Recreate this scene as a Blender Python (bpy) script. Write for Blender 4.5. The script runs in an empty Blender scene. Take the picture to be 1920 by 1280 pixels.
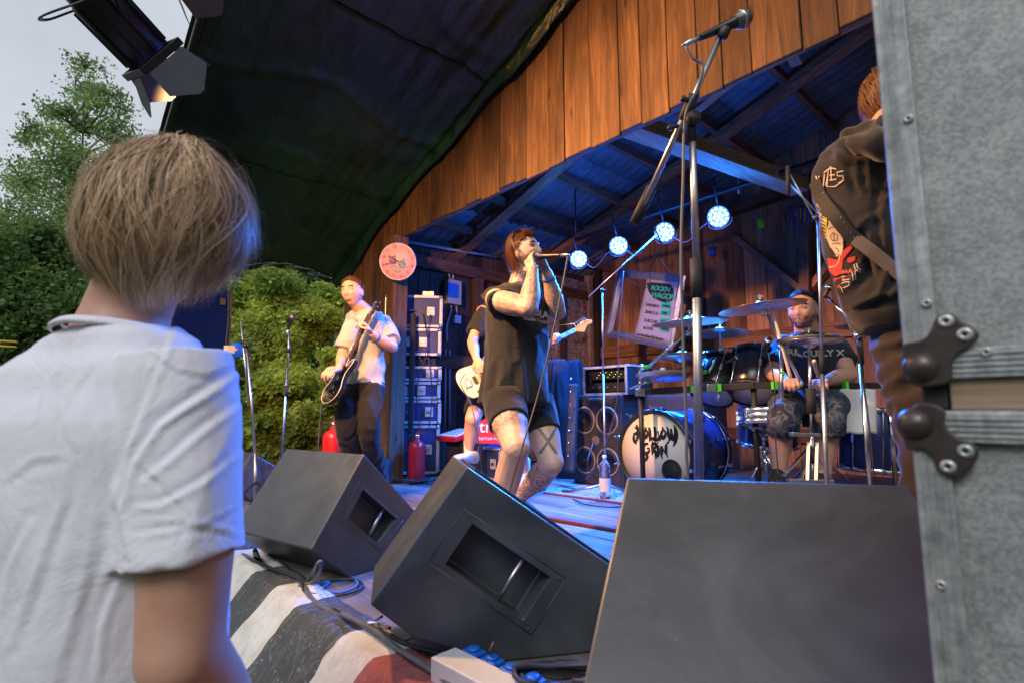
import bpy, bmesh, math, random
import numpy as np
from mathutils import Vector, Matrix, Quaternion, noise as mn
from mathutils.bvhtree import BVHTree
random.seed(7); np.random.seed(7)
SC = bpy.context.scene
COL = SC.collection
V = Vector
PI = math.pi
# ------------------------------------------------------------------ camera
FPX = 1000.0                       # focal length in photo pixels (1920 wide)
PITCH = math.radians(7.125)
EYE = V((0, 0, .72))               # stage floor is z = 0, grass is z = GZ
GZ = -.70
cd = bpy.data.cameras.new('camera'); cam = bpy.data.objects.new('camera', cd); COL.objects.link(cam)
cam.location = EYE; cam.rotation_euler = (PI/2 + PITCH, 0, 0)
cd.sensor_width = 36; cd.lens = FPX*36/1920; cd.clip_start = .05; cd.clip_end = 400
cd.dof.use_dof = True; cd.dof.focus_distance = 3.3; cd.dof.aperture_fstop = 4.0
SC.camera = cam
# ------------------------------------------------------------------ light
w = bpy.data.worlds.new('World'); SC.world = w; w.use_nodes = True
nt = w.node_tree; nt.nodes.clear()
out = nt.nodes.new('ShaderNodeOutputWorld'); bg = nt.nodes.new('ShaderNodeBackground')
sky = nt.nodes.new('ShaderNodeTexSky'); sky.sky_type = 'NISHITA'; sky.sun_disc = False
sky.sun_elevation = math.radians(22); sky.sun_rotation = math.radians(200)
hs = nt.nodes.new('ShaderNodeHueSaturation'); hs.inputs['Saturation'].default_value = .35
mx = nt.nodes.new('ShaderNodeMix'); mx.data_type = 'RGBA'; mx.inputs[0].default_value = .82
cl = nt.nodes.new('ShaderNodeTexNoise'); cl.inputs['Scale'].default_value = 3.4; cl.inputs['Detail'].default_value = 5
rp = nt.nodes.new('ShaderNodeValToRGB')
rp.color_ramp.elements[0].color = (.62, .67, .77, 1); rp.color_ramp.elements[0].position = .3
rp.color_ramp.elements[1].color = (.84, .88, .98, 1); rp.color_ramp.elements[1].position = .7
tc = nt.nodes.new('ShaderNodeTexCoord')
nt.links.new(tc.outputs['Generated'], cl.inputs['Vector'])
nt.links.new(cl.outputs['Fac'], rp.inputs[0])
nt.links.new(sky.outputs[0], hs.inputs['Color'])
nt.links.new(hs.outputs[0], mx.inputs[6])
vm = nt.nodes.new('ShaderNodeVectorMath'); vm.operation = 'SCALE'; vm.inputs['Scale'].default_value = 7.0
nt.links.new(rp.outputs[0], vm.inputs[0]); nt.links.new(vm.outputs[0], mx.inputs[7])
nt.links.new(mx.outputs[2], bg.inputs['Color']); bg.inputs['Strength'].default_value = .122
nt.links.new(bg.outputs[0], out.inputs[0])
sl = bpy.data.lights.new('sun', 'SUN'); sun = bpy.data.objects.new('sun', sl); COL.objects.link(sun)
sl.energy = 1.5; sl.angle = math.radians(25); sl.color = (1, .97, .93)
# overcast glow from behind the camera, upper left
sd = V((.40, 1.0, -1.15)).normalized()
sun.rotation_euler = sd.to_track_quat('-Z', 'Y').to_euler(); sun.location = (-3, -6, 6)
SC.view_settings.view_transform = 'Standard'; SC.view_settings.look = 'None'
SC.view_settings.exposure = .12; SC.view_settings.gamma = 1; SC.view_settings.use_curve_mapping = False
SC.cycles.use_denoising = True
SC.cycles.max_bounces = 6; SC.cycles.diffuse_bounces = 3; SC.cycles.glossy_bounces = 3
SC.cycles.transmission_bounces = 5; SC.cycles.transparent_max_bounces = 8
SC.cycles.sample_clamp_indirect = 4; SC.cycles.caustics_reflective = False; SC.cycles.caustics_refractive = False

# ------------------------------------------------------------------ where things stand
RC = Matrix.Rotation(PI/2 + PITCH, 3, 'X')
def P(px, py, Y):
    d = RC @ V(((px-960)/FPX, (640-py)/FPX, -1)); return EYE + d*(Y/d.y)
def pj(c):
    q = RC.transposed() @ (V(c)-EYE); return 960-FPX*q.x/q.z, 640+FPX*q.y/q.z
def FL(px, py, z=0.0):
    d = RC @ V(((px-960)/FPX, (640-py)/FPX, -1)); return EYE + d*((z-EYE.z)/d.z)
ALPHA = math.radians(48.6)         # the stage house is turned by this much
ORG = V((0, 4.03, 0))
RS = Matrix.Rotation(-ALPHA, 4, 'Z')
MS = Matrix.Translation(ORG) @ RS
MSI = MS.inverted()
def S(a, b, z=0.0): return MS @ V((a, b, z))       # a along the front, b into the house
def SI(p): return MSI @ V(p)
EX = (RS @ V((1, 0, 0))); EY = (RS @ V((0, 1, 0)))
def PB(px, py, b):                                  # photo ray meets the plane at depth b of the house
    d = RC @ V(((px-960)/FPX, (640-py)/FPX, -1))
    n = EY; t = ((ORG + EY*b - EYE).dot(n))/d.dot(n); return EYE + d*t
def PA(px, py, a):
    d = RC @ V(((px-960)/FPX, (640-py)/FPX, -1))
    n = EX; t = ((ORG + EX*a - EYE).dot(n))/d.dot(n); return EYE + d*t

# ------------------------------------------------------------------ objects
def link(o):
    COL.objects.link(o); return o
def tag(o, label=None, cat=None, group=None, kind=None):
    if label: o['label'] = label
    if cat: o['category'] = cat
    if group: o['group'] = group
    if kind: o['kind'] = kind
    return o
def thing(name, label, cat, loc=(0, 0, 0), rot=None, group=None):
    o = link(bpy.data.objects.new(name, None)); o.location = V(loc); o.empty_display_size = .05
    if rot is not None:
        if isinstance(rot, (int, float)): o.rotation_euler = (0, 0, rot)
        else:
            o.rotation_mode = 'QUATERNION'; o.rotation_quaternion = rot.to_quaternion() if isinstance(rot, Matrix) else rot
    tag(o, label, cat, group); return o
def world_child(o, parent):
    """o holds world coordinates; parent it without moving it"""
    M = wm(parent)
    o.parent = parent; o.matrix_parent_inverse = M.inverted(); return o
def wm(o):
    q = o.rotation_quaternion.to_matrix().to_4x4() if o.rotation_mode == 'QUATERNION' else o.rotation_euler.to_matrix().to_4x4()
    M = Matrix.Translation(o.location) @ q @ Matrix.Diagonal(o.scale.to_4d())
    if o.parent: M = wm(o.parent) @ o.matrix_parent_inverse @ M
    return M
def copy_tree(o, parent=None):
    c = link(o.copy()); c.parent = parent
    for ch in [x for x in o.children]: copy_tree(ch, c)
    return c

class MB:
    """collects shapes, then becomes one mesh object"""
    def __init__(s): s.v = []; s.f = []; s.sm = []
    def add(s, vs, fs, smooth=False):
        n = len(s.v); s.v += [tuple(x) for x in vs]; s.f += [tuple(i+n for i in f) for f in fs]; s.sm += [smooth]*len(fs); return s
    def box(s, c, d, R=None):
        c = V(c); hx, hy, hz = d[0]/2, d[1]/2, d[2]/2
        vs = [V((x, y, z)) for z in (-hz, hz) for y in (-hy, hy) for x in (-hx, hx)]
        if R is not None: vs = [R @ q for q in vs]
        return s.add([q+c for q in vs], [(0, 2, 3, 1), (4, 5, 7, 6), (0, 1, 5, 4), (2, 6, 7, 3), (0, 4, 6, 2), (1, 3, 7, 5)])
    def bar(s, p0, p1, wd, th, up=(0, 0, 1)):
        p0, p1 = V(p0), V(p1); z = (p1-p0); L = z.length; z.normalize(); x = z.cross(V(up))
        if x.length < 1e-3: x = z.cross(V((0, 1, 0)))
        x.normalize(); y = z.cross(x); R = Matrix((x, y, z)).transposed()
        return s.box((p0+p1)/2, (wd, th, L), R)
    def tube(s, pts, r, n=8, cap=True, flat=1.0, side=None):
        pts = [V(p) for p in pts]; m = len(pts)
        rr = r if isinstance(r, (list, tuple)) else [r]*m
        T = []
        for i in range(m):
            t = pts[min(i+1, m-1)]-pts[max(i-1, 0)]; T.append(t.normalized() if t.length > 1e-9 else V((0, 0, 1)))
        x = V(side) if side is not None else (T[0].cross(V((0, 0, 1))) if abs(T[0].z) < .9 else T[0].cross(V((0, 1, 0))))
        vs = []; fs = []
        for i in range(m):
            x = (x - T[i]*x.dot(T[i])); x = x.normalized() if x.length > 1e-6 else T[i].orthogonal().normalized()
            y = T[i].cross(x)
            for k in range(n):
                a = 2*PI*k/n; vs.append(pts[i]+x*(rr[i]*math.cos(a))+y*(rr[i]*flat*math.sin(a)))
        for i in range(m-1):
            for k in range(n): fs.append((i*n+k, i*n+(k+1) % n, (i+1)*n+(k+1) % n, (i+1)*n+k))
        s.add(vs, fs, True)
        if cap:
            b = len(s.v)-len(vs)
            s.f.append(tuple(b+k for k in reversed(range(n)))); s.f.append(tuple(b+(m-1)*n+k for k in range(n))); s.sm += [False, False]
        return s
    def lathe(s, prof, c=(0, 0, 0), R=None, n=24, smooth=True, ring=False):
        """prof: list of (radius, height) along local z"""
        c = V(c); vs = []; fs = []; m = len(prof)
        for r, h in prof:
            for k in range(n):
                a = 2*PI*k/n; q = V((r*math.cos(a), r*math.sin(a), h)); vs.append((R @ q if R is not None else q)+c)
        for i in range(m-1):
            for k in range(n): fs.append((i*n+k, i*n+(k+1) % n, (i+1)*n+(k+1) % n, (i+1)*n+k))
        if ring:
            for k in range(n): fs.append(((m-1)*n+k, (m-1)*n+(k+1) % n, (k+1) % n, k))
        else: fs.append(tuple(reversed(range(n)))); fs.append(tuple((m-1)*n+k for k in range(n)))
        return s.add(vs, fs, smooth)
    def ball(s, c, r, n=12, R=None):
        if isinstance(r, (int, float)): r = (r, r, r)
        c = V(c); vs = []; fs = []; m = n
        for i in range(n//2+1):
            th = PI*i/(n//2)
            for k in range(m):
                a = 2*PI*k/m; q = V((r[0]*math.sin(th)*math.cos(a), r[1]*math.sin(th)*math.sin(a), r[2]*math.cos(th)))
                vs.append((R @ q if R is not None else q)+c)
        for i in range(n//2):
            for k in range(m): fs.append((i*m+k, (i+1)*m+k, (i+1)*m+(k+1) % m, i*m+(k+1) % m))
        return s.add(vs, fs, True)
    def prism(s, poly, z0, z1, M=None, smooth=False):
        """extrude a 2d outline between z0 and z1"""
        n = len(poly); vs = [V((x, y, z0)) for x, y in poly]+[V((x, y, z1)) for x, y in poly]
        if M is not None: vs = [M @ q for q in vs]
        fs = [tuple(reversed(range(n))), tuple(range(n, 2*n))]+[(i, (i+1) % n, n+(i+1) % n, n+i) for i in range(n)]
        s.add(vs, fs, False)
        return s
    def mesh(s, name):
        me = bpy.data.meshes.new(name); me.from_pydata(s.v, [], s.f)
        me.polygons.foreach_set('use_smooth', s.sm); me.update(); return me
    def build(s, name, mat, parent=None, bevel=0, world=False, seg=2):
        o = link(bpy.data.objects.new(name, s.mesh(name)))
        if mat: o.data.materials.append(mat)
        if bevel:
            b = o.modifiers.new('bevel', 'BEVEL'); b.width = bevel; b.segments = seg; b.limit_method = 'ANGLE'; b.angle_limit = math.radians(40)
        if parent is not None:
            if world: world_child(o, parent)
            else: o.parent = parent
        return o
def curve_pts(ctrl, n=8):
    """catmull-rom through the control points"""
    c = [V(p) for p in ctrl]; c = [c[0]*2-c[1]]+c+[c[-1]*2-c[-2]]; o = []
    for i in range(1, len(c)-2):
        for k in range(n):
            t = k/n; p0, p1, p2, p3 = c[i-1:i+3]
            o.append(.5*((2*p1)+(p2-p0)*t+(2*p0-5*p1+4*p2-p3)*t*t+(3*p1-p0-3*p2+p3)*t**3))
    o.append(c[-2]); return o
def frame(x, z):
    """rotation with local x along x and local z near z"""
    x = V(x).normalized(); z = V(z); z = (z-x*z.dot(x)).normalized(); y = z.cross(x); return Matrix((x, y, z)).transposed()
def zframe(z, x=(1, 0, 0)):
    z = V(z).normalized(); x = V(x); x = x-z*x.dot(z)
    if x.length < 1e-4: x = z.orthogonal()
    x.normalize(); y = z.cross(x); return Matrix((x, y, z)).transposed()

def band(mb, pts, wd, face_n, th=.0015):
    """a strap: ribbon of width wd along points, face normals face_n (one or a list)"""
    pts = [V(p) for p in pts]; m = len(pts); vs = []
    for i, p in enumerate(pts):
        tn = (pts[min(i+1, m-1)]-pts[max(i-1, 0)]).normalized(); nn = V(face_n[i]) if isinstance(face_n, list) else V(face_n); sd_ = tn.cross(nn).normalized(); nn = sd_.cross(tn)
        for a, b in ((-1, -1), (1, -1), (1, 1), (-1, 1)): vs.append(p+sd_*a*wd/2+nn*b*th/2)
    fs = [(3, 2, 1, 0), tuple((m-1)*4+k for k in range(4))]
    for i in range(m-1):
        for k in range(4): fs.append((i*4+k, i*4+(k+1) % 4, i*4+4+(k+1) % 4, i*4+4+k))
    return mb.add(vs, fs, False)

# ------------------------------------------------------------------ materials
class NT:
    def __init__(s, name):
        s.m = bpy.data.materials.new(name); s.m.use_nodes = True; s.t = s.m.node_tree; s.b = s.t.nodes['Principled BSDF']; s.c = None
    def n(s, kind, **kw):
        x = s.t.nodes.new(kind)
        for k, v in kw.items():
            if k.startswith('_'): setattr(x, k[1:], v)
            else: x.inputs[k.replace('__', ' ')].default_value = v
        return x
    def l(s, a, b): s.t.links.new(a, b)
    def coord(s, scale=(1, 1, 1), rnd=True):
        tcn = s.n('ShaderNodeTexCoord'); mp = s.n('ShaderNodeMapping'); mp.inputs['Scale'].default_value = scale
        s.l(tcn.outputs['Object'], mp.inputs['Vector'])
        if rnd:
            oi = s.n('ShaderNodeObjectInfo'); mu = s.n('ShaderNodeMath', _operation='MULTIPLY'); mu.inputs[1].default_value = 37.0
            s.l(oi.outputs['Random'], mu.inputs[0]); cb = s.n('ShaderNodeCombineXYZ')
            for i in range(3): s.l(mu.outputs[0], cb.inputs[i])
            s.l(cb.outputs[0], mp.inputs['Location'])
        return mp.outputs[0]
    def noise(s, vec, scale, detail=4, rough=.55, dist=0):
        x = s.n('ShaderNodeTexNoise', Scale=scale, Detail=detail, Roughness=rough, Distortion=dist); s.l(vec, x.inputs['Vector']); return x.outputs['Fac']
    def ramp(s, fac, stops, interp='LINEAR'):
        r = s.n('ShaderNodeValToRGB'); cr = r.color_ramp; cr.interpolation = interp
        while len(cr.elements) < len(stops): cr.elements.new(.5)
        for e, (p, c) in zip(cr.elements, stops):
            e.position = p; e.color = (c if len(c) == 4 else (*c, 1)) if not isinstance(c, (int, float)) else (c, c, c, 1)
        s.l(fac, r.inputs[0]); return r.outputs[0]
    def mix(s, a, b, fac, mode='MIX'):
        x = s.n('ShaderNodeMix', _data_type='RGBA', _blend_type=mode)
        for sock, v in ((x.inputs[6], a), (x.inputs[7], b), (x.inputs[0], fac)):
            if isinstance(v, bpy.types.NodeSocket): s.l(v, sock)
            elif isinstance(v, (int, float)): sock.default_value = v
            else: sock.default_value = (*v, 1) if len(v) == 3 else v
        return x.outputs[2]
    def hue(s, col, amount=.3):
        """brightness differs from object to object"""
        oi = s.n('ShaderNodeObjectInfo'); mr = s.n('ShaderNodeMapRange'); mr.inputs[3].default_value = 1-amount; mr.inputs[4].default_value = 1+amount
        s.l(oi.outputs['Random'], mr.inputs[0]); h = s.n('ShaderNodeHueSaturation'); s.l(mr.outputs[0], h.inputs['Value']); s.l(col, h.inputs['Color']); return h.outputs[0]
    def bump(s, fac, strength=.3, dist=.01, normal=None):
        b = s.n('ShaderNodeBump', Strength=strength, Distance=dist); s.l(fac, b.inputs['Height'])
        if normal is not None: s.l(normal, b.inputs['Normal'])
        s.l(b.outputs[0], s.b.inputs['Normal']); return b.outputs[0]
    def set(s, col=None, rough=None, metal=None, **kw):
        if col is not None:
            if isinstance(col, bpy.types.NodeSocket): s.l(col, s.b.inputs['Base Color'])
            else: s.b.inputs['Base Color'].default_value = (*col[:3], 1)
        if rough is not None:
            if isinstance(rough, bpy.types.NodeSocket): s.l(rough, s.b.inputs['Roughness'])
            else: s.b.inputs['Roughness'].default_value = rough
        if metal is not None: s.b.inputs['Metallic'].default_value = metal
        for k, v in kw.items(): s.b.inputs[k.replace('__', ' ')].default_value = v
        return s.m
def plain(name, col, rough=.5, metal=0, var=.15, scale=30, bump=.0, **kw):
    t = NT(name); v = t.coord((1, 1, 1)); f = t.noise(v, scale, 5)
    c = t.ramp(f, [(.3, tuple(x*(1-var) for x in col)), (.7, tuple(min(1, x*(1+var)) for x in col))])
    t.set(c, rough, metal, **kw)
    if bump: t.bump(f, bump, .005)
    return t.m
def wood(name, dark, mid, light, axis=2, rough=.75, var=.3, grain=1.0):
    t = NT(name); sc = [16*grain]*3; sc[axis] = 1.1*grain
    v = t.coord(tuple(sc)); f = t.noise(v, 1.6, 8, .62, 1.2)
    c = t.ramp(f, [(.28, dark), (.5, mid), (.72, light)])
    sc2 = [3.0]*3; sc2[axis] = .9; v2 = t.coord(tuple(sc2)); g = t.noise(v2, 1.3, 3, .5)
    c = t.mix(c, t.ramp(g, [(.3, (.45, .42, .4)), (.62, (1.1, 1.1, 1.1))]), 1.0, 'MULTIPLY')
    vo = t.n('ShaderNodeTexVoronoi', Scale=1.0); sc3 = [7.0]*3; sc3[axis] = 2.2; v3 = t.coord(tuple(sc3)); t.l(v3, vo.inputs['Vector'])
    k = t.ramp(vo.outputs['Distance'], [(.05, .25), (.13, 1.0)])
    c = t.mix(c, k, .8, 'MULTIPLY')
    c = t.hue(c, var); t.set(c, rough); t.bump(f, .45, .006); return t.m
def fabric(name, col, var=.06, rough=.95, fold=.25, weave=600):
    t = NT(name); v = t.coord((1, 1, 1), False); f = t.noise(v, 9, 5, .6, .6); g = t.noise(v, weave, 2)
    c = t.ramp(f, [(.25, tuple(x*(1-var) for x in col)), (.75, tuple(min(1, x*(1+var)) for x in col))])
    t.set(c, rough); t.b.inputs['Sheen Weight'].default_value = .12
    n1 = t.bump(g, .12, .001); t.bump(f, fold, .02, n1); return t.m
def skin(name, col):
    t = NT(name); v = t.coord((1, 1, 1), False); f = t.noise(v, 14, 5); g = t.noise(v, 180, 3)
    c = t.ramp(f, [(.3, (col[0]*.86, col[1]*.78, col[2]*.76)), (.7, (min(1, col[0]*1.08), col[1]*1.08, col[2]*1.08))])
    t.set(c, .48); t.b.inputs['Subsurface Weight'].default_value = .08; t.b.inputs['Subsurface Radius'].default_value = (.012, .004, .002)
    t.bump(g, .15, .002); return t.m
def glow(name, col, strength):
    t = NT(name); t.set((0, 0, 0), .5); t.b.inputs['Emission Color'].default_value = (*col, 1); t.b.inputs['Emission Strength'].default_value = strength; return t.m
M = {}
M['board'] = wood('warm_board', (.055, .029, .015), (.12, .062, .031), (.20, .108, .055), var=.38)
M['board_x'] = wood('warm_board_along', (.10, .040, .016), (.22, .10, .042), (.36, .19, .09), axis=0)
M['board_y'] = wood('warm_board_deep', (.08, .035, .016), (.18, .085, .042), (.30, .16, .09), axis=1)
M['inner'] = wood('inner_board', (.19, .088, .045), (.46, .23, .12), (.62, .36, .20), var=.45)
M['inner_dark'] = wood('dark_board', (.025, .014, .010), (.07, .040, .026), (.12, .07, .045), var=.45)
M['beam'] = wood('pale_beam', (.20, .14, .08), (.36, .26, .16), (.5, .38, .25), axis=1)
M['beam_x'] = wood('pale_beam_along', (.16, .10, .06), (.30, .20, .12), (.42, .30, .2), axis=0)
M['deck'] = wood('deck_panel', (.10, .092, .088), (.175, .16, .158), (.25, .23, .225), axis=0, rough=.6, var=.12, grain=.6)
M['chrome'] = plain('chrome', (.75, .76, .78), .18, 1, .05)
M['steel'] = plain('dull_steel', (.5, .5, .52), .38, 1, .15)
M['galv'] = plain('worn_aluminium', (.62, .63, .65), .42, .45, .15, 18, .15)
M['black_metal'] = plain('black_metal', (.02, .02, .022), .4, .3, .2)
M['black_plastic'] = plain('black_plastic', (.018, .018, .02), .5, 0, .2)
M['rubber'] = plain('black_rubber', (.02, .02, .022), .7, 0, .2)
M['cable'] = plain('cable_black', (.025, .027, .032), .5, 0, .2)
M['cable_grey'] = plain('cable_grey', (.12, .13, .15), .5, 0, .2)
M['white_plastic'] = plain('white_plastic', (.66, .67, .68), .45, 0, .05)
M['grey_plastic'] = plain('grey_plastic', (.32, .34, .36), .45, 0, .08)
M['red_paint'] = plain('red_paint', (.55, .015, .02), .28, 0, .1)
M['yellow_paint'] = plain('yellow_paint', (.75, .5, .02), .4, 0, .1)
M['lime'] = plain('lime_tape', (.12, .85, .05), .5, 0, .05)
M['white_print'] = plain('white_print', (.82, .80, .74), .8, 0, .04)
M['black_print'] = plain('black_print', (.012, .012, .014), .8, 0, .04)
M['dull_red'] = plain('dull_red', (.16, .03, .035), .7, 0, .2)
M['eye_white'] = plain('eye_white', (.40, .36, .34), .3, 0, .03)
M['iris'] = plain('iris', (.03, .03, .035), .2, 0, .1)
M['lip'] = plain('lip', (.30, .145, .115), .5, 0, .08)
# ================================================================== ground
t = NT('grass_ground'); v = t.coord((1, 1, 1), False); f = t.noise(v, 1.3, 8); g = t.noise(v, 30, 4)
c = t.ramp(f, [(.3, (.03, .045, .015)), (.55, (.06, .085, .03)), (.75, (.13, .11, .07))]); t.set(c, .95); t.bump(g, .8, .04); M['grass'] = t.m
gm = MB(); n = 40
for i in range(n+1):
    for j in range(n+1):
        x = -90+180*i/n; y = -50+180*j/n; r = math.hypot(x, y-4)
        gm.v.append((x, y, GZ + (0 if r < 9 else mn.noise(V((x*.08, y*.08, 0)))*min(.8, (r-9)*.05))))
for i in range(n):
    for j in range(n): gm.f.append((i*(n+1)+j, (i+1)*(n+1)+j, (i+1)*(n+1)+j+1, i*(n+1)+j+1)); gm.sm.append(True)
tag(gm.build('ground', M['grass']), kind='structure')

# ================================================================== stage deck
deck = thing('stage_floor', None, None, ORG, -ALPHA); deck['kind'] = 'structure'
FE = -1.86                                            # front edge of the stage
mb = MB()
for b in np.arange(FE+.1, 3.8, .6): mb.box((0.8, b, -.13), (9.0, .07, .16))
for a in np.arange(-3.4, 5.4, 1.45):
    for b in (FE+.12, 0, 1.9, 3.6): mb.box((a, b, (GZ-.21)/2), (.1, .1, -GZ-.21-.002))
mb.build('joist', M['inner_dark'], deck)
b = FE
row = 0
while b < 3.74:
    wd = random.choice((.42, .5, .56)); a = -3.7-random.uniform(0, 1)
    while a < 5.4:
        L = random.uniform(1.5, 2.4)
        o = MB().box((0, 0, 0), (L-.008, wd-.010, .045)).build('deck_panel', M['deck'], deck, .003, seg=1)
        o.location = (a+L/2, b+wd/2, -.0225+random.uniform(-.0015, .0015)); a += L
    b += wd; row += 1
mb = MB().box((.8, FE-.02, -.36), (9.2, .03, .66)); mb.build('skirt_board', M['inner_dark'], deck)

# ================================================================== the stage house
ROOF = lambda a: 2.85+.313*(a+2.2) if a < 3.0 else 2.85+.313*(5.2)-.313*(a-3.0)
HB = 3.72; HL = -2.35; LINTEL = 2.5
house = thing('stage_house', 'timber stage building with warm brown vertical boards over a wide open front', 'building', ORG, -ALPHA)
gable = MB()
gable.box((1.8, .075, LINTEL+.11), (7.2, .07, .2)); gable.box((-2.98, .07, 1.25), (.08, .06, 2.45)); gable.box((1.2, .075, 3.3), (7.0, .07, .1))
gable = gable.build('front_frame', M['beam_x'], house)
def plank_mesh(wd, th, pts_bottom, pts_top):
    """an upright board between slanted ends; y is thickness"""
    x0, x1 = -wd/2, wd/2; m = MB()
    mid = [.33, .66]
    zb = pts_bottom; zt = pts_top
    vs = []
    xs = [x0, x1]
    k = 4
    for j in range(k+1):
        f_ = j/k; wob = [random.uniform(-.0025, .0025), random.uniform(-.0025, .0025)] if 0 < j < k else [0, 0]
        for i, x in enumerate(xs):
            z = zb[i]+(zt[i]-zb[i])*f_
            for y in (-th/2, th/2): vs.append((x+wob[i], y, z))
    fs = []
    for j in range(k):
        o = j*4; u = o+4
        fs += [(o, o+2, u+2, u), (o+3, o+1, u+1, u+3), (o+2, o+3, u+3, u+2), (o+1, o, u, u+1)]
    fs += [(0, 1, 3, 2), (k*4+2, k*4+3, k*4+1, k*4)]
    return m.add(vs, fs)
def upright(name, a0, a1, zb0, zb1, zt0, zt1, bpos, th, mat, parent, bev=.004):
    wd = a1-a0-random.uniform(.002, .007)
    o = plank_mesh(wd, th, (zb0, zb1), (zt0, zt1)).build(name, mat, parent, bev, seg=1)
    o.location = ((a0+a1)/2, bpos+random.uniform(-.006, .006), 0); return o
a = -3.07
while a < 5.2:
    wd = random.uniform(.13, .25); a1 = a+wd
    if a < -1.72 and a1 > -1.86: a1 = -1.84
    if a >= -1.85 and a < -1.80: a = -1.84; a1 = -1.84+.19
    low = a1 < -1.83
    j = random.uniform(-.02, .016)
    zb = .0 if low else LINTEL-.02+j
    upright('plank', a, a1, zb, zb, ROOF(a)-.02, ROOF(a1)-.02, -.0+.02, .028, M['board'], gable)
    a = a1
# cover strips on the low wing left of the opening
for aa in (-2.93, -2.52, -2.1):
    pass
# corner post at the opening
MB().box((-1.785, .0, LINTEL/2-.01), (.16, .16, LINTEL-.03)).build('post', M['board'], house, .006)
MB().box((5.1, .1, LINTEL/2), (.16, .16, LINTEL)).build('post', M['inner'], house, .006)
# left side wall with its window hole
side = MB(); side.box((HL-.06, HB/2, .06), (.07, HB-.3, .09)); side.box((HL-.06, HB/2, 1.25), (.06, HB-.3, .09)); side.box((HL-.06, HB/2, 2.2), (.07, HB-.3, .09))
WB0, WB1, WZ0, WZ1 = 1.75, 2.62, .95, 2.05
side = side.build('side_wall', M['beam'], house)
def side_plank(b0, b1, z0, z1):
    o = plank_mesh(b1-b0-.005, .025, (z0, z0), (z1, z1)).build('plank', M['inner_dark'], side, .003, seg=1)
    o.rotation_euler = (0, 0, PI/2); o.location = (HL+random.uniform(-.004, .004), (b0+b1)/2, 0)
b = .05
while b < HB:
    b1 = min(HB, b+random.uniform(.16, .24))
    if b < WB0 < b1: b1 = WB0
    if b < WB1 < b1: b1 = WB1
    zt = ROOF(HL)-.05
    if b >= WB0-.001 and b1 <= WB1+.001:
        side_plank(b, b1, 0, WZ0); side_plank(b, b1, WZ1, zt)
    else: side_plank(b, b1, 0, zt)
    b = b1
fr = MB()
for z in (WZ0, WZ1): fr.box((HL+.03, (WB0+WB1)/2, z), (.06, WB1-WB0+.12, .07))
for b in (WB0, WB1): fr.box((HL+.03, b, (WZ0+WZ1)/2), (.06, .07, WZ1-WZ0-.07))
fr.build('window_frame', M['board_y'], side, .004)
MB().box((HL+.05, 1.15, 1.28), (.05, 1.1, .16)).build('rail', M['board_y'], side, .004)
MB().box((HL+.08, 1.42, 1.2), (.10, .12, 2.38)).build('post', M['board'], side, .004)
MB().box((HL+.08, 2.95, 1.2), (.10, .12, 2.38)).build('post', M['board'], side, .004)
MB().box((HL+.07, HB/2, 2.42), (.12, HB-.1, .14)).build('wall_plate', M['board_y'], side, .004)
# back wall
back = MB(); back.box((1.4, HB+.07, .1), (7.5, .07, .1)); back.box((1.4, HB+.07, 2.5), (7.5, .07, .1)); back = back.build('back_wall', M['beam_x'], house)
a = HL
while a < 5.2:
    a1 = a+random.uniform(.19, .30)
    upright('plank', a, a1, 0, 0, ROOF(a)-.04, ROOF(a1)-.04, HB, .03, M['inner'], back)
    a = a1
zr = (P(1300, 628, 6.6)).z
pl, pr_ = PB(1112, 650, HB-.04), PB(1700, 575, HB-.04); la, ra = SI(pl), SI(pr_)
MB().box(((la.x+5)/2, HB-.05, 1.55), (5-la.x, .05, .17)).build('rail', M['board_x'], back, .005)
MB().box(((la.x+5)/2, HB-.05, .42), (5-la.x, .05, .15)).build('rail', M['board_x'], back, .005)
def pb_bar(name, p0, p1, b, wd, th, mat, parent=back):
    q0, q1 = SI(PB(*p0, b)), SI(PB(*p1, b)); return MB().bar(q0, q1, th, wd, up=(0, 1, 0)).build(name, mat, parent, .005)
pb_bar('brace', (1372, 440), (1506, 545), HB-.09, .15, .07, M['beam'])
pb_bar('brace', (1600, 440), (1506, 560), HB-.09, .14, .07, M['inner'])
pb_bar('beam', (1330, 412), (1500, 352), HB-.10, .2, .08, M['board_x'])
pb_bar('post', (1512, 330), (1512, 640), HB-.16, .16, .1, M['inner'])
pb_bar('post', (1122, 470), (1122, 700), HB-.08, .10, .08, M['inner_dark'])
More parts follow.
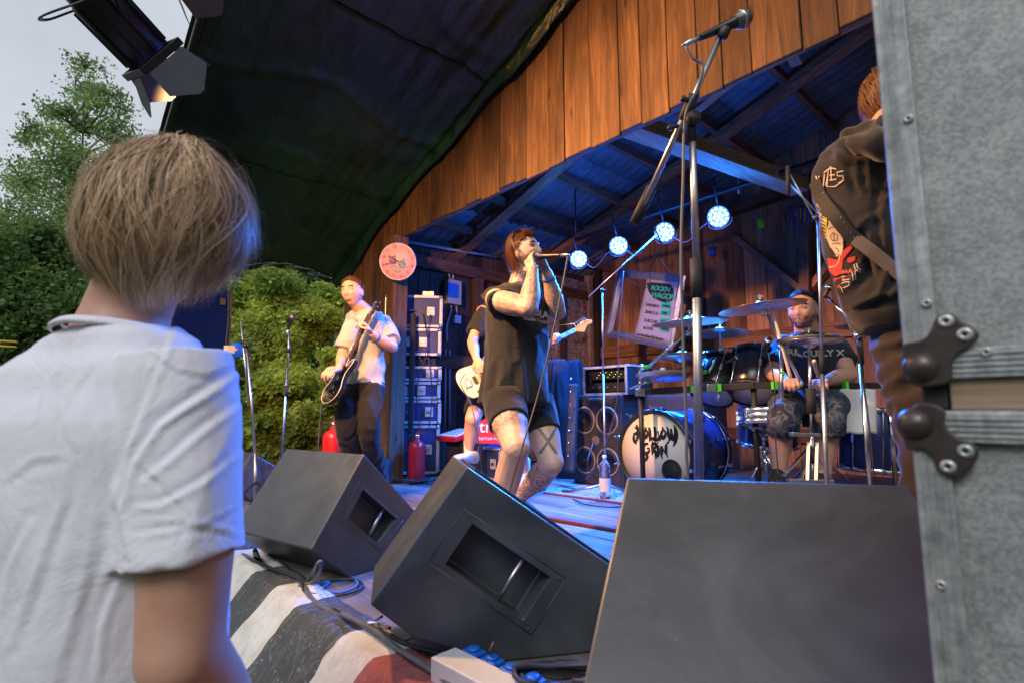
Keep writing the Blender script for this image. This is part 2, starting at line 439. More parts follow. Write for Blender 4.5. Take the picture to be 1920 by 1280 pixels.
# roof: corrugated sheets, purlins and rafters
roof = MB()
for b in (1.15, 2.45): 
    roof.bar((HL-.3, b, ROOF(HL-.3)-.17), (2.95, b, ROOF(2.95)-.17), .07, .15, up=(0, 1, 0))
roof = roof.build('roof', M['board_x'], house)
for aa in (-1.95, -1.35, -.76, -.15, .5, 1.2, 2.0, 2.8):
    MB().bar((aa, .12, ROOF(aa)-.105), (aa, HB, ROOF(aa)-.105), .09, .06, up=(1, 0, 0)).build('purlin', M['board_y'], roof, .003)
for aa in (3.6, 4.4, 5.1):
    MB().bar((aa, .12, ROOF(aa)-.105), (aa, HB, ROOF(aa)-.105), .09, .06, up=(1, 0, 0)).build('purlin', M['board_y'], roof, .003)
sheet = plain('fibre_cement', (.13, .14, .15), .75, 0, .3, 6, .2)
def sheet_mesh(L, W):
    m = MB(); nb = int(W/.016)
    for i in range(nb+1):
        y = -W/2+W*i/nb; z = .018*math.sin(y*2*PI/.13)
        for x in (-L/2, L/2):
            for dz in (0, .006): m.v.append((x, y, z+dz))
    for i in range(nb):
        o = i*4; u = o+4
        m.f += [(o, o+2, u+2, u), (o+1, u+1, u+3, o+3), (o, u, u+1, o+1), (o+2, o+3, u+3, u+2)]; m.sm += [True, True, False, False]
    return m.mesh('roof_sheet')
sm_ = sheet_mesh(1.28, 1.02); sm_.materials.append(sheet)
sl_ = math.atan(.313)
for sgn, a0, cnt in ((1, -2.95, 5), (-1, 3.02, 2)):
    for i in range(cnt):
        for j in range(5):
            ac = a0+.6+i*1.2; bc = .05+.5+j*.97-.35
            if bc > HB+.6: continue
            o = link(bpy.data.objects.new('roof_sheet', sm_)); o.parent = roof
            o.location = (ac, bc, ROOF(ac)+.005+.012*((i+j) % 2)); o.rotation_euler = (0, -sl_*sgn, 0)
# teal-lit tie beams under the roof
MB().bar(SI(P(1135, 218, 3.36)), SI(P(1500, 352, 4.35)), .16, .11).build('beam', M['beam'], house, .006)
MB().bar(SI(P(1300, 205, 3.7)), SI(P(1440, 88, 3.05)), .07, .09).build('brace', M['beam'], house, .004)
MB().bar(SI(P(1464, 62, 3.0)), SI(P(1494, 118, 3.3)), .07, .05).build('batten', M['beam'], house, .004)
# batten nailed along the gable edge
bt = MB()
bt.bar((-2.32, -.045, ROOF(-2.32)-.03), (2.9, -.045, ROOF(2.9)-.03), .035, .05, up=(0, 1, 0))
bt.build('edge_batten', M['board_x'], house, .004)

# ================================================================== tarpaulin awning
t = NT('green_tarpaulin'); v = t.coord((1, 1, 1), False); f = t.noise(v, 3.0, 6, .6, 1.0); v2 = t.coord((3, 26, 3), False); g = t.noise(v2, 1.0, 6, .6, .8)
c = t.ramp(f, [(.3, (.003, .014, .008)), (.55, (.004, .028, .015)), (.75, (.008, .040, .022))]); t.set(c, t.ramp(f, [(.3, .24), (.7, .46)]))
t.b.inputs['Specular IOR Level'].default_value = .45
n1 = t.bump(g, .35, .02); t.bump(f, .25, .05, n1); M['tarp'] = t.m
def tarp_z(a, b):
    z = ROOF(a)-.03
    if a < -2.0: z -= .13*((-2.0-a)/1.1)**1.3
    d = -b
    z -= .05*math.sin(min(1, d/2.1)*PI) + (.10*max(0, 1-d/.35))
    z += .022*mn.noise(V((a*.9, b*2.4, 1.7)))+.016*mn.noise(V((a*1.6+b*.6, b*9.0, 4.7)))+.006*mn.noise(V((a*5, b*22, 2)))
    for q in (-2.5, -1.7, -.9, .1, 1.2): z -= .018*math.exp(-((a-q-.12*math.sin(b*4))/.05)**2)*(.4+.6*abs(math.sin(b*3+q)))
    if a < -2.9: z += .03*math.sin(b*7)+.05*mn.noise(V((b*2.2, 0, 9)))
    return z
tm = MB(); na, nb = 210, 90; A0, A1, B0, B1 = -3.17, 3.1, -2.12, -.055
for i in range(na+1):
    for j in range(nb+1):
        a = A0+(A1-A0)*i/na; b = B0+(B1-B0)*j/nb
        bb = b
        tm.v.append((a, bb, tarp_z(a, b)))
for i in range(na):
    for j in range(nb): tm.f.append((i*(nb+1)+j, i*(nb+1)+j+1, (i+1)*(nb+1)+j+1, (i+1)*(nb+1)+j)); tm.sm.append(True)
tarp = thing('tarpaulin_awning', 'dark green tarpaulin awning sagging over the apron in front of the boards', 'awning', ORG, -ALPHA)
tt = tm.build('sheet', M['tarp'], tarp); so = tt.modifiers.new('solid', 'SOLIDIFY'); so.thickness = .003
# the loose bunch of sheet that hangs along the boards
hm = MB(); na = 160; nz = 12
for i in range(na+1):
    a = -3.12+5.9*i/na; drop = .13+.05*mn.noise(V((a*2, 0, 0)))+.10*math.exp(-((a+2.75)/.42)**2)
    z0 = tarp_z(a, -.06)+.03
    for j in range(nz+1):
        u = j/nz; hm.v.append((a+.02*mn.noise(V((a*6, u*3, 5))), -.055-.05*math.sin(u*PI)-.025*mn.noise(V((a*14+u*5, u*2, 0)))-.02, z0-drop*u))
for i in range(na):
    for j in range(nz): hm.f.append((i*(nz+1)+j, (i+1)*(nz+1)+j, (i+1)*(nz+1)+j+1, i*(nz+1)+j+1)); hm.sm.append(True)
hh = hm.build('hanging_edge', M['tarp'], tarp); so = hh.modifiers.new('solid', 'SOLIDIFY'); so.thickness = .003
# hem hanging at the eave, with the white cord that ties it
em = MB(); nn = 120
for i in range(nn+1):
    b = B0+(B1-B0)*i/nn; z0 = tarp_z(A0, b)
    for j in range(7):
        u = j/6; em.v.append((A0-.02+.03*math.sin(b*23+u*2)*u, b, z0-(.06+.04*mn.noise(V((b*3, 0, 3))))*u))
for i in range(nn):
    for j in range(6): em.f.append((i*7+j, i*7+j+1, (i+1)*7+j+1, (i+1)*7+j)); em.sm.append(True)
eo = em.build('hem', M['tarp'], tarp); so = eo.modifiers.new('solid', 'SOLIDIFY'); so.thickness = .003
# tent poles that carry the front of the awning
pole = MB()
p0 = SI(P(262, 150, 3.85)); p1 = SI(P(243, 262, 3.95))
pole.tube([(A0+.06, B0+.03, GZ), (A0+.06, B0+.03, tarp_z(A0+.06, B0)-.02)], .035, 12)
pole.tube([(A0+.06, B0+.03, tarp_z(A0+.06, B0)-.05), (3.0, B0+.03, tarp_z(3.0, B0)-.09)], .03, 10)
pole.build('pole', M['black_metal'], tarp)
M['brass'] = plain('brass', (.45, .33, .12), .35, 1)
for q_ in (-1.9, -.2, 1.5):
    sm2 = MB(); band(sm2, [(q_, b_, tarp_z(q_, b_)-.006) for b_ in np.linspace(B0+.02, B1-.02, 40)], .035, (0, 0, 1), .002); sm2.build('seam', M['tarp'], tarp)
for b_ in np.linspace(B0+.1, B1-.1, 8):
    ey = MB(); ey.tube([(A0+.05+.012*math.cos(k), b_+.012*math.sin(k), tarp_z(A0+.05, b_)-.004) for k in np.linspace(0, 2*PI, 12)], .003, 5, cap=False); ey.build('eyelet', M['brass'], tarp)
for a_ in np.linspace(A0+.3, 2.8, 12):
    ey = MB(); ey.tube([(a_+.012*math.cos(k), B0+.06+.012*math.sin(k), tarp_z(a_, B0+.06)-.004) for k in np.linspace(0, 2*PI, 12)], .003, 5, cap=False); ey.build('eyelet', M['brass'], tarp)
cr = MB()
for s in range(3):
    b = B0+.03; a = A0+.35+s*.12; z = tarp_z(a, b)
    cr.tube([(a+.05*math.cos(k), b+.05*math.sin(k)*1.1, z-.06+.012*math.sin(k*2)) for k in np.linspace(0, 6.3, 14)], .003, 5)
cr.build('cord', M['white_plastic'], tarp)

# ================================================================== trees and shrubs
def leaf_mat(name, c1, c2, c3):
    t = NT(name); g = t.n('ShaderNodeNewGeometry'); c = t.ramp(g.outputs['Random Per Island'], [(0, c1), (.5, c2), (1, c3)])
    v = t.coord((1, 1, 1), False); f = t.noise(v, 1.2, 3); c = t.mix(c, t.ramp(f, [(.35, (.45, .5, .5)), (.65, (1.15, 1.15, 1.0))]), 1.0, 'MULTIPLY')
    t.set(c, .55); t.b.inputs['Specular IOR Level'].default_value = .35
    tr = t.n('ShaderNodeBsdfTranslucent'); t.l(c, tr.inputs[0]); ms = t.n('ShaderNodeMixShader'); ms.inputs[0].default_value = .5
    o = t.t.nodes['Material Output']; t.l(t.b.outputs[0], ms.inputs[1]); t.l(tr.outputs[0], ms.inputs[2]); t.l(ms.outputs[0], o.inputs[0]); return t.m
M['leaf_dark'] = leaf_mat('leaf_dark', (.07, .15, .04), (.15, .28, .08), (.28, .40, .14))
M['leaf_mid'] = leaf_mat('leaf_mid', (.13, .25, .08), (.26, .42, .14), (.44, .56, .24))
M['leaf_lime'] = leaf_mat('leaf_lime', (.30, .44, .07), (.48, .62, .12), (.68, .74, .24))
M['leaf_grey'] = leaf_mat('leaf_grey', (.20, .30, .20), (.32, .42, .30), (.46, .55, .44))
M['bark'] = plain('bark', (.12, .10, .085), .9, 0, .4, 12, .6)
rng = np.random.default_rng(3)
def leaves_mesh(centres, radii, per, size, flat=.8, droop=.3):
    C = []; 
    for c, r, k in zip(centres, radii, per):
        d = rng.normal(size=(k, 3)); d /= np.linalg.norm(d, axis=1)[:, None]; rr = r*rng.random(k)**.45
        q = np.array(c)+d*rr[:, None]*np.array([1, 1, flat])
        C.append(q)
    C = np.concatenate(C); n = len(C)
    x = rng.normal(size=(n, 3)); x[:, 2] -= droop; x /= np.linalg.norm(x, axis=1)[:, None]
    y = np.cross(x, rng.normal(size=(n, 3))); y /= np.linalg.norm(y, axis=1)[:, None]
    s = size*(.6+.8*rng.random(n))[:, None]
    vs = np.stack([C, C+x*s*.45+y*s*.3, C+x*s, C+x*s*.45-y*s*.3], axis=1).reshape(-1, 3)
    me = bpy.data.meshes.new('leaves'); me.vertices.add(4*n); me.vertices.foreach_set('co', vs.ravel())
    me.loops.add(4*n); me.loops.foreach_set('vertex_index', np.arange(4*n)); me.polygons.add(n)
    me.polygons.foreach_set('loop_start', np.arange(n)*4); me.polygons.foreach_set('loop_total', np.full(n, 4)); me.update(); return me
def tree(name, label, clumps, base, mat, size, k, group=None, flat=.8, droop=.3, trunk_r=.14, cat='tree', sub=6, fuzz=1.0):
    """clumps: (px, py, depth, radius in m)"""
    r = thing(name, label, cat, base, None, group); cs = []; rs = []; ks = []; tk = MB()
    top = max((P(*c[:3]) for c in clumps), key=lambda q: q.z); b0 = V(base)
    ax = [b0, b0.lerp(top, .3)+V((.1, .1, 0)), b0.lerp(top, .65)-V((.12, 0, 0)), top]
    ax = curve_pts(ax, 6); m = len(ax)
    tk.tube([p-b0 for p in ax], [trunk_r*(1-.93*i/(m-1)) for i in range(m)], 8)
    for px, py, Y, rad in clumps:
        c = P(px, py, Y); j = min(range(m), key=lambda i: (ax[i]-c).length+abs(ax[i].z-(c.z-1.0*rad))*.8)
        mid = ax[j].lerp(c, .5)+V((random.uniform(-.15, .15), random.uniform(-.1, .1), .12))
        tk.tube([q-b0 for q in curve_pts([ax[j], mid, c+V((0, 0, rad*.3))], 4)], [trunk_r*.4*(1-.85*i/8) for i in range(9)], 5)
        for _ in range(sub):
            d = V((random.gauss(0, 1), random.gauss(0, 1), random.gauss(.2, .8))).normalized()*rad*random.uniform(.35, 1.0)
            e = c+d; tk.tube([c-b0, c.lerp(e, .6)-b0+V((0, 0, .03)), e-b0], [.018, .010, .003], 4, cap=False)
            cs.append(e-b0); rs.append(rad*random.uniform(.28, .5)*fuzz); ks.append(int(k*rad*random.uniform(.6, 1.3)))
    tk.build('trunk', M['bark'], r)
    me = leaves_mesh([tuple(c) for c in cs], rs, ks, size, flat, droop); me.materials.append(mat); o = link(bpy.data.objects.new('crown', me)); o.parent = r
    return r
def jit(l, n, s=18, d=.7):
    o = []
    for x in l:
        for _ in range(n): o.append((x[0]+random.gauss(0, s), x[1]+random.gauss(0, s), x[2]+random.gauss(0, d), x[3]*random.uniform(.6, 1.1)))
    return o
T1 = [(168, 105, 13, .35), (190, 140, 13, .5), (150, 165, 13, .45), (215, 180, 13, .5), (120, 200, 13, .5), (85, 185, 13, .4), (180, 215, 13, .6), (130, 245, 13, .55),
      (75, 240, 13, .4), (225, 240, 13, .6), (100, 290, 13, .7), (180, 290, 13, .8), (20, 280, 13, .45), (40, 330, 13, .7), (110, 350, 13, .8), (10, 350, 13, .6),
      (160, 370, 13, .8), (230, 320, 13, .7), (70, 400, 13, .9), (150, 430, 13, .8), (20, 420, 13, .7)]
tree('broadleaf_tree', 'tall airy green tree against the grey sky at the far left', jit([(x, y+35, Y, rr) for x, y, Y, rr in T1], 2, 22), (-10.2, 13.2, GZ), M['leaf_mid'], .085, 170, trunk_r=.10, fuzz=1.9)
T2 = [(0, 500, 9, .8), (60, 480, 9, .8), (120, 500, 9, .8), (20, 570, 9, .9), (90, 570, 9, .9), (150, 560, 9, .8), (40, 640, 9, .9), (120, 640, 9, .9), (190, 600, 9, .7), (200, 520, 9.5, .7), (-40, 600, 9, .9), (-60, 500, 9, .8)]
tree('dark_shrub_tree', 'dense dark green bushy tree low behind the shoulder of the watching man', jit(T2, 2, 14, .4), (-7.6, 9.4, GZ), M['leaf_dark'], .10, 900, trunk_r=.1, fuzz=1.4)
T3 = [(455, 560, 8.3, .45), (470, 630, 8.2, .5), (500, 600, 8.2, .4), (520, 560, 8.4, .5), (545, 640, 8.0, .5), (480, 700, 8.1, .5), (530, 720, 8.0, .4), (450, 680, 8.1, .4), (575, 610, 8.3, .45), (600, 570, 8.4, .4), (505, 510, 8.6, .4)]
tree('sapling_thicket', 'bright lime green sapling behind the left microphone stands', jit(T3, 3, 12, .3), (-3.9, 8.3, GZ), M['leaf_lime'], .075, 1300, trunk_r=.04, sub=7, fuzz=1.5)
T4 = [(560, 520, 10.5, .6), (600, 545, 10.5, .6), (530, 545, 10.6, .5), (630, 600, 10.4, .6), (570, 590, 10.2, .6), (615, 500, 10.8, .6), (640, 560, 10.5, .5)]
tree('silver_willow', 'pale silvery green willow shrub behind the guitarist in grey shirt', jit(T4, 3, 12, .4), (-4.0, 10.6, GZ), M['leaf_grey'], .11, 900, trunk_r=.07, droop=1.2)
T5 = [(620, 700, 7.7, .3), (560, 800, 7.7, .45), (610, 790, 7.6, .4), (500, 790, 7.8, .45), (470, 760, 7.8, .4), (460, 810, 7.8, .4), (540, 830, 7.7, .4), (515, 745, 7.9, .3)]
tree('leafy_bush', 'dark leafy bush low behind the red extinguisher beside the stage', jit(T5, 3, 12, .2), (-2.95, 7.75, GZ), M['leaf_lime'], .08, 800, trunk_r=.035, cat='bush')
T6 = [(470, 500, 12, .9), (520, 490, 12.5, .9), (580, 490, 12.5, .8), (640, 480, 12, .8), (440, 540, 12, .9), (700, 480, 12, .8)]
tree('background_tree', 'fresh green tree just under the hem of the tarpaulin', jit(T6, 3, 14, .5), (-4.9, 12.6, GZ), M['leaf_lime'], .12, 700, trunk_r=.09)
T7 = [(880, 560, 10.5, .7), (900, 620, 10.3, .7), (930, 680, 10.2, .7), (910, 520, 10.5, .7), (860, 640, 10.3, .6), (950, 590, 10, .6), (900, 700, 10.3, .7)]
tree('window_tree', 'green leafy tree seen through the side window opening behind the bass player', jit(T7, 2, 14, .4), (-.7, 10.6, GZ), M['leaf_mid'], .13, 500, trunk_r=.08)
# a far wood that reads as one mass
cs = []; rs = []; ks = []
for i in range(210):
    px = random.uniform(-250, 1100); Y = random.uniform(17, 24); py = random.uniform(470, 800) if px > 420 else random.uniform(500, 800)
    cs.append(tuple(P(px, py, Y))); rs.append(random.uniform(1.0, 1.9)); ks.append(330)
me = leaves_mesh(cs, rs, ks, .38); me.materials.append(M['leaf_dark']); tag(link(bpy.data.objects.new('woodland', me)), kind='stuff')
cs = []; rs = []; ks = []
for i in range(230):                                  # unseen wood behind the audience, added to block low sky light
    a = random.uniform(math.radians(165), math.radians(395)); R_ = random.uniform(12, 17)
    cs.append((R_*math.cos(a), R_*math.sin(a), random.uniform(GZ, 5.2))); rs.append(random.uniform(1.3, 2.1)); ks.append(170)
me = leaves_mesh(cs, rs, ks, .5); me.materials.append(M['leaf_dark']); tag(link(bpy.data.objects.new('woodland', me)), kind='stuff')
# tall grass and weeds along the ground
n = 9000; gx = rng.uniform(-11, 1.5, n); gy = rng.uniform(6.8, 12, n); h = rng.uniform(.15, .55, n); th = rng.uniform(0, PI, n); ln = rng.normal(0, .12, (n, 2))
keep = (gy > 6.8) & ((gx+1.9)*.75*-1 + 0 > -3)
vs = np.zeros((n, 3, 3)); vs[:, 0] = np.stack([gx-.01*np.cos(th), gy-.01*np.sin(th), np.full(n, GZ)], 1); vs[:, 1] = np.stack([gx+.01*np.cos(th), gy+.01*np.sin(th), np.full(n, GZ)], 1)
vs[:, 2] = np.stack([gx+ln[:, 0], gy+ln[:, 1], GZ+h], 1)
g = MB(); inside = []
for q in vs:
    l = SI(V(q[0]))
    if l.x > HL-.3 and -.1 < l.y < HB+.3: continue
    if l.x > -3.8 and l.y < HB and l.y > FE-.1: continue
    k = len(g.v); g.v += [tuple(x) for x in q]; g.f.append((k, k+1, k+2)); g.sm.append(False)
tag(g.build('grass', M['leaf_lime']), kind='stuff')
# yellow barrier rails at the far left
r = thing('yellow_barrier', 'yellow tubular barrier rail at the far left edge behind the man', 'barrier', P(-40, 640, 4.5)*1.0)
r.location.z = GZ
m = MB(); q0 = P(-120, 632, 4.6)-r.location; q1 = P(32, 641, 4.6)-r.location
for dz in (0, -.045): m.tube([q0+V((0, 0, dz)), q1+V((0, 0, dz))], .009, 8)
q2 = q0.lerp(q1, .45); m.tube([q2, V((q2.x, q2.y, .02))], .012, 8); m.tube([q0, V((q0.x, q0.y, .02))], .012, 8)
m.build('rail', M['yellow_paint'], r)
# ================================================================== people: how bodies, heads, hands and clothes are made
def remeshed(mb, name, voxel, smooth=6, disp=None):
    """fuse overlapping closed shapes into one continuous surface"""
    o = bpy.data.objects.new('tmp', mb.mesh('tmp')); COL.objects.link(o)
    r = o.modifiers.new('r', 'REMESH'); r.mode = 'VOXEL'; r.voxel_size = voxel; r.use_smooth_shade = True
    if smooth: s = o.modifiers.new('s', 'SMOOTH'); s.factor = .5; s.iterations = smooth
    dg = bpy.context.evaluated_depsgraph_get(); dg.update()
    me = bpy.data.meshes.new_from_object(o.evaluated_get(dg)); me.name = name
    bpy.data.objects.remove(o, do_unlink=True)
    if disp:
        n = len(me.vertices); co = np.zeros(n*3); no = np.zeros(n*3); me.vertices.foreach_get('co', co); me.vertex_normals.foreach_get('vector', no)
        co = co.reshape(-1, 3); no = no.reshape(-1, 3)
        d = np.array([disp(V(c)) for c in co]); co += no*d[:, None]; me.vertices.foreach_set('co', co.ravel()); me.update()
    return me
def body_obj(mb, name, mat, parent, voxel=.006, smooth=6, disp=None):
    me = remeshed(mb, name, voxel, smooth, disp)
    if name in ('shoes', 'socks'):
        n = len(me.vertices); lab_ = list(range(n))
        def fd(i):
            while lab_[i] != i: lab_[i] = lab_[lab_[i]]; i = lab_[i]
            return i
        for e in me.edges:
            a, b = fd(e.vertices[0]), fd(e.vertices[1])
            if a != b: lab_[a] = b
        roots = {}
        for i in range(n): roots.setdefault(fd(i), []).append(i)
        last = None
        for rt, idx in roots.items():
            ix = {v_: k_ for k_, v_ in enumerate(idx)}; m2 = MB(); m2.add([me.vertices[i].co for i in idx], [tuple(ix[v_] for v_ in p.vertices) for p in me.polygons if fd(p.vertices[0]) == rt], True)
            last = m2.build(name[:-1], mat, parent, world=True)
        return last
    me.materials.append(mat); o = link(bpy.data.objects.new(name, me))
    return world_child(o, parent)
def capsule(mb, pts, rr, n=14, flat=1.0, side=None, sub=5):
    """rounded tube through points, radii interpolated; for limbs"""
    pts = [V(p) for p in pts]
    cp = curve_pts(pts, sub) if len(pts) > 2 else [pts[0].lerp(pts[1], i/sub) for i in range(sub+1)]
    m = len(cp); k = len(pts)-1; R = []
    for i in range(m):
        u = i/(m-1)*k; j = min(k-1, int(u)); f = u-j; f = f*f*(3-2*f); R.append(rr[j]*(1-f)+rr[j+1]*f)
    a = (cp[0]-cp[1]).normalized(); b = (cp[-1]-cp[-2]).normalized()
    pre = [cp[0]+a*R[0]*q for q in (.97, .75, .4)]; pr = [R[0]*math.sqrt(max(.01, 1-q*q)) for q in (.97, .75, .4)]
    po = [cp[-1]+b*R[-1]*q for q in (.4, .75, .97)]; por = [R[-1]*math.sqrt(max(.01, 1-q*q)) for q in (.4, .75, .97)]
    return mb.tube(pre+cp+po, pr+R+por, n, True, flat, side)
def fold_noise(freq=(7, 7, 3.2), amp=.006, seed=0.0, amp2=.002):
    def f(c):
        q = V((c.x*freq[0]+seed, c.y*freq[1], c.z*freq[2])); w_ = mn.noise_vector(q*.6)*.7
        a = 1-abs(mn.noise(q+w_))*2.6; b = mn.noise(V((c.x*22, c.y*22, c.z*14+seed)))
        return amp*(max(-.6, a)-.35)+amp2*b
    return f
def loft(mb, secs, n=22, sub=4):
    """secs: (centre, half width, half depth, side vector, front vector); superellipse sections, smooth between"""
    k = len(secs); C = [V(s[0]) for s in secs]
    cp = curve_pts(C, sub) if k > 2 else [C[0].lerp(C[1], i/sub) for i in range(sub+1)]
    m = len(cp); vs = []; fs = []
    for i in range(m):
        u = i/(m-1)*(k-1); j = min(k-2, int(u)); f = u-j; f = f*f*(3-2*f); A, B = secs[j], secs[j+1]
        w_ = A[1]*(1-f)+B[1]*f; d_ = A[2]*(1-f)+B[2]*f; s_ = V(A[3]).lerp(V(B[3]), f).normalized(); t_ = V(A[4]).lerp(V(B[4]), f).normalized()
        for q in range(n):
            a = 2*PI*q/n; ca, sa = math.cos(a), math.sin(a); e = .82
            vs.append(cp[i]+s_*(w_*math.copysign(abs(ca)**e, ca))+t_*(d_*math.copysign(abs(sa)**e, sa)))
    for i in range(m-1):
        for q in range(n): fs.append((i*n+q, i*n+(q+1) % n, (i+1)*n+(q+1) % n, (i+1)*n+q))
    fs.append(tuple(reversed(range(n)))); fs.append(tuple((m-1)*n+q for q in range(n)))
    return mb.add(vs, fs, True)
HR = V((.078, .096, .115))
def head_point(d, inflate=0.0, face=True):
    """surface point of the head for a unit direction (x right, y forward, z up), in metres from the head centre"""
    x, y, z = d
    p = V((x*HR.x, y*HR.y, z*HR.z))
    if z < 0:
        p.x *= 1-.22*(-z)**1.6
        if y < 0: p.y *= 1-.42*min(1, -z*1.2)
        else: p.y *= 1+.02*(-z)
    if z > 0: p.x *= 1+.05*math.sin(z*PI)
    if face and y > 0:
        G = lambda cx, cz, sx, sz: math.exp(-((abs(p.x)-cx)/sx)**2-((p.z-cz)/sz)**2)
        o = .017*G(0, -.028, .012, .014)+.010*G(0, -.006, .009, .022)-.011*G(.031, .006, .014, .011)+.006*G(.028, .026, .024, .007)
        o += .005*G(0, -.062, .022, .006)-.003*G(0, -.068, .02, .003)+.005*G(0, -.076, .018, .006)+.006*G(0, -.099, .024, .013)-.004*G(0, -.088, .03, .006)
        o += .005*G(.045, -.022, .018, .018)+.003*G(.012, -.032, .007, .007)-.003*G(.05, -.07, .014, .02)
        p.y += o*min(1, y*2.2)
    if inflate: p += V((x, y, z)).normalized()*inflate
    return p
def head_frame(fwd, up=(0, 0, 1)):
    y = V(fwd).normalized(); x = y.cross(V(up)).normalized(); z = x.cross(y); return Matrix((x, y, z)).transposed()
def add_head(mb, c, F_, s=1.0, n=56, m=44):
    vs = []; fs = []
    for i in range(m+1):
        th = PI*i/m
        for k in range(n):
            a = 2*PI*k/n; d = (math.sin(th)*math.cos(a), math.sin(th)*math.sin(a), math.cos(th)); vs.append(V(c)+F_ @ (head_point(d)*s))
    for i in range(m):
        for k in range(n): fs.append((i*n+k, (i+1)*n+k, (i+1)*n+(k+1) % n, i*n+(k+1) % n))
    mb.add(vs, fs, True)
    for sx in (-1, 1):       # ears
        q = V(c)+F_ @ (V((sx*.079, -.008, -.012))*s)
        mb.ball(q, (.009*s, .018*s, .031*s), 12, F_ @ Matrix.Rotation(-.15, 3, 'X'))
def face_bits(parent, c, F_, s=1.0, brow=None, closed=False, lip=None):
    c = V(c)
    for sx in (-1, 1):
        e = V((sx*.031, .0745, .006))*s
        if not closed:
            m = MB(); m.ball(c+F_ @ (e+V((0, .0015, 0))), .0135*s, 12); o = m.build('eye', M['eye_white'], parent, world=True)
            ir = MB(); ir.ball(c+F_ @ (e+V((0, .0078*s, 0))), .0075*s, 10); world_child(ir.build('iris', M['iris']), o)
        m = MB(); pts = []
        for k in range(7):
            u = k/6-.5; x = sx*.031+u*.030; pts.append(c+F_ @ (V((x, .0845-abs(abs(x)-.02)*.16-u*u*.006+.002, .0115-u*u*.018))*s))
        m.tube(pts, .0030*s, 6); m.build('eyelid', M['iris'], parent, world=True)
        if brow:
            m = MB(); pts = []
            for k in range(7):
                u = (k/6-.5)*2; x = sx*(.031+u*.021); y = .0945-abs(x)*abs(x)*5.2; pts.append(c+F_ @ (V((x, y, .028+.004*(1-u*u)+.001*u))*s))
            m.tube(pts, [.0020*s]+[.0042*s]*5+[.0020*s], 6); m.build('eyebrow', brow, parent, world=True)
    m = MB(); pts = []
    for k in range(9):
        u = (k/8-.5)*2; pts.append(c+F_ @ (V((u*.024, .0985-u*u*.012, -.069-.0015*u*u))*s))
    m.tube(pts, [.001*s]+[.0026*s]*7+[.001*s], 8, flat=1.4); m.build('mouth', lip or M['lip'], parent, world=True)
def hand(mb, wrist, d, palm, curl=.6, s=1.0, spread=.12, thumb=.6, side=1, thumb_out=.7):
    """d: wrist to knuckles, palm: the way the palm faces, side: +1 when the thumb is on the d x palm side"""
    d = V(d).normalized(); palm = V(palm); palm = (palm-d*palm.dot(d)).normalized(); t = d.cross(palm)*side
    W_ = V(wrist)
    for k in range(4):
        o = (k-1.5)*.019*s
        capsule(mb, [W_+d*.012*s-t*o*.5, W_+d*.085*s-t*o], [.015*s, .0115*s], 8, sub=2)
    capsule(mb, [W_+d*.02*s+t*.012*s, W_+d*.06*s+t*.02*s], [.018*s, .016*s], 8, sub=2)
    L = [.85, 1.0, .95, .78]
    for k in range(4):
        o = (k-1.5)*.0205*s; base = W_+d*.086*s-t*o; q = base; ang = 0; pts = [q]
        dd = (d-t*(k-1.5)*spread).normalized(); cu = curl*(1+.12*(k-1.5)) if not isinstance(curl, (list, tuple)) else curl[k]
        for j, l in enumerate((.042, .026, .021)):
            ang += cu*(.9, 1.05, .7)[j]; v_ = dd*math.cos(ang)+palm*math.sin(ang); q = q+v_*l*s*L[k]; pts.append(q)
        capsule(mb, pts, [.0098*s, .0090*s, .0082*s, .0072*s], 8, sub=3)
    b = W_+d*.025*s+t*.022*s; o = (d*.6+t*thumb_out).normalized(); q1 = b+o*.038*s; q2 = q1+(d*.8+t*.15+palm*thumb).normalized()*.032*s; q3 = q2+(d*.7+palm*thumb-t*.25).normalized()*.026*s
    capsule(mb, [b, q1, q2, q3], [.0155*s, .0125*s, .0105*s, .0085*s], 8, sub=3)
def stubble(c, F_, s, mat, parent, count=500, seed=3, low=-.03):
    def path(r):
        for _ in range(60):
            a = r.uniform(.05, PI-.05); z = r.uniform(-.99, .0); q = math.sqrt(1-z*z); d = V((q*math.cos(a), q*math.sin(a), z)); p = head_point(d, .0005)
            if p.z < low-.012+.5*max(0, abs(p.x)-.045) and not (abs(p.x) < .024 and -.082 < p.z < -.058) and not (abs(p.x) < .03 and p.z > -.05): break
        e = V((r.gauss(0, .3), .4, -1)).normalized()*.008
        return lambda u: p+e*u+d*.002*math.sin(u*2)
    return strands('beard', c, F_, s, mat, parent, count, path, .0016, 3, 2, seed)
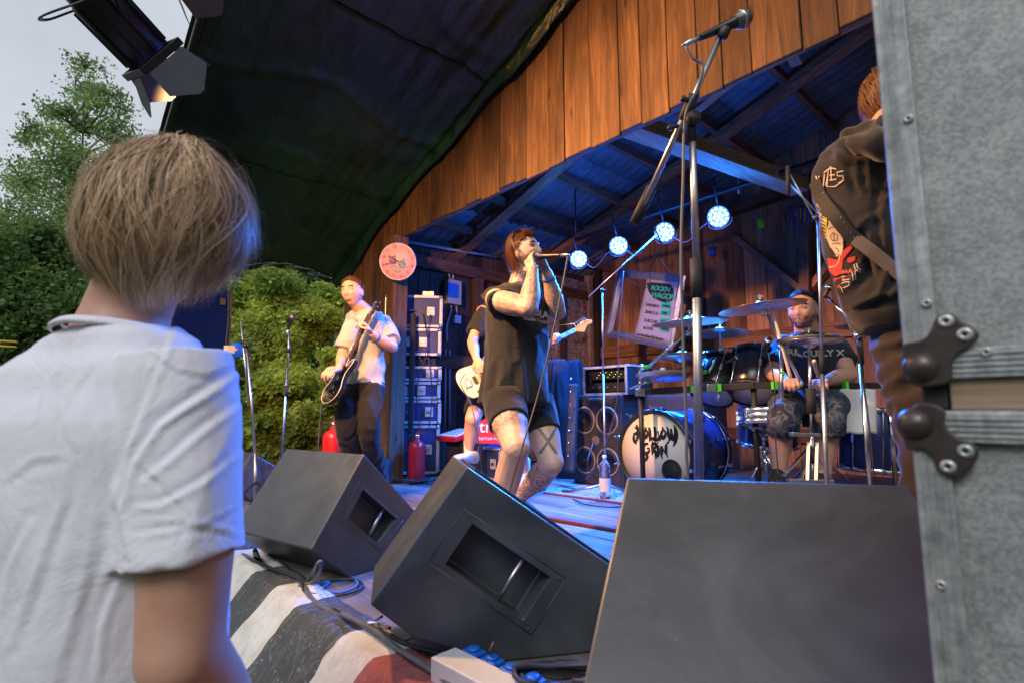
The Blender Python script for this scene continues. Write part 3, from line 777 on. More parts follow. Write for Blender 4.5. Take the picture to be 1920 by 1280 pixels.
def strands(name, c, F_, s, mat, parent, count, path, width=.0016, clump=12, seg=9, seed=1, spread=.0042):
    """path(rnd) gives a function u -> head-space point; a lock is `clump` ribbons that run together"""
    rnd = random.Random(seed); vs = []; fs = []; c = V(c); lc = []
    for _ in range(count):
        lock = path(rnd); tone = rnd.random()**1.25
        for q in range(clump):
            off = V((rnd.gauss(0, 1), rnd.gauss(0, 1), rnd.gauss(0, 1)))*spread; tw = V((rnd.gauss(0, 1), rnd.gauss(0, 1), rnd.gauss(0, .6)))*.006; e = rnd.uniform(.86, 1.0)
            pts = []
            for i in range(seg+1):
                u = i/seg*e; p = lock(u)+off*(1-.45*u)+tw*u*u; pts.append(c+F_ @ (p*s))
            n0 = len(vs)
            for i, p in enumerate(pts):
                tn = (pts[min(i+1, seg)]-pts[max(i-1, 0)]).normalized(); nrm = (p-c).normalized(); sd_ = tn.cross(nrm).normalized()*(width*s*(1-.8*(i/seg)**2)*.5)
                vs += [p-sd_, p+sd_]
            for i in range(seg): k = n0+2*i; fs.append((k, k+1, k+3, k+2))
            lc += [min(1, max(0, tone*.72+rnd.random()*.28))]*(2*seg+2)
    m = MB(); m.add(vs, fs, True); o = m.build(name, mat, parent, world=True)
    at = o.data.attributes.new('tone', 'FLOAT', 'POINT'); at.data.foreach_set('value', lc); return o
def hair_mat(name, a, b, c_):
    t = NT(name); g = t.n('ShaderNodeAttribute', _attribute_name='tone'); c = t.ramp(g.outputs['Fac'], [(0, a), (.5, b), (1, c_)])
    t.set(c, .5); t.b.inputs['Specular IOR Level'].default_value = .28; t.b.inputs['Anisotropic'].default_value = .5; return t.m
M['hair_blond'] = hair_mat('hair_blond', (.085, .048, .028), (.52, .33, .19), (1.0, .80, .54))
M['hair_ginger'] = hair_mat('hair_ginger', (.07, .032, .016), (.17, .080, .038), (.28, .14, .07))
M['hair_brown'] = hair_mat('hair_brown', (.03, .014, .008), (.09, .035, .018), (.16, .07, .035))
M['hair_black'] = hair_mat('hair_black', (.008, .007, .007), (.02, .016, .014), (.05, .04, .035))
def cap_mesh(c, F_, s, zc, infl, mat, parent, back=-.3, front=.55, name='hair_base'):
    """close skull cap under the strands; keeps the face and neck free"""
    mb = MB(); n, m = 40, 26; vs = []; fs = []
    for i in range(m+1):
        for k in range(n):
            a = 2*PI*k/n; fy = math.sin(a); lim = math.acos(max(-1, min(1, (front if fy > 0 else back)*abs(fy)**.8+zc*(1-abs(fy)**.8)))); th = lim*i/m
            d = (math.sin(th)*math.cos(a), math.sin(th)*math.sin(a), math.cos(th)); e = infl*(1-.85*(i/m)**3); vs.append(V(c)+F_ @ (head_point(d, e, False)*s))
    for i in range(m):
        for k in range(n): fs.append((i*n+k, (i+1)*n+k, (i+1)*n+(k+1) % n, i*n+(k+1) % n))
    mb.add(vs, fs, True); o = mb.build(name, mat, parent, world=True); return o
def short_hair(c, F_, s, mat, parent, zc=.05, back=-.35, front=.6, length=.3, infl=.0035, count=420, seed=1, swirl=0.0, sweep=(0, .3, -.2)):
    base = cap_mesh(c, F_, s, zc, infl, mat, parent, back, front, 'hair')
    def path(r):
        a = r.uniform(0, 2*PI); fy = math.sin(a); lim = math.acos((front if fy > 0 else back)*abs(fy)**.8+zc*(1-abs(fy)**.8)); th = lim*math.sqrt(r.random())*r.uniform(.96, 1.04)
        L = length*r.uniform(.6, 1.2); sw = V(sweep)
        d0 = V((math.sin(th)*math.cos(a), math.sin(th)*math.sin(a), math.cos(th)))
        tg = (sw-d0*sw.dot(d0)+V((r.gauss(0, .12), r.gauss(0, .12), r.gauss(0, .12)))); lift = r.uniform(-.001, .004)
        def f(u): d = (d0+tg*L*u).normalized(); return head_point(d, infl+lift*math.sin(min(1, u+.15)*PI)+.001, False)
        return f
    st = strands('strand_layer', c, F_, s, mat, None, count*2, path, .0020, 8, 5, seed); world_child(st, base); return base
def shoe(mb, heel, toe, up=(0, 0, 1), w_=.047, h_=.055):
    heel, toe, up = V(heel), V(toe), V(up).normalized(); d = (toe-heel); L = d.length; d.normalize(); s_ = d.cross(up).normalized(); u_ = s_.cross(d)
    secs = []
    for f, ww, hh, z in ((-.0, .030, .040, .042), (.12, .036, .050, .046), (.35, .036, .046, .042), (.65, .046, .032, .030), (.88, .042, .024, .024), (1.0, .022, .015, .018)):
        secs.append((heel+d*L*f+u_*z, ww*w_/.047, hh, s_, u_))
    loft(mb, secs, 16, 3)
def sole(mb, heel, toe, up=(0, 0, 1), t_=.02):
    heel, toe, up = V(heel), V(toe), V(up).normalized(); d = (toe-heel); L = d.length; d.normalize(); s_ = d.cross(up).normalized(); u_ = s_.cross(d); pts = []
    for k in range(20):
        a = 2*PI*k/20; ca = math.cos(a); pts.append((L*.5+ca*L*.53, math.sin(a)*(.046+.008*ca)))
    Mx = Matrix.Translation(heel) @ Matrix((d, s_, u_)).transposed().to_4x4(); mb.prism(pts, -.002, t_, Mx)
def project_text(o, target_mesh_objs, direction, lift=.002, back=.6):
    """lay flat print on a cloth surface along `direction`"""
    dg = bpy.context.evaluated_depsgraph_get(); trees = []
    for tobj in target_mesh_objs: 
        me = tobj.data; W_ = wm(tobj); trees.append(BVHTree.FromPolygons([W_ @ q.co for q in me.vertices], [tuple(p.vertices) for p in me.polygons]))
    d = V(direction).normalized(); W_ = wm(o); Wi = W_.inverted()
    for q in o.data.vertices:
        p = W_ @ q.co; best = None
        for tr in trees:
            h = tr.ray_cast(p-d*back, d)
            if h[0] is not None and (best is None or h[3] < best[1]): best = (h[0], h[3])
        if best: q.co = Wi @ (best[0]-d*lift)
    o.data.update()
def text_mesh(name, s, size, mat, bold=0.0, align='CENTER', extrude=.0004, shear=0, spacing=1.0):
    cu = bpy.data.curves.new('t', 'FONT'); cu.body = s; cu.size = size; cu.align_x = align; cu.align_y = 'CENTER'; cu.extrude = extrude; cu.offset = bold; cu.shear = shear; cu.space_character = spacing; cu.resolution_u = 2
    o = bpy.data.objects.new('t', cu); COL.objects.link(o); dg = bpy.context.evaluated_depsgraph_get(); dg.update()
    me = bpy.data.meshes.new_from_object(o.evaluated_get(dg)); bpy.data.objects.remove(o, do_unlink=True); me.name = name
    me.materials.clear(); me.materials.append(mat); return me
def place_text(name, s, size, mat, c, right, up, parent, **kw):
    me = text_mesh(name, s, size, mat, **kw); o = link(bpy.data.objects.new(name, me)); x = V(right).normalized(); y = V(up); y = (y-x*y.dot(x)).normalized(); z = x.cross(y)
    me.transform(Matrix.Translation(V(c)) @ Matrix((x, y, z)).transposed().to_4x4())
    if parent is not None: world_child(o, parent)
    return o
def densify(o, L=.01):
    bm = bmesh.new(); bm.from_mesh(o.data); bmesh.ops.triangulate(bm, faces=bm.faces[:])
    for _ in range(4):
        e = [x for x in bm.edges if x.calc_length() > L]
        if not e: break
        bmesh.ops.subdivide_edges(bm, edges=e, cuts=1); bmesh.ops.triangulate(bm, faces=bm.faces[:])
    bm.to_mesh(o.data); bm.free()
# ================================================================== the watching man in the foreground
M['skin_fg'] = skin('skin_foreground', (.56, .32, .235)); M['shirt_white'] = fabric('white_cotton', (.75, .75, .84), .03, fold=.35)
def right_of(f): return V((f[1], -f[0], 0)).normalized()
def person(label, base): return thing('person', label, 'person', base)
N = P(213, 625, .83); f = V((.28, .96, 0)).normalized(); r = right_of(f)
man = person('person with chin-length dark blond hair in a white t-shirt, seen from behind', (N.x, N.y, GZ))
hc = P(322, 430, .84); hf = head_frame((.50, .86, -.04), (.05, 0, 1))
mb = MB(); add_head(mb, hc, hf, 1.0)
capsule(mb, [N-V((0, 0, .05))+r*.006, N+V((.015, .01, .045)), hc+hf @ V((0, -.022, -.06))], [.073, .060, .057], 18)
sr = P(372, 722, .77); sl2 = N-r*.19-V((0, 0, .075))+f*.02
er = P(338, 1225, .735); wr = er+V((.02, .16, -.19)); 
capsule(mb, [sr+V((0, 0, -.03)), sr.lerp(er, .5)+V((.0, 0, 0)), er], [.048, .060, .052], 18); capsule(mb, [er+V((0, 0, .01)), er.lerp(wr, .35), wr], [.050, .050, .029], 16)
hand(mb, wr, wr-er, (0, 0, 1), .5, 1.0, side=1)
el = sl2+V((-.04, .02, -.28)); wl = el+V((.06, .19, .08)); capsule(mb, [sl2, el], [.05, .045], 14); capsule(mb, [el, wl], [.045, .028], 14); hand(mb, wl, wl-el, (0, 0, 1), .5, side=-1)
C0 = N-V((0, 0, .10)); hip = V((N.x-.01, N.y+.01, .10))
loft(mb, [(C0-V((0, 0, .03)), .10, .06, r, f), (C0.lerp(hip, .5), .15, .10, r, f), (hip, .15, .10, r, f)])
for sx in (-1, 1):
    h0 = hip+r*sx*.09; k0 = V((h0.x+.02, h0.y+.03, -.28)); a0 = V((h0.x+r.x*sx*.03, h0.y, GZ+.09)); capsule(mb, [h0, k0, a0], [.085, .058, .04], 14)
body_obj(mb, 'body', M['skin_fg'], man, .006, 5)
mb = MB()
q = lambda dz, o=0.0, s_=0.0: N+V((0, 0, dz))+f*o+r*s_
loft(mb, [(q(.006, .004, .012), .082, .074, r, f), (q(-.022, .003, .008), .125, .082, r, f), (q(-.075, 0, .0), .195, .100, r, f), (q(-.16, -.005, 0), .212, .118, r, f), (q(-.30, 0, 0), .205, .125, r, f), (q(-.50, .01, 0), .200, .125, r, f), (q(-.78, .02, 0), .205, .13, r, f)], 36)
she = sr.lerp(er, .63)
def sleeve(mb, a, b, r0, r1, lift=(0, 0, 0)):
    a, b = V(a), V(b); mb.tube(curve_pts([a, a.lerp(b, .5)+V(lift), b], 5), [r0*.93]+[r0+(r1-r0)*i/9 for i in range(10)], 22)
sleeve(mb, sr+V((-.035, 0, .045)), P(342, 1048, .75), .074, .084)
sleeve(mb, sl2+r*.03+V((0, 0, .0)), sl2+V((-.06, .02, -.21)), .075, .09)
big = fold_noise((5, 5, 2.0), .017, 3.0, .0022)
CREASE = [([(335, 600), (285, 720), (235, 860), (205, 960)], 8, .0045), ([(446, 700), (380, 745), (300, 800), (250, 870), (228, 960), (236, 1040)], 9, .0085), ([(200, 640), (190, 800), (215, 960), (222, 1060)], 10, .0045),
    ([(440, 765), (360, 830), (262, 905)], 8, .0045), ([(455, 850), (380, 905), (300, 948), (250, 952)], 7, .0040), ([(255, 865), (300, 900), (400, 1010)], 6, .0028), ([(245, 985), (330, 975), (462, 1000)], 6, .0030), ([(270, 1010), (380, 985), (455, 940)], 5, .0026),
    ([(150, 625), (95, 700), (62, 790)], 8, .0035), ([(110, 780), (165, 700), (200, 640)], 7, .0028), ([(20, 1210), (70, 1080), (120, 940), (130, 860)], 11, .0045), ([(110, 1270), (150, 1120), (185, 960)], 11, .0045), ([(60, 980), (20, 1060), (0, 1150)], 10, .0040), ([(225, 1080), (190, 1180), (180, 1280)], 10, .0050),
    ([(265, 640), (330, 690), (390, 700), (440, 680)], 6, .0025), ([(60, 640), (0, 700)], 7, .0030), ([(400, 1065), (418, 1150), (424, 1270)], 7, .003), ([(5, 900), (60, 860), (130, 850)], 8, .0025), ([(300, 640), (270, 700), (262, 790)], 6, .0028)]
def crease(c, L=None):
    x, y = pj(c); x += 5*mn.noise(c*14); y += 5*mn.noise(c*11+V((3, 1, 2))); d = 0
    for pts, w_, amp in (CREASE if L is None else L):
        best = 1e9; side_ = 1; m_ = len(pts)-1; uu = 0
        for i in range(m_):
            ax_, ay_ = pts[i]; bx_, by_ = pts[i+1]; vx, vy = bx_-ax_, by_-ay_; ll = vx*vx+vy*vy; u = max(0, min(1, ((x-ax_)*vx+(y-ay_)*vy)/ll)); dx, dy = x-ax_-u*vx, y-ay_-u*vy; q_ = dx*dx+dy*dy
            if q_ < best: best = q_; side_ = 1 if vx*dy-vy*dx > 0 else -1; uu = (i+u)/m_
        t_ = math.sqrt(best)/w_*side_
        if abs(t_) < 5: d += amp*(math.exp(-(t_*1.2)**2)-.9*math.exp(-((t_-1.5)*.9)**2))*math.sin(PI*min(1, max(.06, uu*.94+.03)))**.5
    return d
def fg_fold(c):
    d = big(c)*.5+crease(c)*.72; u = (c-sr); l = u.length
    # the seam where the sleeve is sewn in
    return d
body_obj(mb, 't_shirt', M['shirt_white'], man, .005, 4, fg_fold)
m = MB(); n_ = 56; loops = []
for hw_, hd_, dz in ((.0785, .071, -.004), (.0805, .073, .0035), (.0850, .077, .0045), (.0905, .0815, .0015), (.0945, .0845, -.001), (.0955, .085, -.0055), (.0900, .080, -.008)):
    loops.append([q(dz+.002, .004, .010)+r*(hw_*math.cos(a))+f*(hd_*math.sin(a))+V((0, 0, -.010*math.sin(a)-.006*(hw_-.08)/.02*abs(math.cos(a)))) for a in [2*PI*k/n_ for k in range(n_)]])
vs = [p for L_ in loops for p in L_]; m.add(vs, [(i_*n_+k, i_*n_+(k+1) % n_, (i_+1)*n_+(k+1) % n_, (i_+1)*n_+k) for i_ in range(len(loops)-1) for k in range(n_)], True); m.build('collar', M['shirt_white'], man, world=True)
m = MB()
she2 = P(342, 1048, .75); axis = (sr-she2).normalized(); xs = axis.orthogonal().normalized(); ys = axis.cross(xs)
for i_, off in enumerate((-.004, .022)):
    for rr_ in (.0885, .0865): pass
mb = MB(); 
loft(mb, [(hip+V((0, 0, .05)), .17, .115, r, f), (hip-V((0, 0, .12)), .175, .12, r, f)])
for sx in (-1, 1):
    h0 = hip+r*sx*.09; k0 = V((h0.x+.02, h0.y+.03, -.28)); a0 = V((h0.x+r.x*sx*.03, h0.y, GZ+.05)); mb.tube(curve_pts([h0-V((0, 0, .02)), k0, a0], 6), [.10-.03*i/12 for i in range(13)], 16)
M['denim'] = fabric('dark_denim', (.03, .04, .07)); body_obj(mb, 'trousers', M['denim'], man, .01, 4)
mb = MB()
for sx in (-1, 1): 
    a0 = hip+r*sx*.12; a0.z = GZ+.0; shoe(mb, a0-f*.07, a0+f*.2)
body_obj(mb, 'shoes', M['rubber'], man, .008, 3)
# hair: bob, locks fall from the crown
cap_mesh(hc, hf, 1.0, -.42, .022, M['hair_brown'], man, back=-.62, front=.45)
HS = .99
def bob(r_):
    a = r_.uniform(0, 2*PI)
    if PI*.30 < a < PI*.70 and r_.random() < .75: a += PI*r_.choice((-.42, .42, 1))
    fy = math.sin(a); end = (1.58 if fy > .55 else 2.28+.16*max(0, -fy))+r_.uniform(-.30, .16); lay = r_.random(); st = r_.uniform(.0, .75)
    if lay < .3: end -= r_.uniform(.15, .55)
    wav = r_.gauss(0, .24); ph = r_.uniform(0, 6.28); lift = .008+.032*r_.random(); twist = r_.gauss(0, .16); kink = r_.gauss(0, .13); flipx = r_.gauss(0, .016); flipo = r_.gauss(.002, .011)
    def g(u):
        th = st+(end-st)*u; aa = a+twist*u*u+wav*math.sin(u*4.2+ph)*u*.8+kink*math.sin(u*9+ph)
        d = V((math.sin(th)*math.cos(aa), math.sin(th)*math.sin(aa), math.cos(th)))
        p = V((d.x*.074, d.y*.074, d.z*.108)); puff = lift*1.0+.013*math.exp(-((th-1.45)/.55)**2)
        if th > 1.75: puff -= (th-1.75)*.050
        tp = d*puff; p += tp
        if th > 1.3: p.z -= (th-1.3)*.046
        p += (V((-d.y, d.x, 0))*flipx+V((d.x, d.y, 0))*flipo)*u**3
        p.z += .010*math.exp(-(th/.5)**2)
        return p
    return g
strands('hair', hc, hf, HS, M['hair_blond'], man, 1350, bob, .0017, 12, 13, 4, .0030)
def fly(r_):
    g0 = bob(r_); L = r_.uniform(.006, .030)
    def g(u): p = g0(u*.75); return p+p.normalized()*L*math.sin(u*2.6)
    return g
strands('loose_hair', hc, hf, HS, M['hair_blond'], man, 260, fly, .0009, 2, 13, 9, .003)

# ================================================================== guitarist at the left
M['skin_w'] = skin('skin_warm', (.60, .36, .27)); M['tee_grey'] = fabric('heather_grey_cotton', (.38, .37, .38), .05, fold=.4)
M['trouser_black'] = fabric('black_trousers', (.014, .014, .018)); M['tee_black'] = fabric('black_cotton', (.013, .013, .016), .1, fold=.4)
M['white_shoe'] = plain('white_shoe', (.62, .60, .56), .6, 0, .1, 20); M['sock'] = fabric('white_sock', (.7, .7, .7))
def soles_to(z, p): q = V(p); q.z = z; return q
gl = person('person with short ginger hair in a grey t-shirt playing a black electric guitar', FL(690, 945))
f = V((-.55, -.80, 0)).normalized(); r = right_of(f)
nk = P(684, 575, 4.16); hc = P(661, 548, 4.06); hf = head_frame((-.20, -.97, -.04), (-.10, 0, 1))
pel = P(683, 722, 4.12)
shr = P(660, 607, 4.02); shl = P(722, 602, 4.24)
elr = P(643, 662, 3.95); wrr = P(636, 690, 3.74)
ell = P(736, 650, 4.06); wll = P(698, 626, 3.90)
mb = MB(); add_head(mb, hc, hf, 1.0)
capsule(mb, [nk-V((0, 0, .04)), hc+hf @ V((0, -.02, -.07))], [.062, .054], 14)
loft(mb, [(nk-V((0, 0, .05)), .13, .08, r, f), (nk.lerp(pel, .5), .14, .09, r, f), (pel, .14, .10, r, f)])
capsule(mb, [shr, elr], [.052, .042]); capsule(mb, [elr, elr.lerp(wrr, .3), wrr], [.043, .043, .027])
capsule(mb, [shl, ell], [.052, .043]); capsule(mb, [ell, ell.lerp(wll, .3), wll], [.044, .046, .028])
hand(mb, wrr, P(622, 694, 3.68)-wrr, (.3, .8, -.2), .75, 1.0, side=-1)
hand(mb, wll, P(684, 606, 3.86)-wll, (-.6, -.3, .3), [.9, .8, .85, .8], 1.0, side=1)
hipr = pel+r*.09; hipl = pel-r*.09
knr = P(650, 800, 3.98); anr = soles_to(.10, FL(676, 930)); knl = P(692, 812, 4.05); anl = soles_to(.10, FL(716, 922))
capsule(mb, [hipr, knr, anr], [.085, .058, .042]); capsule(mb, [hipl, knl, anl], [.085, .058, .042])
bd = body_obj(mb, 'body', M['skin_w'], gl, .005, 4)
face_bits(gl, hc, hf, 1.0, M['hair_ginger'])
short_hair(hc, hf, 1.0, M['hair_ginger'], gl, zc=.18, back=-.30, front=.72, length=.16, seed=3)
mb = MB(); low = pel+V((0, 0, .01))
loft(mb, [(nk-V((0, 0, .028)), .085, .072, r, f), (nk-V((0, 0, .065)), .165, .095, r, f), (nk.lerp(pel, .3), .185, .118, r, f), (nk.lerp(pel, .65), .170, .118, r, f), (low, .168, .125, r, f)], 28)
sleeve(mb, shr+r*-.03+V((0, 0, .01)), shr.lerp(elr, .85), .064, .072); sleeve(mb, shl+r*.03+V((0, 0, .01)), shl.lerp(ell, .80), .064, .078)
tee_gl = body_obj(mb, 't_shirt', M['tee_grey'], gl, .008, 4, fold_noise((8, 8, 5), .013, 1.0, .002))
mb = MB(); loft(mb, [(pel+V((0, 0, .05)), .150, .108, r, f), (pel-V((0, 0, .10)), .165, .118, r, f)])
for h0, k0, a0 in ((hipr, knr, anr), (hipl, knl, anl)): mb.tube(curve_pts([h0, k0, a0-V((0, 0, .03))], 6), [.100-.032*min(1, i/10) for i in range(13)], 16)
body_obj(mb, 'trousers', M['trouser_black'], gl, .009, 4, fold_noise((10, 10, 6), .010, 5.0))
mb = MB(); 
for a0 in (anr, anl): shoe(mb, a0+V((.03, .06, -.10)), a0+V((-.06, -.2, -.10)))
body_obj(mb, 'shoes', M['rubber'], gl, .008, 3)
m = MB(); ax = (ell-wll).normalized(); x_ = ax.orthogonal().normalized(); y_ = ax.cross(x_); c0 = wll+ax*.045
m.tube([c0+x_*.034*math.cos(a)+y_*.034*math.sin(a) for a in np.linspace(0, 2*PI, 20)], .008, 8, cap=False, flat=.3, side=ax); M['blue_band'] = plain('blue_band', (.03, .16, .75), .5)
m.build('wristband', M['blue_band'], gl, world=True)

# ================================================================== guitars
def ginstr(kind, label, body_c, head_c, facing, mats, bass=False, scale=1.0):
    """local x runs up the neck, z towards the listener"""
    x = (V(head_c)-V(body_c)); L = x.length; R = frame(x, facing)
    g = thing(kind, label, 'bass' if bass else 'guitar', body_c, R)
    bodym, trim, neckm, boardm = mats
    def outline(s_=1.0, pts=None):
        c = curve_pts([V((a*s_, b*s_, 0)) for a, b in pts]+[V((pts[0][0]*s_, pts[0][1]*s_, 0))], 5)[:-1]; return [(q.x, q.y) for q in c]
    if bass: bp = [(.19, .055), (.13, .07), (.10, .12), (.17, .165), (.20, .19), (.12, .19), (.02, .145), (-.08, .165), (-.20, .17), (-.255, .09), (-.25, -.05), (-.20, -.145), (-.10, -.165), (-.01, -.13), (.07, -.15), (.12, -.185), (.14, -.15), (.11, -.08), (.14, -.05), (.19, -.04)]
    else: bp = [(.15, .05), (.13, .10), (.07, .13), (.0, .115), (-.06, .12), (-.14, .165), (-.22, .13), (-.255, .04), (-.25, -.06), (-.20, -.145), (-.12, -.165), (-.05, -.125), (.01, -.11), (.06, -.13), (.11, -.155), (.145, -.14), (.12, -.09), (.08, -.06), (.10, -.035), (.15, -.03)]
    o = outline(scale, bp); m = MB(); m.prism(o, -.022*scale, .020*scale); m.build('body', bodym, g, .006, seg=3)
    m = MB(); m.tube([V((a, b, .0195*scale)) for a, b in o+[o[0]]], .0032*scale, 6, cap=False); m.build('binding', trim, g)
    nl = L-.17*scale; n0 = .10*scale
    m = MB(); m.box(((n0+nl)/2, 0, .012*scale), (nl-n0, .05*scale, .022*scale)); m.build('neck', neckm, g, .006)
    m = MB(); m.box(((n0-.02+nl)/2, 0, .027*scale), (nl-n0+.02, .053*scale, .007*scale)); fb = m.build('fretboard', boardm, g, .001, seg=1)
    m = MB()
    for k in range(1, 20): m.box((nl-(nl+.18)*(1-2**(-k/12)), 0, .0315*scale), (.0022, .050*scale, .0016))
    m.build('fret', M['chrome'], fb)
    hl = .17*scale
    if bass: hp = [(0, .022), (.03, .034), (.12, .052), (.19, .050), (.225, .025), (.215, -.005), (.185, -.012), (.155, -.005), (.11, -.040), (.08, -.062), (.05, -.045), (.025, -.024), (0, -.022)]
    else: hp = [(0, .022), (.02, .032), (.08, .040), (.15, .046), (.165, .034), (.155, .012), (.165, -.006), (.15, -.022), (.08, -.036), (.02, -.032), (0, -.022)]
    m = MB(); m.prism([(nl+a*scale, b*scale) for a, b in hp], .000, .016*scale); m.build('headstock', neckm if bass else bodym, g, .003)
    m = MB(); nt_ = 4 if bass else 3
    for k in range(5 if bass else 3):
        xx = nl+(.035+.034*k if bass else .035+.042*k)*scale; yy = (.034+.0035*k if bass else .024)*scale
        pg = MB(); pg.tube([(xx, yy-.012*scale, .016*scale), (xx, yy-.012*scale, .026*scale)], .0055*scale, 10); pg.tube([(xx, yy+.006, .006), (xx, yy+.034*scale, .006)], .0028, 6); pg.box((xx, yy+.042*scale, .006), (.020*scale, .018*scale, .006)); pg.build('tuning_peg', M['chrome'], g, .002)
        if not bass:
            pg = MB(); pg.tube([(xx, -yy+.012*scale, .016*scale), (xx, -yy+.012*scale, .026*scale)], .0055*scale, 10); pg.tube([(xx, -yy-.006, .006), (xx, -yy-.028*scale, .006)], .0028, 6); pg.box((xx, -yy-.034*scale, .006), (.016*scale, .014*scale, .006)); pg.build('tuning_peg', M['chrome'], g, .002)
    pk = [(.055, -.0), (-.035, 0.0)] if not bass else [(.0, 0), (-.09, 0)]
    for a, b in pk: MB().box((a*scale, b, .026*scale), (.036*scale, (.075 if not bass else .09)*scale, .012*scale)).build('pickup', M['black_plastic'] if bass else M['chrome'], g, .003)
    m = MB(); m.box((-.12*scale if not bass else -.17*scale, 0, .028*scale), (.035*scale if not bass else .06*scale, .085*scale, .014*scale))
    m.build('bridge', M['chrome'], g, .003)
    for a, b in ((-.16, -.10), (-.20, -.06)) if not bass else ((-.12, -.12), (-.07, -.115)):
        MB().tube([(a*scale, b*scale, .02*scale), (a*scale, b*scale, .036*scale)], .010*scale, 12).build('control_knob', M['black_plastic'], g)
    ns = 5 if bass else 6
    for k in range(ns):
        y = (k-(ns-1)/2)*(.0105 if bass else .0088)*scale; MB().tube([(-.14*scale, y*1.3, .037*scale), (nl, y*.8, .033*scale)], .0011 if bass else .0008, 4).build('string', M['steel'], g)
    return g
M['gloss_black'] = plain('gloss_black', (.012, .012, .013), .12, 0, .1); M['cream'] = plain('cream_lacquer', (.72, .62, .42), .25, 0, .04)
M['maple'] = plain('maple', (.56, .34, .09), .35, 0, .15, 14); M['rosewood'] = plain('rosewood', (.07, .035, .02), .5, 0, .3, 20)
ginstr('electric_guitar', 'black electric guitar with cream edge held by the ginger guitarist', P(640, 704, 3.84), P(713, 560, 3.98), (-.75, -.62, .12), (M['gloss_black'], M['cream'], M['rosewood'], M['rosewood']), False, .86)
ginstr('bass_guitar', 'cream bass guitar with a pale maple headstock reaching out behind the singer', P(906, 706, 4.14), P(1103, 608, 4.30), (-.25, -.95, .12), (M['cream'], M['cream'], M['maple'], M['rosewood']), True, .76)
m = MB(); m.tube(curve_pts([P(632, 735, 3.8), P(606, 745, 3.85), P(600, 790, 3.9), P(596, 870, 4.0), FL(600, 935)], 8), .004, 6)
tag(m.build('guitar_cable', M['cable_grey']), 'thin cable hanging from the black guitar beside the left extinguisher', 'cable')

# ================================================================== the singer
M['skin_s'] = skin('skin_singer', (.66, .44, .34))
t = NT('tattooed_skin'); v = t.coord((1, 1, 1), False); f1 = t.noise(v, 14, 5); f2 = t.noise(v, 24, 4, .6, 3.2); f3 = t.noise(v, 9, 3, .5, 1.2)
c = t.ramp(f1, [(.3, (.56, .35, .26)), (.7, (.70, .48, .37))])
ink = t.ramp(f2, [(.36, 0.0), (.40, 1.0), (.455, 1.0), (.48, 0.1), (.52, .15), (.535, 1.0), (.58, .85), (.61, 0.0)]); patch = t.ramp(f3, [(.36, 0.12), (.47, 1.0)])
at = t.n('ShaderNodeAttribute', _attribute_name='ink'); mm = t.n('ShaderNodeMath', _operation='MULTIPLY'); t.l(ink, mm.inputs[0]); t.l(at.outputs['Fac'], mm.inputs[1])
m2 = t.n('ShaderNodeMath', _operation='MULTIPLY'); t.l(mm.outputs[0], m2.inputs[0]); t.l(patch, m2.inputs[1])
sol = t.n('ShaderNodeAttribute', _attribute_name='solid_ink'); m3 = t.n('ShaderNodeMath', _operation='MAXIMUM'); t.l(m2.outputs[0], m3.inputs[0]); t.l(sol.outputs['Fac'], m3.inputs[1])
m4 = t.n('ShaderNodeMath', _operation='MULTIPLY'); m4.inputs[1].default_value = .9; t.l(m3.outputs[0], m4.inputs[0])
c = t.mix(c, (.07, .08, .10), m4.outputs[0]); t.set(c, .5); t.b.inputs['Subsurface Weight'].default_value = .05; M['tattoo'] = t.m
sg = person('person with tattooed arms and legs in black t-shirt and shorts, shouting into microphone', FL(965, 985))
f = V((.74, -.67, 0)).normalized(); r = right_of(f)
nk = P(972, 528, 2.96); hc = P(983, 474, 2.94); hf = head_frame((.80, -.55, .20), (-.25, 0, 1)); pel = P(968, 742, 2.90)
shr = P(930, 562, 2.80); shl = P(1016, 560, 3.10); elr = P(992, 580, 2.60); wrr = P(999, 508, 2.70); ell = P(1046, 586, 2.96); wll = P(1026, 512, 2.86)
mb = MB(); add_head(mb, hc, hf, .98)
capsule(mb, [nk-V((0, 0, .05)), hc+hf @ V((0, -.02, -.07))], [.066, .058], 14)
loft(mb, [(nk-V((0, 0, .06)), .13, .08, r, f), (nk.lerp(pel, .5), .13, .09, r, f), (pel, .13, .095, r, f)])
capsule(mb, [shr, shr.lerp(elr, .5), elr], [.060, .062, .045]); capsule(mb, [elr, elr.lerp(wrr, .35), wrr], [.046, .052, .030])
capsule(mb, [shl, elr.lerp(ell, 1.0)], [.058, .045]); capsule(mb, [ell, ell.lerp(wll, .35), wll], [.046, .052, .030])
hand(mb, wrr, P(990, 482, 2.74)-wrr, (.5, .5, .2), [.95, 1.0, 1.0, .95], 1.0, side=1)
hand(mb, wll, P(1008, 478, 2.80)-wll, (-.6, -.5, .1), [.95, 1.0, 1.0, .95], 1.0, side=-1)
hipr = P(944, 752, 2.78); hipl = P(1002, 756, 3.02); knr = P(968, 838, 2.56); anr = P(928, 985, 2.72); knl = P(1034, 866, 2.86); anl = P(973, 932, 3.14)
capsule(mb, [hipr, hipr.lerp(knr, .5), knr], [.088, .092, .066]); capsule(mb, [knr, knr.lerp(anr, .35)+V((.0, .02, 0)), anr], [.062, .066, .040])
capsule(mb, [hipl, hipl.lerp(knl, .5), knl], [.088, .090, .066]); capsule(mb, [knl, knl.lerp(anl, .4)+V((.012, .02, .0)), anl], [.062, .068, .038])
bs = body_obj(mb, 'body', M['tattoo'], sg, .005, 4)
def seg_d(p, a, b): ab = b-a; u = max(0, min(1, (p-a).dot(ab)/ab.length_squared)); return (p-(a+ab*u)).length, u
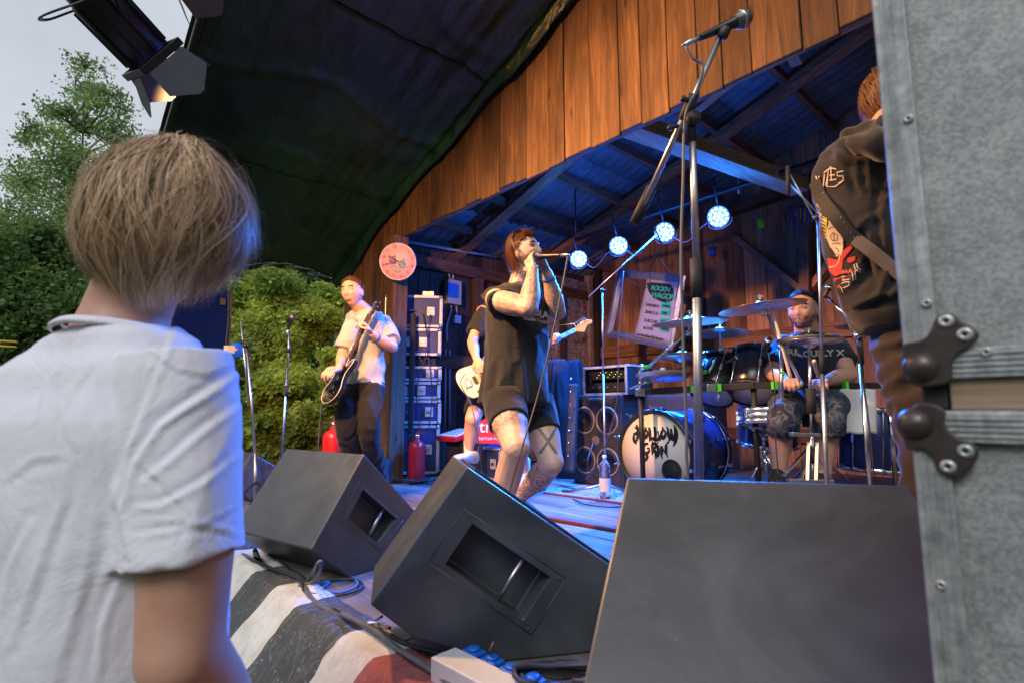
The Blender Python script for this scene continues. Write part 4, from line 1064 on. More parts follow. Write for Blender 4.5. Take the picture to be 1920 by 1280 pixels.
ia = bs.data.attributes.new('ink', 'FLOAT', 'POINT'); ib = bs.data.attributes.new('solid_ink', 'FLOAT', 'POINT'); va = []; vb = []
xc = P(1027, 826, 2.86)
for vv in bs.data.vertices:
    p = vv.co; k = 0; s_ = 0
    for a, b, rad, w_ in ((shr, elr, .09, .9), (elr, wrr, .09, 1), (wrr, P(990, 482, 2.74), .07, 1), (shl, ell, .09, .9), (ell, wll, .09, 1), (wll, P(1008, 478, 2.8), .08, .9)):
        d, u = seg_d(p, a, b); 
        if d < rad: k = max(k, w_)
    if seg_d(p, nk-V((0, 0, .03)), nk+V((0, 0, .06)))[0] < .085: k = 1
    d, u = seg_d(p, hipr, knr)
    if d < .12 and .2 < u < .78: k = max(k, 1.0*min(1, (.80-u)*8))
    d, u = seg_d(p, knl, anl)
    if d < .1 and .12 < u < .93:
        q_ = p*70; s_ = max(s_, .75 if mn.noise(q_) > -.12+.6*abs(u-.5) else .12)
    d = p-xc       # crossed lines on the thigh
    if abs(d.y) < .13:
        for sx in (-1, 1):
            if abs(d.x*.9-sx*d.z*.62)/1.1 < .0075 and abs(d.z) < .065: s_ = .9
    va.append(k); vb.append(s_)
ia.data.foreach_set('value', va); ib.data.foreach_set('value', vb)
face_bits(sg, hc, hf, .98, M['hair_brown'], closed=True); stubble(hc, hf, .98, M['hair_brown'], sg, 420)
short_hair(hc, hf, .98, M['hair_brown'], sg, zc=.10, back=-.45, front=.70, length=.5, infl=.004, seed=5, sweep=(0, -.8, -.5))
def longlock(r_):
    a = r_.choice((r_.uniform(PI*.95, PI*1.9), r_.uniform(PI*1.05, PI*1.95), r_.uniform(PI*.3, PI*.7)))
    st = r_.uniform(.1, .8); fy = math.sin(a); end = r_.uniform(1.75, 2.75) if fy < .3 else r_.uniform(.75, 1.1); tw = r_.gauss(0, .3)
    def g(u):
        th = st+(end-st)*u; aa = a+tw*u*u; d = V((math.sin(th)*math.cos(aa), math.sin(th)*math.sin(aa), math.cos(th))); p = head_point(d, .012+.008*u, False)
        if th > 1.7: p = head_point(V((math.sin(1.7)*math.cos(aa), math.sin(1.7)*math.sin(aa), math.cos(1.7))), .018, False)-V((0, 0, (th-1.7)*.13))
        return p
    return g
strands('hair', hc, hf, .98, M['hair_brown'], sg, 420, longlock, .0026, 7, 9, 8, .006)
for k in range(2):
    m = MB(); c0 = hc+hf @ V((.084, -.006, -.048)); m.tube([c0+hf @ V((0, .008*math.cos(a), .008*math.sin(a)-.004)) for a in np.linspace(0, 6.28, 12)], .002, 5, cap=False) if k == 0 else m.ball(c0+hf @ V((.004, 0, -.018)), .004, 8)
    m.build('earring', M['black_metal'], sg, world=True)
mb = MB(); low = pel+V((0, 0, .0)); hem = P(967, 752, 2.90)
loft(mb, [(nk-V((0, 0, .022)), .085, .080, r, f), (nk-V((0, 0, .065)), .175, .105, r, f), (nk.lerp(pel, .28), .195, .130, r, f), (nk.lerp(pel, .62), .182, .138, r, f), (pel+V((0, 0, .02)), .205, .160, r, f), (hem-V((0, 0, .012)), .212, .165, r, f)], 28)
sleeve(mb, shr+r*-.03, shr.lerp(elr, .22)+V((0, 0, -.008)), .068, .082); sleeve(mb, shl+r*.03, shl.lerp(ell, .35), .066, .078)
tee_sg = body_obj(mb, 't_shirt', M['tee_black'], sg, .008, 4, fold_noise((7, 7, 4), .014, 8.0, .002))
mb = MB(); loft(mb, [(pel+V((0, 0, .04)), .150, .115, r, f), (pel-V((0, 0, .08)), .165, .125, r, f)])
for h0, k0, u in ((hipr, knr, .50), (hipl, knl, .52)): mb.tube([h0+V((0, 0, .02)), h0.lerp(k0, .25), h0.lerp(k0, u)], [.108, .108, .103], 20)
body_obj(mb, 'shorts', M['trouser_black'], sg, .007, 4, fold_noise((10, 10, 6), .004, 5.0))
mb = MB(); capsule(mb, [anl+V((0, 0, .05)), P(973, 945, 3.16)], [.047, .044]); capsule(mb, [anr+V((0, 0, .05)), anr], [.047, .044]); body_obj(mb, 'socks', M['sock'], sg, .006, 3)
mb = MB(); h1 = P(962, 957, 3.20); shoe(mb, h1, P(1022, 985, 3.02)); h2 = soles_to(.0, anr+V((-.06, .04, 0))); shoe(mb, h2, h2+V((.2, -.17, 0)))
body_obj(mb, 'shoes', M['rubber'], sg, .007, 3)
for a_, b_ in ((h1, P(1022, 985, 3.02)), (h2, h2+V((.2, -.17, 0)))): mb = MB(); sole(mb, a_, b_); mb.build('shoe_sole', M['white_shoe'], sg, world=True)
m = MB(); ax = (ell-wll).normalized(); x_ = ax.orthogonal().normalized(); y_ = ax.cross(x_); c0 = wll+ax*.035
m.tube([c0+x_*.035*math.cos(a)+y_*.035*math.sin(a) for a in np.linspace(0, 2*PI, 20)], .009, 8, cap=False, flat=.3, side=ax); m.build('wristband', M['blue_band'], sg, world=True)
tr = place_text('lettering', 'ESCALATE', .056, M['white_print'], nk.lerp(pel, .31)+f*.24-r*.045, r*-1, (0, 0, 1), tee_sg, bold=.0022, shear=0, spacing=.9); densify(tr, .012); project_text(tr, [tee_sg], -f, .003, .0)
tr = place_text('lettering', 'VEGAN STRAIGHT EDGE', .026, M['white_print'], nk.lerp(pel, .31)+f*.24-r*.045-V((0, 0, .040)), r*-1, (0, 0, 1), tee_sg, bold=.0008, spacing=1.05); densify(tr, .012); project_text(tr, [tee_sg], -f, .003, .0)
# microphone in his fist with its long cable
def mic(name, label, tail, tip, s=1.0, cat='microphone'):
    tail, tip = V(tail), V(tip); d = (tip-tail).normalized(); R = zframe(d); g = thing(name, label, cat, tail, R); L = (tip-tail).length
    m = MB(); m.lathe([(.0095*s, 0), (.0100*s, .01), (.0120*s, L*.3), (.0165*s, L-.045*s), (.0175*s, L-.043*s)], n=18); m.build('handle', M['black_metal'], g)
    m = MB(); m.lathe([(.0120*s, L-.048*s), (.021*s, L-.040*s), (.0255*s, L-.026*s), (.0262*s, L-.018*s), (.0235*s, L-.006*s), (.015*s, L+.004*s), (.004*s, L+.008*s)], n=24); m.build('grille', M['mesh'], g)
    m = MB(); m.lathe([(.0258*s, L-.026*s), (.0272*s, L-.024*s), (.0272*s, L-.019*s), (.0258*s, L-.017*s)], n=24); m.build('grille_ring', M['steel'], g)
    m = MB(); m.lathe([(.004*s, -.055*s), (.006*s, -.045*s), (.0085*s, -.035*s), (.0088*s, .002)], n=12); m.build('plug', M['steel'], g)
    return g
t = NT('mic_mesh'); v = t.coord((1, 1, 1), False); vo = t.n('ShaderNodeTexVoronoi', Scale=420); t.l(v, vo.inputs['Vector']); c = t.ramp(vo.outputs['Distance'], [(.1, (.6, .58, .55)), (.5, (.08, .08, .08))]); t.set(c, .4, .8); t.bump(vo.outputs['Distance'], .5, .001); M['mesh'] = t.m
a0, a1 = P(1052, 479, 2.63), P(1003, 482, 2.76)
mic('microphone', 'black microphone held to the singer\'s mouth', a0, a1)
m = MB(); d = (a0-a1).normalized()
m.tube(curve_pts([a0+d*.05, P(1064, 484, 2.60), P(1050, 560, 2.56), P(1024, 680, 2.50), P(1003, 760, 2.45), P(975, 850, 2.35), P(956, 917, 2.30), P(946, 960, 2.24), FL(960, 1040), FL(1010, 1050), FL(1075, 1010), FL(1120, 1040)], 8), .0042, 7)
tag(m.build('microphone_cable', M['cable']), 'long black cable looping down in front of the singer from his microphone', 'cable')

# ================================================================== the bass player behind the singer
bp = person('person half hidden behind the singer playing the cream bass guitar', FL(930, 935))
f = V((-.2, -.97, 0)).normalized(); r = right_of(f); nk = P(942, 560, 4.45); hc = P(982, 500, 4.42); hf = head_frame((-.1, -.95, -.25)); pel = P(925, 742, 4.42)
shr = P(905, 584, 4.40); shl = P(980, 586, 4.48); elr = P(886, 640, 4.28); wrr = P(893, 672, 4.05); ell = P(1012, 655, 4.40); wll = P(1032, 646, 4.25)
mb = MB(); add_head(mb, hc, hf); capsule(mb, [nk-V((0, 0, .04)), hc+hf @ V((0, -.02, -.07))], [.062, .056], 14)
loft(mb, [(nk-V((0, 0, .05)), .13, .08, r, f), (pel, .15, .10, r, f)]); capsule(mb, [shr, elr], [.054, .043]); capsule(mb, [elr, elr.lerp(wrr, .3), wrr], [.045, .046, .028])
capsule(mb, [shl, ell], [.054, .043]); capsule(mb, [ell, wll], [.044, .028]); hand(mb, wrr, P(903, 690, 3.98)-wrr, (.2, .9, 0), .6, 1.05, side=-1); hand(mb, wll, P(1046, 640, 4.18)-wll, (0, -.5, .6), [.9]*4, 1.0, side=1)
hipr = pel+r*.1; hipl = pel-r*.1; knr = P(886, 785, 4.22); anr = P(879, 846, 4.30); knl = P(968, 820, 4.28); anl = P(985, 885, 4.45)
for h0, k0, a0_ in ((hipr, knr, anr), (hipl, knl, anl)): capsule(mb, [h0, k0], [.09, .062]); capsule(mb, [k0, k0.lerp(a0_, .4)+V((0, .02, 0)), a0_], [.058, .060, .036])
body_obj(mb, 'body', M['skin_w'], bp, .006, 4); face_bits(bp, hc, hf, 1, M['hair_brown']); short_hair(hc, hf, 1, M['hair_brown'], bp, count=150)
mb = MB(); loft(mb, [(nk-V((0, 0, .03)), .085, .07, r, f), (nk-V((0, 0, .07)), .17, .10, r, f), (nk.lerp(pel, .5), .18, .12, r, f), (pel, .18, .125, r, f)], 24)
sleeve(mb, shr-r*.02, shr.lerp(elr, .75), .066, .076); sleeve(mb, shl+r*.02, shl.lerp(ell, .6), .066, .076); body_obj(mb, 't_shirt', M['tee_black'], bp, .009, 4, fold_noise((8, 8, 4), .012, 2.0))
mb = MB(); loft(mb, [(pel+V((0, 0, .04)), .155, .11, r, f), (pel-V((0, 0, .1)), .17, .12, r, f)])
for h0, k0 in ((hipr, knr), (hipl, knl)): mb.tube([h0, h0.lerp(k0, .7)], [.105, .10], 16)
body_obj(mb, 'shorts', M['trouser_black'], bp, .009, 4)
mb = MB(); capsule(mb, [anr+V((0, 0, .09)), anr], [.042, .040]); capsule(mb, [anl+V((0, 0, .09)), anl], [.042, .040]); body_obj(mb, 'socks', M['sock'], bp, .006, 3)
mb = MB(); h1 = P(893, 868, 4.33); h2 = soles_to(0, anl+V((.0, .05, 0))); h2.z = anl.z-.09; shoe(mb, h1, P(852, 863, 4.10)); shoe(mb, h2, h2+V((-.08, -.24, 0))); body_obj(mb, 'shoes', M['white_shoe'], bp, .006, 3)
m = MB(); band(m, curve_pts([P(905, 560, 4.3), P(930, 545, 4.30), P(985, 600, 4.28), P(1010, 680, 4.2)], 6), .06, (0, -1, .1)); m.build('shoulder_strap', M['rubber'], bp, world=True)
m = MB(); m.tube(curve_pts([P(872, 700, 4.1), P(864, 720, 4.0), P(884, 760, 3.9), P(898, 830, 3.8), FL(918, 955), FL(980, 940)], 8), .004, 6)
tag(m.build('bass_cable', M['cable']), 'thin black cable falling from the cream bass guitar', 'cable')

# ================================================================== the drummer
M['tee_navy'] = fabric('dark_tee', (.022, .026, .045)); dr = person('person with short dark hair drumming behind the kit in a dark printed t-shirt', P(1525, 760, 3.6)); dr.location.z = .17
f = V((-.62, -.78, 0)).normalized(); r = right_of(f); nk = P(1513, 616, 3.52); hc = P(1506, 582, 3.46); hf = head_frame((-.72, -.68, -.06)); pel = P(1528, 748, 3.62)
shr = P(1470, 645, 3.42); shl = P(1568, 645, 3.52); elr = P(1448, 698, 3.30); wrr = P(1478, 716, 3.10); ell = P(1590, 703, 3.32); wll = P(1548, 714, 3.12)
mb = MB(); add_head(mb, hc, hf, 1.08); capsule(mb, [nk-V((0, 0, .05)), hc+hf @ V((0, -.02, -.07))], [.076, .070], 14)
loft(mb, [(nk-V((0, 0, .05)), .15, .10, r, f), (pel, .17, .15, r, f)]); capsule(mb, [shr, elr], [.062, .050]); capsule(mb, [elr, wrr], [.052, .032]); capsule(mb, [shl, ell], [.064, .052]); capsule(mb, [ell, ell.lerp(wll, .4), wll], [.054, .052, .032])
hand(mb, wrr, V((-.3, -.9, .1)), (0, 0, -1), [1.0]*4, 1.0, side=1); hand(mb, wll, V((-.7, -.7, 0)), (0, 0, -1), [1.0]*4, 1.0, side=-1)
hipr = pel+r*.11; hipl = pel-r*.11; knr = P(1470, 775, 3.12); anr = P(1462, 880, 3.15); knl = P(1556, 768, 3.12); anl = P(1545, 888, 3.16)
for h0, k0, a0_ in ((hipr, knr, anr), (hipl, knl, anl)): capsule(mb, [h0, k0], [.10, .07]); capsule(mb, [k0, k0.lerp(a0_, .4)+V((0, .02, 0)), a0_], [.062, .066, .04])
body_obj(mb, 'body', M['skin_w'], dr, .0055, 4); face_bits(dr, hc, hf, 1.08, M['hair_black']); stubble(hc, hf, 1.08, M['hair_brown'], dr, 380, 8); short_hair(hc, hf, 1.08, M['hair_black'], dr, zc=.34, back=-.2, front=.80, length=.16, seed=11)
mb = MB(); loft(mb, [(nk-V((0, 0, .03)), .10, .085, r, f), (nk-V((0, 0, .075)), .19, .12, r, f), (nk.lerp(pel, .45), .215, .16, r, f), (pel, .215, .18, r, f)], 26)
sleeve(mb, shr-r*.02, shr.lerp(elr, .8), .074, .086); sleeve(mb, shl+r*.02, shl.lerp(ell, .62), .076, .088); tee_dr = body_obj(mb, 't_shirt', M['tee_navy'], dr, .009, 4, fold_noise((8, 8, 4), .013, 4.0))
t = NT('patterned_cloth'); v = t.coord((1, 1, 1), False); f3 = t.noise(v, 15, 3, .5, 1.2); t.set(t.ramp(f3, [(.42, (.015, .02, .04)), (.5, (.11, .13, .17)), (.58, (.03, .045, .08))]), .9); M['camo'] = t.m; M['pale_wood'] = plain('pale_wood', (.74, .66, .52), .5, 0, .06)
mb = MB(); loft(mb, [(pel+V((0, 0, .04)), .18, .15, r, f), (pel-V((0, 0, .08)), .19, .16, r, f)])
for h0, k0, a0_ in ((hipr, knr, anr), (hipl, knl, anl)): mb.tube(curve_pts([h0, k0+V((0, 0, .01)), k0.lerp(a0_, .35)], 5), [.100]*5+[.088]*3+[.088]*3, 16)
body_obj(mb, 'shorts', M['camo'], dr, .009, 5, fold_noise((9, 9, 7), .007, 4.0, .0))
mb = MB(); 
for a0_ in (anr, anl): shoe(mb, a0_+V((.02, .05, -.075)), a0_+V((-.12, -.18, -.085)))
body_obj(mb, 'shoes', M['rubber'], dr, .008, 3)
tr = place_text('lettering', 'SERIOUSLY X', .055, M['white_print'], P(1518, 660, 3.3), r*-1, (0, 0, 1), tee_dr, bold=.0022); densify(tr, .012); project_text(tr, [tee_dr], -f, .003)
for nm, lab, a, b in (('drumstick', 'pale wooden drumstick raised beside the cymbal pole left of the drummer\'s chin', P(1447, 577, 3.02), P(1482, 705, 3.03)), ('drumstick', 'pale wooden drumstick held low in the drummer\'s left hand', P(1534, 706, 3.02), P(1525, 672, 2.62))):
    m = MB(); d = (b-a); m.lathe([(.003, 0), (.0062, .006), (.0062, .012), (.0042, .02), (.0085, .12), (.0095, .36), (.0095, .42)], n=10)
    g = thing(nm, lab, 'drumstick', a, zframe(d)); m.build('stick', M['pale_wood'], g)

# ================================================================== the guitarist in the hooded sweatshirt at the right
t = NT('black_fleece'); v = t.coord((1, 1, 1), False); f3 = t.noise(v, 8, 5); g3 = t.noise(v, 700, 2); t.set(t.ramp(f3, [(.3, (.013, .009, .007)), (.7, (.022, .016, .012))]), .95); t.b.inputs['Sheen Weight'].default_value = .3; t.bump(g3, .2, .001); M['fleece'] = t.m
M['skin_o'] = skin('skin_ruddy', (.60, .33, .22))
hd = person('person in a printed black hooded sweatshirt seen from behind next to the flight cases', V((P(1690, 900, 1.42).x, 1.42, 0)))
f = V((.42, .90, 0)).normalized(); r = right_of(f); up_ = V((-.08, 0, 1))
nk = P(1656, 234, 1.47); hc = P(1686, 188, 1.50); hf = head_frame((.55, .80, -.25)); pel = P(1706, 640, 1.52)
shl = P(1592, 302, 1.50); shr = P(1730, 300, 1.42); ell = P(1680, 440, 1.74); wll = P(1740, 480, 1.85); elr = P(1745, 420, 1.36); wrr = P(1740, 520, 1.55)
mb = MB(); add_head(mb, hc, hf, 1.0); capsule(mb, [nk-V((0, 0, .05)), hc+hf @ V((0, -.02, -.06))], [.064, .058], 16)
loft(mb, [(nk-V((0, 0, .07)), .13, .08, r, f), (pel+r*.02, .09, .07, r, f)]); capsule(mb, [shl, ell], [.045, .035]); capsule(mb, [ell, wll], [.04, .027]); capsule(mb, [shr, elr], [.05, .04]); capsule(mb, [elr, wrr], [.04, .027])
hand(mb, wll, wll-ell, (0, 0, 1), .6, side=-1); hand(mb, wrr, wrr-elr, (0, 0, 1), .6)
pel2 = pel+r*.06; hipl = pel2-r*.06; hipr = pel2+r*.09; knl = P(1765, 905, 1.40); anl = P(1700, 1130, 1.5); anl.z = .1; knr = V((hipr.x+.14, 1.30, .50)); anr = V((hipr.x+.10, 1.45, .1))
for h0, k0, a0_ in ((hipl, knl, anl), (hipr, knr, anr)): capsule(mb, [h0, k0, a0_], [.06, .05, .04])
body_obj(mb, 'body', M['skin_o'], hd, .006, 4); face_bits(hd, hc, hf, 1, M['hair_brown']); short_hair(hc, hf, 1.02, M['hair_ginger'], hd, zc=-.15, back=-.50, front=.5, length=.6, infl=.012, count=700, seed=15, sweep=(.2, -.3, -1))
mb = MB()
def hoodsec(u, ww, dd, ox=0, oy=0): c = (nk-V((0, 0, .035))).lerp(pel, u)+r*ox+f*oy; return (c, ww, dd, r, f)
loft(mb, [hoodsec(-.02, .09, .08), hoodsec(.06, .165, .105), hoodsec(.17, .188, .125, -.005), hoodsec(.42, .178, .130, -.008), hoodsec(.72, .160, .125, -.008), hoodsec(.88, .142, .115, .004), hoodsec(.95, .128, .108, .012)], 34)
mb.tube(curve_pts([shl+r*.03, shl.lerp(ell, .5), ell, wll], 5), [.06]+[.076-.03*i/14 for i in range(15)], 18); mb.tube(curve_pts([shr-r*.03, shr.lerp(elr, .5), elr, wrr], 5), [.06]+[.080-.03*i/14 for i in range(15)], 18)
gf = fold_noise((6.5, 6.5, 5.5), .023, 11.0, .0025)
HC = [(Z_, 9, .010) for Z_ in ([(1606, 318), (1612, 345), (1622, 362)], [(1628, 325), (1630, 345), (1640, 355)], [(1652, 350), (1675, 340), (1700, 330)], [(1664, 372), (1690, 355), (1715, 350)], [(1610, 430), (1622, 415), (1650, 400)], [(1630, 425), (1634, 470), (1650, 520)], [(1655, 360), (1655, 430), (1660, 470)], [(1585, 540), (1610, 505), (1620, 480)], [(1600, 575), (1640, 555), (1700, 545)], [(1640, 560), (1660, 520), (1670, 500)], [(1570, 290), (1600, 300), (1630, 298)])]
def hfold(c): return gf(c)*.55+(crease(c, HC) if c.y < 1.62 else 0)
hoodie = body_obj(mb, 'hooded_sweatshirt', M['fleece'], hd, .007, 4, hfold)
mb = MB(); hcn = nk-V((0, 0, .045))-f*.055
capsule(mb, [hcn-r*.115+f*.05-V((0, 0, .01)), hcn-r*.06-f*.05-V((0, 0, .045)), hcn-f*.085-V((0, 0, .085)), hcn+r*.06-f*.04-V((0, 0, .035)), hcn+r*.11+f*.05], [.030, .046, .052, .044, .028], 16, .8)
capsule(mb, [hcn-r*.09+f*.01+V((0, 0, .005)), hcn-f*.06-V((0, 0, .02)), hcn+r*.09+f*.01], [.026, .034, .026], 14)
body_obj(mb, 'hood', M['fleece'], hd, .007, 3, fold_noise((13, 13, 13), .011, 2.0))
mb = MB(); loft(mb, [(pel+r*.02+V((0, 0, .07)), .118, .10, r, f), (pel2-V((0, 0, .1)), .135, .12, r, f)])
for h0, k0, a0_ in ((hipl, knl, anl), (hipr, knr, anr)): mb.tube(curve_pts([h0, k0, a0_-V((0, 0, .03))], 6), [.095-.020*min(1, i/10) for i in range(13)], 16)
M['brown_cloth'] = fabric('brown_black_trousers', (.03, .02, .016)); body_obj(mb, 'trousers', M['brown_cloth'], hd, .009, 3, fold_noise((11, 11, 14), .014, 6.0))
mb = MB()
for a0_ in (anr, anl): shoe(mb, a0_+V((-.03, -.06, -.10)), a0_+V((.10, .18, -.10)))
body_obj(mb, 'shoes', M['rubber'], hd, .008, 3)
# the print on the back: lettering, spikes and a red shape
M['yellow_print'] = plain('yellow_print', (.62, .58, .05), .8, 0, .04); M['red_print'] = plain('red_print', (.62, .05, .04), .8, 0, .06); M['bone_print'] = plain('bone_print', (.80, .66, .50), .8, 0, .04)
def stroke2(mb, pts, w0, M_):
    """flat tapered brush stroke in a plane"""
    m = len(pts)
    vs = []
    for i, p in enumerate(pts):
        a = V(pts[max(i-1, 0)]); b = V(pts[min(i+1, m-1)]); d = (b-a).normalized(); n_ = V((-d.y, d.x)); w_ = w0 if not isinstance(w0, list) else w0[i]; p = V(p)
        vs += [M_ @ V((*(p-n_*w_/2), 0)), M_ @ V((*(p+n_*w_/2), 0))]
    return mb.add(vs, [(2*i, 2*i+2, 2*i+3, 2*i+1) for i in range(m-1)])
def back_print(name, pixels_list, w_, mat, Y=1.25):
    m = MB()
    for pts in pixels_list:
        q = [V((x, -y)) for x, y in pts]; n0 = len(m.v); Mx = Matrix.Identity(4); stroke2(m, q, w_, Mx)
        for k in range(n0, len(m.v)): x, y, _ = m.v[k]; m.v[k] = tuple(P(x, -y, Y))
    o = m.build(name, mat, hoodie, world=True); densify(o, .008); 
    return o
def poly_print(name, polys, mat, Y=1.25):
    m = MB()
    for pl_ in polys: m.add([P(x, y, Y) for x, y in pl_], [tuple(range(len(pl_)))])
    o = m.build(name, mat, hoodie, world=True); densify(o, .008); return o
prn = []
Z = lambda l: [(1500+x/4.265, 280+y/4.265) for x, y in l]     # traced at an enlargement
prn.append(back_print('lettering', [Z([(125, 215), (165, 330), (180, 345), (195, 200)]), Z([(150, 215), (150, 280)]), Z([(205, 290), (225, 170), (215, 300), (280, 300), (345, 250)]), Z([(190, 190), (240, 150), (290, 160)]), Z([(245, 140), (250, 250)]), Z([(235, 210), (280, 205)]), Z([(235, 250), (290, 240)]), Z([(345, 175), (295, 185), (300, 215), (345, 215), (345, 250), (310, 270)]),
    Z([(130, 440), (165, 480), (135, 500), (170, 520), (145, 560)])], 1.9, M['bone_print']))
prn.append(back_print('lettering', [Z([(330, 1020), (360, 1015), (345, 1040), (335, 1050), (395, 1040)]), Z([(330, 1075), (350, 1065), (395, 1060), (390, 1090), (345, 1110)]), Z([(385, 1000), (400, 960), (420, 1000), (425, 1050), (445, 1040), (440, 980), (460, 960)]), Z([(430, 920), (440, 960), (480, 985), (485, 965), (460, 945), (450, 915)]), Z([(325, 1100), (345, 1150)]), Z([(345, 965), (355, 990), (370, 965), (365, 995)]), Z([(230, 945), (280, 935), (310, 900), (320, 830)])], 1.5, M['bone_print']))
sp = []
for k in range(12):
    u = k/11; x0, y0 = 215, 560+u*150; sp.append(Z([(x0-2, y0-7), (150+u*40, 520+u*170+(k % 2)*12), (x0+2, y0+9)]))
for k in range(5): x0, y0 = 235+k*14, 455+k*12; sp.append(Z([(x0, y0), (x0+26-k*2+14*(k == 4), y0+28-10*k), (x0+10, y0+8)]))
prn.append(poly_print('spikes', sp, M['yellow_print']))
prn.append(poly_print('red_shape', [Z([(215, 870), (300, 885), (330, 820), (400, 770), (420, 790), (345, 880), (330, 990), (290, 1015), (240, 1005)]), Z([(375, 900), (385, 870), (440, 855), (440, 890), (400, 912)]), Z([(255, 1040), (290, 1030), (285, 1060)]), Z([(290, 1100), (320, 1080), (318, 1112)])], M['red_print']))
prn.append(poly_print('pale_shape', [Z([(212, 640), (235, 585), (290, 600), (335, 690), (350, 760), (330, 850), (290, 860), (240, 780), (215, 720)]), Z([(228, 560), (262, 600), (230, 612)])], M['bone_print']))
prn.append(back_print('dark_lines', [Z([(240, 700), (262, 668), (300, 690), (296, 730), (262, 736), (240, 700)]), Z([(225, 640), (270, 620), (310, 650)]), Z([(270, 665), (272, 735)]), Z([(255, 760), (300, 750), (325, 765)]), Z([(245, 790), (280, 840), (320, 850)]), Z([(280, 790), (305, 800), (310, 830)]), Z([(330, 700), (352, 720), (340, 760), (352, 790)])], 1.3, M['black_print']))
trh = BVHTree.FromPolygons([q.co for q in hoodie.data.vertices], [tuple(p.vertices) for p in hoodie.data.polygons])
for i, o in enumerate(prn):
    lift = .0035+(.0016 if i == 5 else 0)+(.0008 if i in (0, 1, 4) else 0); W_ = wm(o); Wi = W_.inverted()
    for q_ in o.data.vertices:
        d = (W_ @ q_.co-EYE).normalized(); h_ = trh.ray_cast(EYE, d)
        if h_[0] is None:
            n_ = trh.find_nearest(W_ @ q_.co+d*.2); h_ = (n_[0], n_[1])
        q_.co = Wi @ (h_[0]-d*lift)
    o.data.update()
# strap across the back
m = MB(); L = [(1527, 340), (1540, 372), (1562, 402), (1586, 432), (1605, 450)]; dg = None
trh = BVHTree.FromPolygons([q.co for q in hoodie.data.vertices], [tuple(p.vertices) for p in hoodie.data.polygons])
def on_hoodie(px, py, lift=.007):
    d = (P(px, py, 2)-EYE).normalized(); h = trh.ray_cast(EYE, d); return (h[0]-d*lift, h[1]) if h[0] is not None and h[0].y < 2 else (P(px, py, 1.40), -d)
pts = [on_hoodie(*q_) for q_ in L]; nav = sum((p[1] for p in pts), V())/len(pts); m2_ = MB(); band(m2_, curve_pts([p[0] for p in pts], 4), .040, nav, .003)
nav = sum((p[1] for p in pts), V())/len(pts); pts = [(q_[0], nav) for q_ in pts]
st = thing('guitar_strap', 'broad dark strap running diagonally across the back of the hooded sweatshirt', 'strap', pts[2][0])
m2_.build('studded_band', M['rubber'], st, world=True)
L = [(1603, 448), (1630, 468), (1655, 488), (1680, 508), (1700, 524)]; pts2 = [on_hoodie(*q_, .010) for q_ in L]; nv2 = sum((p[1] for p in pts2), V())/len(pts2); m2_ = MB(); band(m2_, curve_pts([p[0] for p in pts2], 4), .034, nv2, .003)
M['grey_web'] = fabric('grey_webbing', (.16, .13, .11)); m2_.build('webbing', M['grey_web'], st, world=True)
m2_ = MB()
for k in range(12): p = pts[0][0].lerp(pts[4][0], (k+.5)/12); q_ = on_hoodie(*(lambda t_: (1527+78*t_, 340+110*t_))((k+.5)/12), .0105)[0]; m2_.ball(q_, .0017, 6)
m2_.build('studs', M['chrome'], st, world=True)
